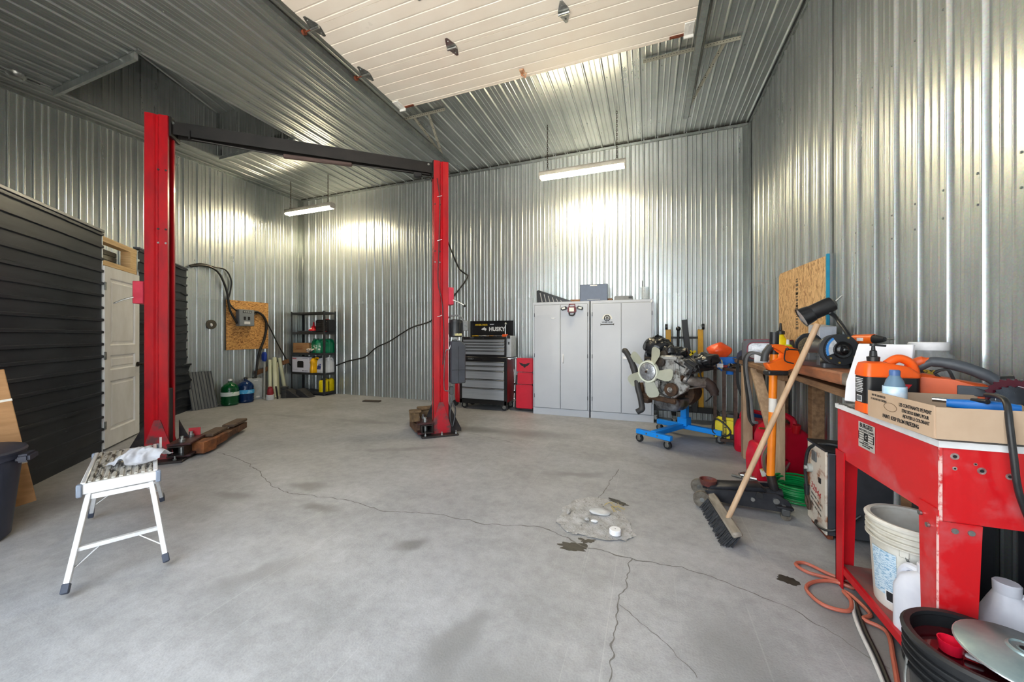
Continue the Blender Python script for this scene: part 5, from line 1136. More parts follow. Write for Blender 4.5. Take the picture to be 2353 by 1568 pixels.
for a in (R(65),R(-30),R(-100),R(-140)): MB().cyl((.088*math.cos(a),-.20,.125+.088*math.sin(a)), (.088*math.cos(a),-.206,.125+.088*math.sin(a)), .007, seg=8).build('guard_screw', mat('brass', (190,160,90), .35, metal=.8), gr)
ww = MB(); ww.lathe([(.03,-.012),(.05,-.014),(.085,-.010),(.086,.010),(.05,.014),(.03,.012),(.03,-.012)], (-.01,.150,.125), 30, rot=Matrix.Rotation(R(90), 3, 'X'))
ww.crumple(.004, 120, 1); ww.build('wire_wheel', mat('bristly_wire', (120,108,84), .6, metal=.5, col2=(66,58,46), scale=120, bump=.6), gr)
MB().cyl((-.01,.14,.125), (-.01,.20,.125), .035, seg=18).build('arbor', GBD, gr); MB().cyl((.0,.185,.14), (.0,.205,.14), .098, seg=30).build('rear_guard', GBD, gr)
MB().box((-.10,-.15,.085), (.06,.05,.008)).bar((-.12,-.16,.02), (-.12,-.16,.10), .03, .006).box((-.13,-.10,.075), (.07,.06,.05), bevel=.005).build('tool_rest', mat('dark_grey_cast', (84,86,88), .5), gr)
MB().tube([(-.11,.10,.11),(-.20,.09,.115),(-.215,.09,.09),(-.215,.09,.03),(-.16,.08,.01)], .005, 6, smooth=3).ball((-.20,.09,.118), .012).build('eye_shield_rod', BLACKP, gr)
# gooseneck lamp
lp = thing('gooseneck_lamp', 'black gooseneck work lamp arching over the bench grinder', 'lamp', (1.22, 2.80, 1.074))
MB().tube([(.0,.20,.0),(-.02,.15,.05),(-.02,.105,.09),(-.02,.095,.14),(-.02,.146,.212),(-.02,.237,.278),(-.01,.345,.335),(-.02,.385,.36)], .014, 10, smooth=6).build('gooseneck', mat('ribbed_black', (34,36,40), .45), lp)
hd = Vector((-.81,.10,-.46)).normalized(); hc = V(-.075,.40,.388); rot = hd.to_track_quat('Z','Y').to_matrix()
MB().lathe([(0,-.10),(.025,-.097),(.050,-.08),(.054,-.05),(.054,.05),(.058,.052),(.060,.06),(.068,.11),(.074,.12),(.070,.12),(.060,.07),(.050,.05)], hc, 26, rot=rot).build('lamp_shade', mat('black_lamp_enamel', (30,31,34), .3, col2=(40,40,42), scale=12), lp)
MB().lathe([(0,.09),(.045,.09),(.06,.108),(.064,.114),(0,.122)], hc, 24, rot=rot).build('reflector', mat('dull_white_lens', (206,206,204), .3), lp)
MB().cyl(hc + rot @ V(0,.0,-.09), hc + rot @ V(.0,.02,-.15), .006, seg=8).build('switch_stem', STEEL, lp); MB().tube([(-.02,.385,.355), hc + rot @ V(0,0,-.05)], .02, 10).build('swivel', mat('black_lamp_enamel', (30,31,34), .3), lp)

# ================================================================ things on the workbench
ORG = mat('tool_orange', (232,104,28), .42, col2=(220,92,20), scale=6); TGR = mat('tool_dark_grey', (58,58,58), .5)
lb = thing('lunch_bag', 'grey insulated lunch bag with burgundy piping on the workbench', 'bag', (1.155, 4.46, 1.005), R(166))
MB().loft(rings([(.42,.22,.05,0),(.44,.24,.06,.02),(.44,.24,.06,.19),(.42,.22,.06,.225)]), cap=True).build('bag_body', mat('grey_nylon', (92,94,100), .7, bump=.1), lb)
MB().loft([[(x, .121, z) for x, z in rrect(.33,.155,.05,4,.0,.115)], [(x, .126, z) for x, z in rrect(.31,.135,.05,4,.0,.115)]]).build('silver_lining', mat('crinkled_silver', (196,198,202), .35, metal=.3, col2=(160,162,168), scale=16, bump=.4), lb)
MB().tube([(x, .123, z) for x, z in rrect(.34,.165,.055,5,.0,.115)], .005, 6, closed=True).build('piping', mat('burgundy_piping', (130,26,52), .5), lb); MB().tube([(-.20,-.10,.222),(0,-.105,.228),(.20,-.10,.222),(.20,.10,.222),(0,.108,.228),(-.20,.10,.222)], .004, 6, closed=True).build('piping', mat('burgundy_piping', (130,26,52), .5), lb)
pkx = MB().box((0,0,.05), (.15,.03,.10), bevel=.003).build('clear_packet', mat('clear_blister', (212,214,218), .2, amt=.05), None, (1.06,4.22,1.005), R(-14)); tag(pkx, 'pale blister packet leaning in front of the grey lunch bag', 'packet')
yb = thing('yellow_bottle', 'yellow squeeze bottle with a black nozzle on the workbench', 'bottle', (1.185, 4.16, 1.005))
MB().lathe([(0,0),(.055,0),(.06,.01),(.06,.18),(.055,.22),(.03,.26),(.026,.285),(0,.285)], seg=24, sy=.75).build('bottle', YEL2, yb); MB().lathe([(.034,.28),(.034,.31),(.014,.32),(.009,.385),(0,.39)], seg=16).build('nozzle', BLACKP, yb); MB().box((0,-.047,.08), (.05,.004,.12)).build('label', mat('yellow_bottle_label', (244,240,190), .5), yb)
sc_ = thing('spray_can', 'lime green spray can with a white tip on the workbench', 'spray can', (1.165, 3.90, 1.005))
MB().lathe([(0,0),(.034,0),(.036,.006),(.036,.165),(.03,.182),(.016,.19),(0,.19)], seg=24).build('can', mat('lime_green', (190,206,40), .35), sc_); MB().lathe([(0,.235),(.011,.233),(.013,.19)], seg=12).build('tip', PAPER, sc_); MB().lathe([(.0365,.03),(.0365,.06)], seg=24).build('dark_band', INK, sc_)
sb2 = thing('tool_carton', 'white and grey printed carton standing behind the bench grinder', 'box', (1.27, 3.52, 1.074), R(84)); MB().box((0,0,.14), (.30,.10,.28), rot=Matrix.Rotation(R(-4), 3, 'Y'), bevel=.003).build('carton', mat('blue_white_carton', (206,212,222), .5), sb2); MB().prism([(-.09,.10),(-.02,.07),(.05,.12),(.10,.22),(.06,.235),(.0,.17),(-.05,.19)], .002, frame((0,.0515,0), (-1,0,0), z=(0,1,0))).build('tool_picture', mat('dark_print', (60,64,74), .5), sb2)
dl = thing('cordless_drill', 'orange cordless drill lying at the wall end of the workbench', 'drill', (1.25, 2.84, 1.074), R(-72)); dl.scale = (.82,.82,.95); 
MB().cyl((-.10,0,.185), (.06,0,.19), .034, .032, seg=18).build('motor_housing', ORG, dl); MB().cyl((.06,0,.19), (.10,0,.19), .03, .022, seg=16).cyl((.10,0,.19), (.135,0,.19), .022, .014, seg=14).build('chuck', BLACKP, dl); MB().cyl((.135,0,.19), (.20,0,.19), .003, seg=6).build('bit', STEEL, dl)
MB().bar((-.07,0,.17), (-.085,0,.05), .034, .042, up=(1,0,0), bevel=.01).build('grip', TGR, dl); MB().box((-.08,0,.025), (.12,.07,.05), bevel=.01).build('battery', BLACKP, dl); MB().box((-.02,-.034,.188), (.05,.003,.02)).build('badge', PAPER, dl)
# reciprocating saw lying over the front edge
rs_ = thing('reciprocating_saw', 'orange cordless reciprocating saw on the front corner of the workbench', 'saw', (.965, 3.125, 1.0), R(18))
MB().prism([(-.20,.02),(-.17,-.035),(-.06,-.04),(.0,.0),(.10,.035),(.24,.045),(.24,.105),(.12,.115),(.02,.11),(-.02,.135),(-.11,.155),(-.16,.15),(-.17,.13),(-.11,.118),(-.07,.09),(-.08,.05),(-.12,.03)], .055, frame((0,.0275,.06), (1,0,0), z=(0,-1,0)), bevel=.008).build('saw_body', ORG, rs_)
MB().tube([(-.155,0,.20),(-.19,0,.15),(-.20,0,.09)], .024, 10, smooth=4).build('rear_grip', TGR, rs_); MB().box((-.12,0,.012), (.14,.07,.035), bevel=.008).build('battery', BLACKP, rs_); MB().box((.24,0,.13), (.06,.05,.05), bevel=.01).bar((.26,0,.13), (.38,0,.13), .002, .02).build('blade_clamp', mat('dark_grey_cast', (84,86,88), .5), rs_); MB().box((.08,-.029,.135), (.11,.004,.02)).build('name_strip', mat('dark_grey_cast', (84,86,88), .5), rs_)
# caps, bags and straps at the far end
nc = thing('navy_cap', 'dark navy cap at the far end of the workbench', 'cap', (1.04, 4.74, 1.006), R(120)); MB().lathe([(.10,0),(.10,.03),(.09,.07),(.06,.10),(0,.115)], seg=22, sx=1.1).build('crown', mat('navy_cloth', (40,46,72), .85), nc); MB().prism([(.09*math.cos(a)+.02,.09*math.sin(a)) for a in [R(-60+i*12) for i in range(11)]]+[(.17*math.cos(a),.12*math.sin(a)) for a in [R(60-i*12) for i in range(11)]], .006, Matrix.Identity(4)).build('brim', mat('grey_brim', (90,92,100), .8), nc)
obg = MB().ball((0,0,0), .125, (1.05,.8,.75), 4).crumple(.03, 10, 4).build('orange_bag', mat('orange_film', (232,84,38), .3, bump=.3, bscale=12), None, (.80,5.0,1.085), R(-10), ang=70); tag(obg, 'orange plastic bag bundled on top of the blue cloth bag by the steel table', 'bag')
bh = thing('blue_bag', 'bright blue cloth bag with leaf prints lying under the orange bag', 'bag', (.86, 5.0, .935), R(-14))
bb_ = MB(); bb_.loft([[(x*1.0+off, y, z) for x, y in rrect(w, d, .05, 4)] for w, d, z, off in ((.12,.10,-.12,.06),(.20,.16,-.05,.03),(.26,.19,.04,0),(.28,.20,.08,-.01))]); bb_.crumple(.012, 14, 6); bb_.build('bag_body', mat('bright_blue_cloth', (24,112,204), .6, col2=(18,98,188), scale=8), bh)
for i, (x, z, a) in enumerate(((-.06,.02,20),(-.02,.03,-10),(.02,-.02,60),(-.03,-.04,-40))): MB().ball((x,-.098,z), .018, (.5,.15,1.4), 2, Matrix.Rotation(R(a), 3, 'Y')).build('leaf_print', mat('gold_leaf_print', (206,190,130), .6), bh)
MB().tube([(-.13,0,.03),(-.20,-.01,.01),(-.25,-.02,-.01),(-.27,-.02,-.04)], [.02,.03,.026,.03], 8, smooth=3).build('tied_sleeve', mat('bright_blue_cloth', (24,112,204), .6), bh)
rt = thing('ratchet_strap', 'chrome ratchet buckle with red webbing lying on the steel table', 'strap', (.93, 4.84, .897)); MB().box((0,0,.03), (.11,.07,.05), bevel=.01).cyl((-.05,-.04,.04), (-.05,.04,.04), .018, seg=12).build('ratchet', CHR, rt); MB().box((-.12,-.02,.02), (.10,.05,.03), bevel=.008).build('red_webbing', mat('dark_red_scrap', (120,20,24), .6), rt); MB().box((-.15,-.05,.03), (.06,.01,.045)).build('white_tag', PAPER, rt)
bdl = MB().ball((0,0,.10), .11, (1.3,1.0,.9), 3).crumple(.05, 9, 7).build('black_cloth', mat('black_cloth', (26,26,28), .9), None, (1.22,5.0,.885), ang=60); tag(bdl, 'black cloth bundle on the rusty steel table under the workbench end', 'cloth')
for i, (y0, dx, lab, m_) in enumerate(((4.30,.0,'glossy black hose looped over the far end of the workbench',BLACKP),(4.22,.02,'grey cable looped over the far end of the workbench',mat('grey_hose', (96,98,102), .35)))):
    o = MB().tube([(1.12,y0-.10,1.03),(1.0,y0,1.10),(.93,y0+.02,1.06),(.915,y0-.02,.92),(.91-.0,y0-.15-.05*i,.68),(.90,y0-.26-.06*i,.50),(.92,y0-.33-.04*i,.44+.05*i)], .014, 8, smooth=6, cap=True).build('hanging_hose', m_); tag(o, lab, 'hose', 'hoses hung on the workbench')
blt = MB().tube([(1.10,4.62,1.02),(.97,4.62,1.04),(.925,4.62,.96),(.92,4.60,.75),(.95,4.58,.62)], [.02,.02,.02,.018,.016], 4, smooth=5).build('nylon_strap', mat('black_webbing', (30,30,32), .8)); tag(blt, 'wide black shoulder strap hanging from the grey lunch bag', 'strap')

# ================================================================ floor jack with orange handle
jk = thing('floor_jack', 'black trolley floor jack with an upright orange handle', 'floor jack', (.645, 3.16, 0), R(-2)); JB = mat('jack_black_steel', (34,36,42), .42, metal=.35, col2=(54,54,58), scale=8)
for s in (-1, 1):
    MB().prism([(-.24,.06),(-.24,.12),(-.16,.135),(.08,.155),(.20,.165),(.28,.12),(.30,.06),(.26,.04),(-.10,.045)], .010, frame((0,s*.10+.005,0), (1,0,0), z=(0,-1,0)), bevel=.003).build('side_plate', JB, jk)
    w = MB().cyl((-.265,s*.125-.015,.058), (-.265,s*.125+.015,.058), .058, seg=24).build('front_wheel', mat('worn_steel_wheel', (128,122,112), .5, metal=.4, col2=(92,84,74), scale=20), jk); MB().cyl((-.265,s*.125-.018,.058), (-.265,s*.125+.018,.058), .016, seg=12).build('axle_cap', STEEL, w)
    MB().box((.245,s*.115,.085), (.10,.06,.014), bevel=.003).build('caster_plate', JB, jk); MB().cyl((.25,s*.125-.014,.030), (.25,s*.125+.014,.030), .030, seg=16).build('rear_caster', mat('worn_steel_wheel', (128,122,112), .5), jk); MB().box((.25,s*.125,.055), (.05,.04,.05), bevel=.006).build('caster_fork', mat('dark_zinc', (96,98,98), .4), jk)
    for x, z, r_ in ((.06,.105,.014),(.20,.115,.020),(.245,.088,.012),(.10,.14,.022)): MB().cyl((x,s*.105,z), (x,s*.118,z), r_, seg=12).build('pivot_bolt', STEEL if r_ < .021 else BLACKP, jk)
MB().prism([(-.22,.10),(-.20,.14),(.12,.185),(.16,.15),(.10,.12)], .13, frame((0,.065,0), (1,0,0), z=(0,-1,0)), bevel=.006).build('lift_arm', JB, jk)
MB().lathe([(0,.125),(.05,.125),(.055,.14),(.062,.168),(.055,.168),(.045,.150),(0,.148)], (-.21,0,0), 20).build('saddle', mat('dull_red_saddle', (110,52,46), .6, col2=(70,44,40), scale=12), jk)
MB().cyl((.03,-.0,.12), (.26,0,.13), .04, seg=14).build('hydraulic_pump', JB, jk)
MB().tube([(.22,0,.14),(.205,0,.20),(.192,0,.26)], .030, 14, smooth=3).build('handle_socket', GRIME, jk)
MB().cyl((.192,0,.25), (.205,.0,.72), .026, seg=16).cyl((.205,0,.82), (.212,0,1.15), .026, seg=16).build('handle_tube', mat('jack_orange', (236,134,28), .4, col2=(226,120,20), scale=6), jk); MB().cyl((.205,0,.72), (.2075,0,.82), .0262, seg=16).build('paint_worn_band', mat('white_wear', (228,222,214), .5), jk)
MB().cyl((.212,0,1.14), (.216,0,1.30), .029, seg=16).build('rubber_grip', BLACKP, jk)

# ================================================================ push broom
br = thing('push_broom', 'push broom with black bristles leaning on the workbench', 'broom', (.47, 2.79, 0), R(96))
hv = Matrix.Rotation(R(-20), 3, 'X')
MB().box((0,0,.085), (.57,.06,.032), bevel=.008, rot=hv).build('head_block', mat('grey_wood_block', (150,142,130), .75, col2=(116,108,98), scale=6, stretch=(1,6,6)), br)
bz = MB()
for i in range(56):
    for j in range(5):
        x = -.275 + i*.01 + random.uniform(-.003,.003); y = -.024+j*.012
        top = V(x, y+.008, .074); bot = V(x+random.uniform(-.008,.008), y+.055+random.uniform(-.006,.012), .002+random.uniform(0,.006)); bz.bar(top, bot, .0045, .0045)
bo = bz.build('bristles', mat('black_bristle', (36,37,40), .6, col2=(58,60,64), scale=30), br); bo['kind'] = 'stuff'
_q = Matrix.Translation((.47,2.79,0)) @ Matrix.Rotation(R(96), 4, 'Z'); a_ = _q.inverted() @ V(.485,2.70,.095); b_ = _q.inverted() @ V(.955,2.70,1.345)
MB().tube([a_, a_.lerp(b_, .5), b_], .016, 12).build('handle', mat('worn_broom_handle', (196,166,134), .55, col2=(172,142,112), scale=3, stretch=(8,8,1)), br)

# ================================================================ things under and beside the bench
GASR = mat('gas_can_red', (206,20,50), .4, col2=(190,14,42), scale=5)
def gas_can(label, loc, rz, sc=1.0):
    t = thing('gas_can', label, 'gas can', loc, rz, 'red plastic gas cans')
    MB().loft(rings([(.22*sc,.30*sc,.04,0),(.24*sc,.33*sc,.05,.02),(.24*sc,.33*sc,.05,.26*sc),(.20*sc,.30*sc,.05,.33*sc),(.12*sc,.24*sc,.04,.37*sc)])).tube([(0,-.12*sc,.35*sc),(0,-.10*sc,.43*sc),(0,.08*sc,.44*sc),(0,.12*sc,.36*sc)], .022*sc, 8, smooth=4).build('can_body', GASR, t)
    for s in (-1, 1): MB().box((s*.121*sc,0,.14*sc), (.004,.20*sc,.14*sc), bevel=.001).build('side_panel', GASR, t)
    MB().cyl((0,-.14*sc,.34*sc), (0,-.15*sc,.40*sc), .026*sc, seg=14).build('cap', BLACKP if sc < 1.2 else REDPL, t); return t
gas_can('red plastic gas can behind the far wooden bench leg', (1.08,4.66,0), R(60), 1.0); gas_can('tall red plastic gas can behind the near wooden bench leg', (1.165,4.06,0), R(20), 1.22)
tk = thing('torch_kit', 'red torch carrier with green hoses and brass regulator under the workbench', 'torch kit', (1.0, 3.86, 0), R(14))
MB().prism([(-.13,0),(.13,0),(.13,.20),(.02,.20),(.0,.22),(-.06,.32),(-.11,.31),(-.14,.18)], .20, frame((0,.10,0), (1,0,0), z=(0,-1,0)), bevel=.015).build('tote', GASR, tk)
MB().prism([(-.10,.12),(-.055,.10),(-.05,.24),(-.08,.25)], .012, frame((0,-.095,0), (1,0,0), z=(0,-1,0))).build('side_window', mat('dark_red_recess', (110,10,26), .6), tk); MB().box((-.085,-.112,.09), (.06,.004,.07), rot=Matrix.Rotation(R(-15), 3, 'Y')).build('instruction_label', mat('yellow_white_label', (216,196,90), .6, col2=(236,236,230), scale=9, contrast=(.48,.52)), tk)
MB().lathe([(0,.18),(.055,.18),(.058,.20),(.058,.38),(.04,.42),(.018,.44),(.018,.47),(0,.47)], (.05,.0,0), 22).build('gas_cylinder', mat('grey_green_cylinder', (120,138,136), .4, col2=(90,120,110), scale=5), tk)
MB().cyl((.0,-.03,.47), (.06,-.03,.49), .030, seg=16).cyl((-.09,-.04,.455), (.11,-.04,.435), .009, seg=8).cyl((.02,.0,.44), (.02,0,.52), .014, seg=10).build('regulator', mat('brass', (190,160,90), .35), tk)
for k in range(5):
    MB().tube([(-.03-.008*k,-.115,.33),(-.085-.006*k,-.125,.24),(-.08-.004*k,-.13,.12),(-.03+.006*k,-.13,.045),(.05+.004*k,-.125,.10),(.12,-.11,.18)], .0085, 8, smooth=5).build('twin_hose', mat('green_hose', (40,120,74), .4) if k % 2 else mat('dull_red_hose', (150,80,84), .5), tk)
MB().tube([(-.03,-.11,.30),(-.01,-.10,.40),(.05,-.06,.455)], .009, 8, smooth=4).build('feed_hose', mat('green_hose', (40,120,74), .4), tk)
ym = thing('yellow_compressor', 'yellow and black portable machine on the floor under the steel table', 'machine', (.90, 4.97, 0), R(-20))
MB().box((0,0,.17), (.26,.22,.28), bevel=.03, seg=2).build('shell', mat('machine_yellow', (226,204,20), .4), ym); MB().box((-.02,-.112,.17), (.03,.006,.22)).box((.07,-.112,.10), (.08,.006,.06)).build('vent', INK, ym); MB().box((0,0,.33), (.20,.14,.07), bevel=.02).box((0,0,.015), (.24,.20,.03)).build('top_cover', BLACKP, ym)
MB().tube([(-.13,-.12,.27),(-.14,-.13,.13),(-.02,-.13,.10),(.04,-.13,.15),(.0,-.13,.22),(-.08,-.13,.28)], .010, 8, smooth=5, closed=True).build('power_cord', BLACKP, ym); print_marks(frame((-.02,-.1152,.17), (0,0,1), y=(-1,0,0)), .18, .018, YEL2, ym, 31)
sj = MB().loft(rings([(.40,.20,.04,0),(.42,.22,.05,.02),(.40,.20,.05,.14),(.30,.14,.05,.18)])).build('blue_tote', mat('blue_tote', (20,92,166), .5), None, (1.18,4.86,.30)); sj.location.z = 0; tag(sj, 'blue plastic tote on the floor behind the red gas cans', 'tote')
sj.scale = (1,1,2.2)
gh = MB()
for k in range(10):
    rr2 = .155+random.uniform(-.03,.02); z = .014+.013*(k % 5)+.006*k; cx_ = random.uniform(-.015,.015); tl = random.uniform(-.12,.12)
    gh.tube([(cx_+rr2*1.15*math.cos(t_), rr2*math.sin(t_), z+.03*math.sin(t_)*tl+.02*max(0,math.sin(t_))) for t_ in [2*math.pi*q/26 for q in range(26)]], .0085, 7, closed=True)
go = gh.build('garden_hose', mat('bright_green_hose', (0,132,64), .35), None, (1.10,3.46,0), R(15)); tag(go, 'coil of bright green hose on the floor behind the rusty charger', 'hose')
ct = thing('cup_stack', 'stack of white plastic cups beside the rusty charger', 'cups', (1.155, 3.22, 0)); 
for k in range(6): MB().lathe([(.034,0),(.046,.085),(.050,.09),(.047,.092),(.033,.004),(0,.004)], (0,0,.0+.052*k), 20).build('cup', PAPER, ct)
# rusty battery charger / welder
RST = mat('rust_stained_white', (206,196,182), .65, col2=(146,86,48), scale=13, contrast=(.50,.66), bump=.12)
ch = thing('welding_charger', 'tall charger with rust-stained white front and dark grey sides', 'charger', (1.20, 2.955, 0), 0)
MB().box((.01,0,.30), (.34,.27,.54), bevel=.006).build('case', mat('charger_dark_grey', (66,68,74), .45, metal=.3, col2=(80,82,88), scale=5), ch); MB().box((-.166,0,.31), (.014,.275,.56), bevel=.004).build('front_panel', RST, ch); MB().box((0,0,.585), (.35,.28,.015)).build('top_plate', BLACKP, ch)
MB().box((-.176,.02,.50), (.01,.07,.07), bevel=.006).build('meter', mat('grey_meter', (110,112,112), .3), ch); MB().cyl((-.172,.075,.40), (-.20,.075,.40), .03, seg=16).cyl((-.20,.075,.40), (-.215,.075,.40), .014, seg=10).build('selector_knob', mat('pale_knob', (170,172,166), .4), ch); MB().box((-.175,-.06,.36), (.006,.03,.035)).build('switch', INK, ch)
text('lettering', '32044', .062, frame((-.1745,.0,.27), (0,-1,-.25), y=(0,-.25,1)), mat('faded_red_ink', (176,44,44), .7), ch); [print_marks(frame((-.1735,.0,.215-.035*k), (0,-1,-.25), y=(0,-.25,1)), .16, .016, mat('faded_black_ink', (70,64,58), .7), ch, 40+k) for k in range(3)]
MB().tube([(-.05,-.05,.60),(-.12,-.02,.60),(-.19,.05,.55),(-.205,.08,.42),(-.20,.09,.32),(-.195,.09,.27)], .011, 8, smooth=5).build('power_lead', BLACKP, ch); MB().cyl((-.195,.09,.27), (-.195,.088,.20), .018, .014, seg=10).build('lead_boot', BLACKP, ch)
MB().tube([(-.195,.088,.20),(-.19,.06,.16),(-.20,.03,.12)], .010, 6).tube([(-.195,.10,.20),(-.20,.09,.15),(-.195,.05,.11)], .008, 6).build('battery_clamp', mat('dark_copper_clamp', (76,58,48), .6, metal=.4), ch)
MB().tube([(.0,-.16,.20),(-.08,-.16,.12),(-.16,-.15,.07),(-.20,-.08,.065),(-.18,-.02,.07)], .008, 8, smooth=4).build('earth_lead', BLACKP, ch)
for x in (-.14,.15): MB().box((x,0,.015), (.03,.24,.03)).build('foot', mat('rust_brown', (128,62,36), .75), ch)
ch.scale = (.94,1,.95)
sk = MB()
for i in range(9): sk.cyl((random.uniform(-.10,.10), random.uniform(-.09,.09), .012), (random.uniform(-.10,.10), random.uniform(-.09,.09), .014), .011, seg=8)
sk_o = sk.build('loose_sockets', STEEL, None, (.80,3.84,0)); sk_o['kind'] = 'stuff'; tag(sk_o, 'scatter of chrome sockets and bolts on the concrete by the torch carrier', 'hardware'); 

# ================================================================ red parts washer
WRED = mat('washer_red_paint', (196,20,28), .36, col2=(182,96,100), scale=6, contrast=(.52,.80), coat=.15, bump=.04); WREDD = mat('washer_red_deep', (190,16,28), .4, col2=(170,14,26), scale=6)
X0, X1, Y0, Y1, ZT = .922, 1.365, 1.655, 2.365, .925
pw_ = thing('parts_washer', 'red steel parts washer on splayed legs at the right wall', 'parts washer', ((X0+X1)/2, (Y0+Y1)/2, 0)); hx, hy = (X1-X0)/2, (Y1-Y0)/2
def ringz(ix, iy, z): return [(-hx+ix,-hy+iy,z),(hx,-hy+iy,z),(hx,hy-iy,z),(-hx+ix,hy-iy,z)]
MB().loft([ringz(0,0,.655), ringz(0,0,ZT-.02)]).build('tub', WRED, pw_)
MB().loft([ringz(-.008,-.008,ZT-.022), ringz(-.008,-.008,ZT), ringz(.012,.012,ZT+.002), ringz(.012,.012,ZT-.02)], closed=True).build('rim', mat('white_rim', (226,228,230), .5, col2=(206,208,210), scale=10), pw_)
MB().box((0,0,ZT+.001), (2*hx-.02,2*hy-.02,.006)).build('lid', mat('grey_rubber_mat', (96,96,92), .7, col2=(150,150,146), scale=30, contrast=(.45,.6)), pw_)
for k in range(26):
    y = -hy+.03+k*.026; MB().box((-hx+.004+random.uniform(-.004,.004), y, ZT+.002), (random.uniform(.006,.02),random.uniform(.012,.03),.003), rz=random.uniform(-.5,.5)).build('torn_seal', mat('black_seal_scrap', (60,60,56), .8), pw_)
def angle_leg(cx, cy, sx, sy, wx, wy, m_, taper=.78):
    """L-shaped plate leg; sx, sy give the directions of its two flanges"""
    t_ = .006
    MB().prism([(0,.0),(sy*wy*taper,.0),(sy*wy,.69),(0,.69)], t_, frame((cx,cy,0), (0,1,0), y=(0,0,1))).build('leg_flange', m_, pw_)
    MB().prism([(0,.0),(sx*wx*taper,.0),(sx*wx,.655),(0,.655)], t_, frame((cx,cy,0), (1,0,0), y=(0,0,1)) @ Matrix.Identity(4)).build('leg_flange', m_, pw_)
angle_leg(-hx-.007,-hy-.002, 1, 1, .105, .095, WRED); angle_leg(-hx-.007,hy+.006, 1, -1, .09, .085, WREDD); angle_leg(hx-.02,-hy+.002,-1,1,.09,.09,WREDD); angle_leg(hx-.02,hy,-1,-1,.09,.09,WREDD)
MB().box((.0,0,.10), (2*hx-.01,2*hy-.03,.008)).build('bottom_shelf', mat('grimy_red_shelf', (138,64,60), .6, col2=(104,88,84), scale=6), pw_); MB().box((-hx+.004,0,.092), (.014,2*hy-.02,.034)).build('shelf_lip', WREDD, pw_)
for (x, y, z) in ((.07,-.36,.63),(.03,-.36,.63)): MB().cyl((-hx+x,-hy-.004,z), (-hx+x,-hy-.012,z), .009, seg=10).build('rivet', STEEL, pw_)
for y, z in ((.04,.64),(.078,.665)): MB().cyl((-hx-.008,-hy+y,z-.02), (-hx-.015,-hy+y,z-.02), .008, seg=10).build('rivet', STEEL, pw_)
for x, z, r_ in ((.035,.875,.009),(.085,.855,.004),(.10,.835,.009),(.035,.835,.005),(.165,.825,.008)):
    MB().cyl((-hx+x,-hy+.001,z), (-hx+x,-hy-.0015,z), r_*1.25, seg=14).build('scuff_ring', mat('bare_metal_scuff', (150,140,136), .5, col2=(120,70,70), scale=60), pw_); MB().cyl((-hx+x,-hy-.001,z), (-hx+x,-hy-.0025,z), r_*.6, seg=10).build('drill_hole', INK, pw_)
MB().box((-hx-.001,-hy-.001,.79), (.007,.007,.27)).box((-hx-.008,-hy-.003,.34), (.005,.005,.66)).build('worn_edge', mat('worn_white_edge', (226,190,184), .6, col2=(196,60,60), scale=30, contrast=(.5,.6)), pw_)
# rating plate
FP = frame((-hx-.0015,.085,.822), (0,-1,0), y=(0,0,1)); PLT = mat('worn_steel_plate', (198,196,190), .5, metal=.2, col2=(176,172,166), scale=12)
MB().prism([(-.064,-.058),(.064,-.058),(.064,.058),(-.064,.058)], .0015, FP).build('name_plate', PLT, pw_); MB().prism([(-.062,-.022),(.062,-.022),(.062,.014),(-.062,.014)], .0008, FP @ Matrix.Translation((0,0,.0016))).build('plate_panel', INK, pw_)
FQ = FP @ Matrix.Translation((0,0,.0022)); text('plate_lettering', 'BURGESS', .027, FQ @ Matrix.Translation((0,.043,0)), INK, pw_, bold=.0006, depth=.0003, sx=.95); text('plate_lettering', 'SAFETY PARTS CLEANER', .0135, FQ @ Matrix.Translation((0,.023,0)), INK, pw_, depth=.0003, sx=.8)
[print_marks(FQ @ Matrix.Translation((0,z_,0)), w_, .006, INK, pw_, 50+k) for k, (z_, w_) in enumerate(((-.029,.05),(-.037,.105),(-.046,.06)))]
for k in range(3):
    for s in (-1, 1): MB().prism([(-.019,-.004),(.019,-.004),(.019,.004),(-.019,.004)], .0006, FQ @ Matrix.Translation((s*.036,-.004+.011*(k-1),0))).build('plate_field', PLT, pw_)
text('plate_lettering', 'C', .022, FQ @ Matrix.Translation((0,-.004,.0005)), PLT, pw_, depth=.0003)

# ================================================================ things on the parts washer
zt = .936
bxn = thing('paint_carton', 'open brown cardboard paint carton on the parts washer', 'carton', (0,0,zt)); 
P1, P2 = V(.893,1.625,0), V(.885,1.995,0); ln = (P2-P1).normalized(); nx = V(ln.y,-ln.x,0); hgt = .105; P3 = P1 + nx*.42; P4 = P2 + nx*.42
CW = mat('carton_board', (188,164,140), .8, col2=(178,153,128), scale=4, bump=.04); CI = mat('carton_inside', (158,136,114), .85)
def wall(a, b, h, nm):
    d = (b-a).normalized(); n_ = V(-d.y, d.x, 0); return MB().prism([(0,0),((b-a).length,0),((b-a).length,h),(0,h)], .004, frame(a, d, y=(0,0,1))).build(nm, CW, bxn)
wall(P2, P1, hgt+.004, 'side_wall'); wall(P1, P3, hgt, 'side_wall'); wall(P3, P4, hgt, 'side_wall'); wall(P4, P2, hgt, 'side_wall'); MB().prism([(P1.x,P1.y),(P3.x,P3.y),(P4.x,P4.y),(P2.x,P2.y)], .003, Matrix.Identity(4)).build('bottom', CI, bxn)
fl_ = MB().quad(P4+V(0,0,hgt), P4-nx*.09+V(0,0,hgt+.03), P4-nx*.09-ln*.06+V(0,0,hgt+.025), P4-ln*.08+V(0,0,hgt)); bmesh.ops.solidify(fl_.bm, geom=fl_.bm.faces[:], thickness=.003); fl_.build('corner_flap', CW, bxn)
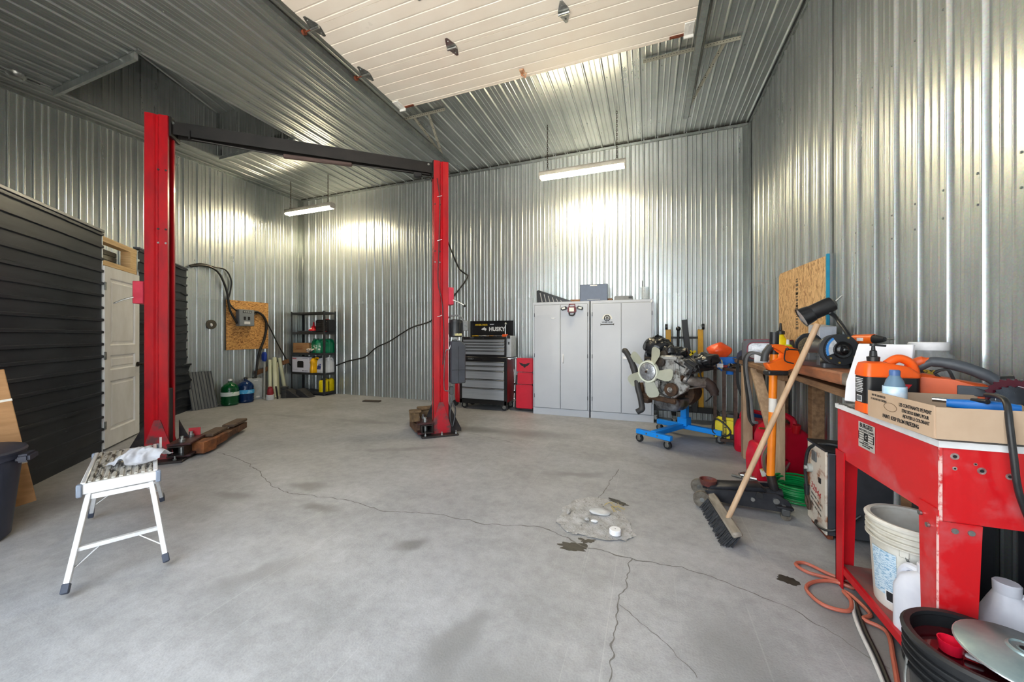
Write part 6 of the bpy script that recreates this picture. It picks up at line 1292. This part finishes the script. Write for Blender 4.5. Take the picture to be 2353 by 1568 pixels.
FB = frame(P2 - nx*.0046, -ln, y=(0,0,1)); L_ = (P1-P2).length
text('print', 'LES CONTENANTS PEUVENT', .0175, FB @ Matrix.Translation((L_*.755,.082,.0)), INK, bxn, depth=.0003, bold=.0004, sx=.72); text('print', 'ETRE SOUS REMPLI POUR', .0165, FB @ Matrix.Translation((L_*.76,.062,.0)), INK, bxn, depth=.0003, bold=.0004, sx=.72); text('print', 'AJOUTER LE COLORANT', .0165, FB @ Matrix.Translation((L_*.77,.043,.0)), INK, bxn, depth=.0003, bold=.0004, sx=.72)
text('print', 'PAINT: KEEP FROM FREEZING', .020, FB @ Matrix.Translation((L_*.545,.021,.0)), INK, bxn, depth=.0003, bold=.0005, sx=.76); text('print', 'MAY BE UNDERFILLED', .0125, FB @ Matrix.Translation((L_*.20,.094,.0)), INK, bxn, depth=.0003, sx=.72); text('print', 'TO ALLOW FOR TINTING', .0125, FB @ Matrix.Translation((L_*.20,.078,.0)), INK, bxn, depth=.0003, sx=.72)
MB().tube([FB @ V(L_*.40+.038*math.cos(a), .062+.016*math.sin(a), .0003) for a in [2*math.pi*k/20 for k in range(20)]], .0008, 4, closed=True).build('hand_hole_cut', mat('dark_cut_line', (110,84,60), .8), bxn)
# orange pump jug
oj = thing('hand_cleaner_jug', 'orange pump jug of hand cleaner with black label on the parts washer', 'jug', (.985, 2.085, zt), R(180)); oj.scale = (.76,.76,.79); OJ = mat('orange_jug', (238,96,28), .32, col2=(232,88,20), scale=4)
# local x runs along the jug from handle (-x) to pump (+x)
MB().loft(rings([(.245,.135,.02,0),(.25,.14,.025,.01),(.25,.14,.03,.05),(.245,.135,.03,.052),(.245,.135,.03,.205),(.252,.142,.03,.207),(.252,.142,.03,.225),(.20,.125,.03,.262,.02,0),(.125,.11,.03,.278,.055,0),(.07,.07,.03,.288,.06,0)])).build('body', OJ, oj)
MB().tube([(.0,0,.272),(-.05,0,.305),(-.10,0,.285),(-.122,0,.235),(-.118,0,.20)], .023, 12, smooth=5).build('handle', OJ, oj)
JL = mat('jug_black_label', (26,26,28), .4); MB().loft(rings([(.2475,.1375,.03,.055),(.2475,.1375,.03,.203)])).build('label_wrap', JL, oj)
for k in range(9): MB().box((.1245,.0,.19-.0095*k), (.0016,.075-(k % 3)*.008,.0042)).build('print_line', PAPER, oj)
MB().box((.1245,.0,.077), (.0016,.05,.035)).build('barcode', PAPER, oj)
for k in range(9): MB().box((.1255,-.02+.005*k,.078), (.001,.0022,.026)).build('barcode_line', INK, oj)
FJ = frame((-.05,.0695,.14), (-1,0,0), y=(0,0,1)); text('lettering', 'Z', .07, FJ, REDINK, oj, bold=.003, depth=.0006); print_marks(FJ @ Matrix.Translation((0,-.035,0)), .06, .010, REDINK, oj, 60); MB().box((-.06,.070,.075), (.10,.002,.025)).build('red_stripe', REDINK, oj)
MB().lathe([(.028,.285),(.030,.312),(.018,.316),(.016,.345),(.010,.35),(.008,.372),(.016,.374),(.016,.386),(0,.388)], (.06,0,0), 18).bar((.06,0,.380), (.005,0,.374), .016, .012).build('pump', BLACKP, oj)
# water bottle in the carton, foam sheet, jar
wbt = thing('water_bottle', 'small blue-capped water bottle with label standing in the carton corner', 'water bottle', (.925, 1.905, zt+.004)); BLW = mat('pale_blue_bottle', (150,186,216), .1, trans=.6, ior=1.2, amt=.05)
MB().lathe([(0,0),(.032,0),(.035,.008),(.035,.105),(.033,.13),(.026,.158),(.015,.178),(.014,.195),(0,.195)], seg=26).build('bottle', BLW, wbt); MB().lathe([(.0357,.085),(.0357,.135)], seg=26).build('label_band', mat('white_blue_label', (226,234,242), .4, col2=(150,196,224), scale=14), wbt); MB().lathe([(.0165,.178),(.0165,.196),(.014,.20),(0,.20)], seg=18).build('cap', mat('navy_cap_plastic', (70,100,150), .4), wbt)
fs_ = MB().prism([(-.13,0),(.10,0),(.13,.02),(.13,.30),(-.09,.30),(-.13,.10)], .018, frame((0,0,0), (1,0,0), y=(0,0,1)), bevel=.003).build('foam_sheet', mat('white_foam', (232,232,236), .6, amt=.04), None, (1.04,2.285,zt), R(-62)); fs_.rotation_euler = (R(-7),0,R(-58)); tag(fs_, 'white foam sheet standing behind the orange jug', 'foam')
def clear_glass(name, tint=(.93,.95,.96), a=.22):
    m = bpy.data.materials.new(name); m.use_nodes = True; nt = NT(m); p = m.node_tree.nodes['Principled BSDF']; out = m.node_tree.nodes['Material Output']
    tr_ = nt.new('ShaderNodeBsdfTransparent'); tr_.inputs[0].default_value = (*tint,1); mx = nt.new('ShaderNodeMixShader'); nz = nt.new('ShaderNodeTexNoise', Scale=12.0); mr = nt.new('ShaderNodeMapRange'); mr.inputs['To Min'].default_value = a*.7; mr.inputs['To Max'].default_value = a*1.3
    nt.link(nz.outputs['Fac'], mr.inputs['Value']); nt.link(mr.outputs[0], mx.inputs[0]); p.inputs['Base Color'].default_value = (.8,.82,.84,1); p.inputs['Roughness'].default_value = .06
    nt.link(tr_.outputs[0], mx.inputs[1]); nt.link(p.outputs[0], mx.inputs[2]); nt.link(mx.outputs[0], out.inputs['Surface']); return m
GLZ = clear_glass('thin_clear_plastic')
jr = thing('clear_jar', 'large clear plastic jar with white lid and small parts inside behind the orange jug', 'jar', (1.24, 2.30, zt)); 
MB().lathe([(0,0),(.085,0),(.092,.01),(.092,.20),(.080,.245),(.062,.262),(.062,.28)], seg=30).build('jar_wall', GLZ, jr); MB().lathe([(.066,.272),(.068,.276),(.068,.305),(.064,.31),(0,.31)], seg=30).build('lid', PAPER, jr); MB().lathe([(0,.004),(.085,.004),(.086,.10),(.05,.115),(0,.10)], seg=20).crumple(.012, 40, 3).build('small_parts', mat('mixed_hardware', (120,112,100), .5, metal=.5, col2=(50,46,44), scale=60), jr); MB().box((-.05,-.079,.15), (.05,.003,.07), rz=R(-32)).build('label', mat('black_yellow_label', (40,40,40), .5, col2=(220,180,40), scale=12, contrast=(.55,.58)), jr)
pj_ = bpy.data.objects['jug_wall']; pj_.data.materials[0] = GLZ
# orange belt sander
sd = thing('belt_sander', 'orange and grey belt sander lying behind the cardboard carton', 'sander', (1.18, 2.08, zt), R(-29)); sd.scale = (.84,.84,.80); SO = mat('sander_orange', (216,92,40), .45, col2=(196,80,34), scale=6); SG = mat('sander_grey', (70,74,80), .5)
MB().prism([(-.15,.03),(-.12,.0),(.14,.0),(.17,.05),(.13,.10),(.02,.12),(-.10,.145),(-.15,.11)], .11, frame((0,.055,.08), (1,0,0), z=(0,-1,0)), bevel=.018).build('body', SO, sd)
MB().tube([(-.10,0,.25),(-.05,0,.285),(.02,0,.275),(.09,0,.245),(.15,0,.20),(.17,0,.15)], [.022,.027,.029,.028,.026,.022], 12, smooth=5).build('grip_handle', SG, sd)
MB().tube([(-.14,0,.19),(-.125,0,.25),(-.09,0,.285),(-.05,0,.292)], [.02,.026,.026,.018], 12, smooth=4).build('front_handle', SO, sd); MB().cyl((.15,.0,.20), (.20,.0,.205), .024, .03, seg=16).build('dust_port', BLACKP, sd); MB().box((0,0,.04), (.27,.10,.08), bevel=.012).build('sanding_belt', mat('black_belt_housing', (34,34,36), .7), sd); MB().box((.08,-.058,.15), (.10,.006,.05), bevel=.01).build('side_panel', SG, sd)
MB().tube([(.02,-.03,.20),(.0,-.04,.25),(-.04,-.03,.23),(-.02,-.03,.20)], .007, 6, smooth=4).build('wire_bundle', BLACKP, sd)
# circular saw blades
sbl = thing('saw_blade', 'dark red circular saw blade standing on the parts washer behind the blue tool', 'saw blade', (1.265, 1.90, zt)); 
def blade_poly(r, n, cx=0):
    out = []
    for k in range(n):
        a = 2*math.pi*k/n; da = 2*math.pi/n
        out += [(r*.93*math.cos(a), r*.93*math.sin(a)), (r*.95*math.cos(a+da*.45), r*.95*math.sin(a+da*.45)), (r*1.0*math.cos(a+da*.72), r*1.0*math.sin(a+da*.72)), (r*.985*math.cos(a+da*.93), r*.985*math.sin(a+da*.93))]
    return out
rotb = frame((0,0,.090), (1,.10,0), z=(.08,-1,.25))
MB().prism(blade_poly(.094, 26), .002, rotb).build('red_blade', mat('maroon_blade', (84,18,36), .4, metal=.3), sbl)
ib = MB(); ib.prism(blade_poly(.080, 22), .002, rotb @ Matrix.Translation((-.005,-.014,.006))); ib.build('dark_blade', mat('burnished_blade', (70,72,78), .28, metal=.9, col2=(40,42,48), scale=5, stretch=(1,1,1)), sbl); MB().cyl(rotb @ V(0,-.018,.008), rotb @ V(0,-.018,.0105), .016, seg=20).cyl(rotb @ V(0,-.018,.010), rotb @ V(0,-.018,.012), .011, seg=18).build('arbor_hole', mat('tan_hole', (176,150,120), .7), sbl)
for a in (R(60), R(150), R(20)): MB().tube([rotb @ V(.065*math.cos(a+u), .065*math.sin(a+u), .0095) for u in (0,.12,.24,.36)], .0012, 4).build('expansion_slot', PAPER, sbl)
# blue power tool with cable in the carton
bt_ = thing('blue_power_tool', 'blue power tool with a thick black cable lying in the carton', 'power tool', (1.10, 1.79, zt+.052), R(-31)); bt_.scale = (.58,.58,.58); BL = mat('tool_blue', (26,120,206), .4, col2=(20,106,190), scale=6)
MB().loft([[(x, y*1.0, z) for y, z in rrect(w, h, .02, 3, 0, .07)] for x, w, h in ((-.13,.05,.05),(-.06,.07,.06),(.02,.075,.075),(.12,.06,.06),(.15,.05,.05))]).build('body', BL, bt_); MB().cyl((-.13,0,.085), (-.19,0,.085), .016, seg=14).build('steel_nose', CHR, bt_)
_bi = (Matrix.Translation((1.10,1.79,zt+.052)) @ Matrix.Rotation(R(-31), 4, 'Z') @ Matrix.Scale(.58, 4)).inverted()
MB().tube([_bi @ V(*q) for q in ((1.10,1.76,1.072),(1.09,1.70,1.075),(1.07,1.64,1.062),(1.055,1.605,.99),(1.06,1.60,.90),(1.075,1.605,.79),(1.12,1.62,.66))], .0145, 10, smooth=6).build('cable', BLACKP, bt_); MB().tube([(-.03,-.01,.10),(.01,-.03,.105),(.03,-.05,.104)], .014, 10, smooth=3).build('cable_boot', BLACKP, bt_)
# ================================================================ below and in front of the washer
def pail(name, label, loc, m_, r0, r1, h, rim_m=None, ribs=3):
    t = thing(name, label, 'bucket', loc)
    MB().lathe([(0,0),(r0,0),(r0+.003,.006),(r1,h),(r1-.006,h),(r0-.004,.010),(0,.010)], seg=40).build('pail_wall', m_, t)
    rm = MB(); rm.lathe([(r1,h-.004),(r1+.012,h-.008),(r1+.014,h+.002),(r1+.006,h+.010),(r1-.008,h+.008),(r1-.010,h-.002)], seg=40)
    for k in range(ribs): rm.lathe([(r1-.002,h-.030-.024*k),(r1+.010,h-.030-.024*k),(r1+.010,h-.035-.024*k),(r1-.003,h-.037-.024*k)], seg=40)
    rm.build('rim', rim_m or m_, t); return t
WP = mat('stained_white_pail', (222,220,212), .45, col2=(196,190,176), scale=6)
wp = pail('white_bucket', 'grimy white bucket with a printed label under the parts washer', (1.075,2.085,.104), WP, .120, .142, .37)
MB().lathe([(0,.27),(.12,.27),(.134,.28)], seg=30).build('dirty_fluid', mat('dark_grey_fluid', (48,50,52), .4), wp)
def patch(parent, r, a0, a1, z0, z1, m_, nm, n=8):
    mb = MB(); mb.grid(lambda u, v: ((r+.000+.0205*(z0+(z1-z0)*v)/.345*1.0)*math.cos(R(a0+(a1-a0)*u)), (r+.0205*(z0+(z1-z0)*v)/.345)*math.sin(R(a0+(a1-a0)*u)), z0+(z1-z0)*v), n, 1); return mb.build(nm, m_, parent)
patch(wp, .1245, 180, 222, .06, .25, mat('pale_blue_print', (196,212,222), .5, col2=(120,160,190), scale=70, stretch=(1,1,4), contrast=(.5,.56)), 'printed_text'); patch(wp, .125, 228, 260, .03, .20, mat('cyan_label', (20,140,190), .5), 'blue_label'); patch(wp, .125, 203, 222, .035, .085, PAPER, 'barcode_panel'); patch(wp, .1252, 205, 220, .040, .080, mat('barcode_stripes', (30,30,32), .6, col2=(230,230,230), scale=60, stretch=(1,1,.05), contrast=(.49,.51)), 'barcode')
MB().tube([(.137*math.cos(R(232)),.137*math.sin(R(232)),.27),(.145*math.cos(R(240)),.145*math.sin(R(240)),.23),(.15*math.cos(R(262)),.15*math.sin(R(262)),.16)], .004, 6).build('bail_handle', STEEL, wp); MB().box((.136*math.cos(R(232)),.136*math.sin(R(232)),.27), (.012,.03,.03), rz=R(232), bevel=.003).build('bail_ear', WP, wp)
MB().tube([(-.06,-.02,.275),(.0,.03,.30),(.05,.0,.31),(.07,-.04,.38)], [.008,.008,.014,.016], 8, smooth=4).build('submerged_hose', mat('dark_grey_hose', (60,62,64), .6), wp)
def white_jug(label, loc, rz, s=1.0, grp=None):
    t = thing('white_jug', label, 'jug', loc, rz, grp); J = mat('milky_jug', (226,228,236), .42, col2=(206,208,220), scale=5)
    MB().loft(rings([(.15*s,.11*s,.03,0),(.155*s,.115*s,.035,.01),(.155*s,.115*s,.035,.17*s),(.12*s,.10*s,.035,.22*s),(.06*s,.06*s,.028,.255*s,-.02*s,0),(.052*s,.052*s,.025,.265*s,-.02*s,0)])).tube([(.0,0,.25*s),(.05*s,0,.245*s),(.075*s,0,.20*s),(.068*s,0,.14*s)], .016*s, 8, smooth=4).build('body', J, t); MB().lathe([(.031*s,.258*s),(.032*s,.29*s),(.028*s,.294*s),(0,.294*s)], (-.02*s,0,0), 18).build('cap', J, t); return t
white_jug('milky white jug on the washer shelf in front of the white bucket', (1.00,1.885,.104), R(110), 1.0); white_jug('milky white jug on the floor behind the galvanized funnel', (1.20,1.80,.104), R(-20), 1.05, None)
bbk = pail('black_bucket', 'black plastic bucket with dark red fluid in front of the parts washer', (.912,1.478,0), mat('black_pail', (30,31,33), .38, col2=(40,41,43), scale=6), .130, .150, .360, ribs=4)
MB().lathe([(0,.315),(.130,.315),(.1465,.32)], seg=36).build('red_fluid', mat('dark_red_fluid', (62,8,16), .08, amt=.05, coat=.6), bbk)
MB().tube([(-.155,.02,.28),(-.165,.01,.20),(-.168,-.02,.12),(-.155,-.05,.10)], .0035, 6, smooth=3).build('wire_bail', STEEL, bbk)
mc = thing('measuring_scoop', 'small red measuring cup with a white stub floating in the black bucket', 'cup', (.862,1.505,.318), R(-25)); MB().lathe([(0,.002),(.024,0),(.029,.034),(.0265,.034),(.022,.004),(0,.004)], seg=22).build('cup', mat('scoop_red', (226,24,56), .35), mc); MB().bar((.026,0,.008), (.062,0,.006), .020, .008, bevel=.003).build('handle_stub', PAPER, mc)
fnl = thing('galvanized_funnel', 'wide galvanized funnel lying upside down over the black bucket', 'funnel', (.985,1.455,.36)); GF = mat('funnel_zinc', (150,168,170), .42, metal=.55, col2=(122,142,146), scale=9)
fr = frame((0,0,.0), (1,.2,.0), z=(-.10,-.10,1)).to_3x3()
MB().lathe([(.128,.012),(.130,.016),(.126,.020),(.036,.042),(.034,.047),(.030,.049),(.026,.045),(.016,.044),(.015,.047),(.012,.047),(.011,.02)], seg=40, rot=fr).build('cone', GF, fnl); MB().tube([fr @ V(.129*math.cos(2*math.pi*k/36), .129*math.sin(2*math.pi*k/36), .014) for k in range(36)], .003, 6, closed=True).build('rolled_edge', mat('bright_zinc', (206,212,212), .3, metal=.7), fnl)
MB().tube([fr @ V(.030,-.012,.048), fr @ V(.118,-.046,.0225)], .0013, 5).build('seam', mat('dark_seam', (70,80,82), .5), fnl); MB().cyl(fr @ V(0,0,.040), fr @ V(0,0,.0455), .011, seg=18).build('spout_hole', INK, fnl)
blp = MB().tube([(1.15,1.66,.40),(1.17,1.62,.395),(1.19,1.58,.385),(1.20,1.57,.37)], [.018,.02,.019,.015], 10, smooth=3).build('black_hose_stub', mat('dark_grey_hose', (60,62,64), .6)); tag(blp, 'short black hose end resting on the white jug behind the funnel', 'hose')
blp.location.z = 0
dm = thing('dark_machine', 'dark perforated machine cover standing at the wall under the parts washer', 'machine', (1.27,2.22,.104)); MB().box((0,0,.23), (.16,.24,.46), bevel=.02, seg=2).build('casing', mat('machine_dark', (54,56,60), .5), dm); 
for i in range(3):
    for j in range(3): MB().cyl((-.081,-.03+.03*j,.36+.03*i), (-.0825,-.03+.03*j,.36+.03*i), .010, seg=10).build('vent_hole', INK, dm)
ybt = MB().lathe([(0,0),(.03,0),(.032,.01),(.032,.16),(.015,.20),(.012,.22),(0,.22)], seg=18).build('yellow_oil_bottle', mat('dull_yellow_bottle', (190,176,40), .45), None, (1.165,2.30,.104)); tag(ybt, 'slim yellow bottle behind the white bucket on the washer shelf', 'bottle')
# hoses and cords on the floor by the washer
cable('orange-red air hose looping on the concrete beside the parts washer leg', [(.98,2.36,.012),(.90,2.40,.012),(.82,2.47,.012),(.765,2.44,.012),(.80,2.38,.012),(.90,2.355,.012),(.96,2.31,.012),(.89,2.335,.014),(.80,2.30,.012),(.74,2.22,.012),(.77,2.12,.012),(.86,2.11,.012),(.905,2.19,.014),(.90,2.25,.02),(.925,2.22,.02),(.945,2.12,.014),(.90,2.07,.014),(.955,2.02,.012),(.90,1.86,.012),(.845,1.72,.012)], .0085, 6, mat('orange_air_hose', (182,98,78), .5), 'air_hose', 'hose')
cable('white cord lying along the floor in front of the washer', [(.93,2.22,.008),(.885,2.12,.008),(.855,2.0,.008),(.83,1.85,.008),(.80,1.70,.008),(.78,1.62,.008)], .007, 6, mat('white_cord', (206,206,204), .5)); cable('black cord lying along the floor beside the white cord', [(.935,2.24,.008),(.905,2.12,.008),(.875,2.0,.008),(.85,1.85,.008),(.822,1.72,.008),(.80,1.62,.008)], .009, 6)
bkg = MB().box((0,0,.30), (.02,.5,.60), bevel=.003).build('dark_board', mat('dark_backing_board', (44,46,52), .6), None, (1.345,1.75,0)) ; tag(bkg, 'dark panel leaning on the right wall beside the washer leg', 'panel')

# ================================================================ floor marks: patch, cracks, stains
PATCH = mat('rough_concrete_patch', (186,186,187), .9, col2=(158,156,152), scale=14, bump=.6, bscale=90)
FP_ = [(-0.59, 2.418), (-0.595, 2.611), (-0.556, 2.796), (-0.446, 2.901), (-0.307, 2.913), (-0.233, 2.81), (-0.134, 2.669), (-0.076, 2.477), (-0.117, 2.346), (-0.224, 2.322), (-0.355, 2.309), (-0.502, 2.351)]
pm = MB(); n_ = 40
pm.grid(lambda u, v: (-0.645+0.619*u, 2.259+0.704*v, 0), 70, 60)
def inside(x, y):
    c_ = False; j = len(FP_)-1
    for i in range(len(FP_)):
        xi, yi = FP_[i]; xj, yj = FP_[j]
        if (yi > y) != (yj > y) and x < (xj-xi)*(y-yi)/(yj-yi)+xi: c_ = not c_
        j = i
    return c_
for v in pm.bm.verts:
    q = noise.noise(v.co*9)*.035; ok = inside(v.co.x+q, v.co.y+noise.noise(v.co*8+V(3,3,3))*.035)
    v.co.z = (.005 + .006*noise.noise(v.co*16) + .004*noise.noise(v.co*70)) if ok else -.01
bmesh.ops.delete(pm.bm, geom=[v for v in pm.bm.verts if v.co.z < -.009], context='VERTS')
for v in pm.bm.verts: v.co.z = max(.0012, v.co.z)
pm.build('concrete_patch', PATCH, floor, ang=60)
rub = MB()
for i in range(240):
    x, y = random.uniform(-0.595,-0.076), random.uniform(2.309,2.913)
    if inside(x, y): rub.ball((x, y, .006), random.choice((.003,.004,.005,.007)), (1,random.uniform(.6,1.2),.7), 1)
ru = rub.build('gravel_crumbs', mat('crumb_concrete', (190,188,184), .9, col2=(120,116,108), scale=30), floor); ru['kind'] = 'stuff'
def chunk(label, loc, s, seed, m_, nm='concrete_chunk', cat='rubble'):
    o = MB().ball((0,0,.0), 1.0, s, 3).crumple(.35*min(s), 2.2/max(s), seed).build(nm, m_, None, loc); return tag(o, label, cat)
chunk('pale plastic sheet scrap on the broken concrete patch', (-0.323,2.664,.018), (.075,.05,.012), 3, mat('grey_plastic_scrap', (196,198,200), .35), 'plastic_scrap', 'scrap'); chunk('small pale stone at the middle of the broken concrete patch', (-0.391,2.523,.02), (.018,.015,.012), 5, PATCH); chunk('white triangular shard on the broken concrete patch', (-0.34,2.517,.018), (.024,.016,.008), 8, PAPER, 'white_shard', 'scrap'); chunk('flat pale stone chip at the left of the concrete patch', (-0.53,2.601,.016), (.012,.034,.008), 11, PATCH)
yt = MB()
for i in range(14):
    a = random.uniform(0,6.28); yt.tube([(0,0,.01),(.04*math.cos(a),.04*math.sin(a),.03),(.075*math.cos(a+.6),.075*math.sin(a+.6),.012)], .0016, 4, smooth=3)
yo = yt.build('straw_tuft', mat('straw', (176,158,104), .8), None, (-0.23,2.768,.008)); tag(yo, 'tuft of dry straw at the corner of the concrete patch', 'straw')
pc = thing('white_puck', 'round white plastic cap lying on the concrete patch', 'cap', (-0.196,2.421,.010)); MB().lathe([(0,.03),(.033,.03),(.037,.026),(.037,.0),(0,0)], seg=26).build('disc', mat('clean_white_plastic', (238,238,240), .4), pc); MB().cyl((0,0,.030), (0,0,.031), .005, seg=8).build('centre_dimple', mat('grey_dimple', (150,152,156), .6), pc)
CRK = mat('dark_crack', (116,113,109), .9)
def crack(pts, w, amp=.022):
    pts = catmull([V(x, y, 0) for x, y in pts], 14); mb = MB(); L_, R_ = [], []
    for i, p in enumerate(pts):
        t_ = (pts[min(i+1,len(pts)-1)]-pts[max(i-1,0)]).normalized(); n_ = V(-t_.y, t_.x, 0); o = amp*(noise.noise(p*9)+.6*noise.noise(p*26)); ww_ = w*(.4+1.2*abs(noise.noise(p*17+V(9,0,0))))
        L_.append(p+n_*(o+ww_)+V(0,0,.0009)); R_.append(p+n_*(o-ww_)+V(0,0,.0009))
    n = len(pts); mb._add(L_+R_, [(i,i+1,n+i+1,n+i) for i in range(n-1)]); return mb.build('crack', CRK, floor)
STN = mat('oil_stain', (34,32,29), .5, col2=(56,53,49), scale=14, contrast=(.4,.6))
def stain(cx, cy, a, b, ang, seed, m_=None):
    mb = MB(); n = 40; pts = []
    for k in range(n):
        t_ = 2*math.pi*k/n; r_ = 1+.55*noise.noise(V(2*math.cos(t_), 2*math.sin(t_), seed))+.25*noise.noise(V(5*math.cos(t_), 5*math.sin(t_), seed+4))
        x, y = a*r_*math.cos(t_), b*r_*math.sin(t_); pts.append(V(cx+x*math.cos(ang)-y*math.sin(ang), cy+x*math.sin(ang)+y*math.cos(ang), .0006+.00003*seed))
    mb._add(pts, [tuple(range(n))]); return mb.build('oil_stain', m_ or STN, floor)
crack([(-4.385, 2.617), (-3.843, 2.526), (-3.333, 2.345), (-2.869, 2.164), (-2.493, 2.173), (-2.175, 2.21), (-1.804, 2.161), (-1.555, 2.233), (-1.283, 2.254), (-0.99, 2.269), (-0.676, 2.344), (-0.517, 2.291), (-0.354, 2.219), (-0.214, 2.215), (-0.091, 2.194), (0.093, 2.199), (0.243, 2.184), (0.398, 2.143), (0.537, 2.096)], 0.005)
crack([(-0.091, 2.194), (-0.105, 2.01), (-0.126, 1.834), (-0.138, 1.661), (-0.13, 1.523), (-0.142, 1.388)], 0.004)
crack([(-0.124, 1.804), (-0.016, 1.706), (0.085, 1.625), (0.169, 1.515)], 0.0028)
crack([(0.537, 2.096), (0.666, 2.013), (0.779, 1.906), (0.858, 1.809)], 0.003)
crack([(-0.248, 3.608), (-0.314, 3.257), (-0.342, 3.016), (-0.369, 2.882)], 0.004)
crack([(-2.207, 4.277), (-1.884, 4.181), (-1.495, 4.07)], 0.004)
stain(-0.421, 2.199, 0.085, 0.045, 0.2, 1)
stain(-0.347, 2.291, 0.045, 0.02, 0.5, 2)
stain(-0.394, 2.299, 0.02, 0.012, 0, 3)
stain(-0.216, 2.907, 0.085, 0.03, -0.5, 4)
stain(0.686, 2.286, 0.05, 0.035, -0.4, 5)
stain(-0.288, 2.761, 0.03, 0.02, 0, 6)
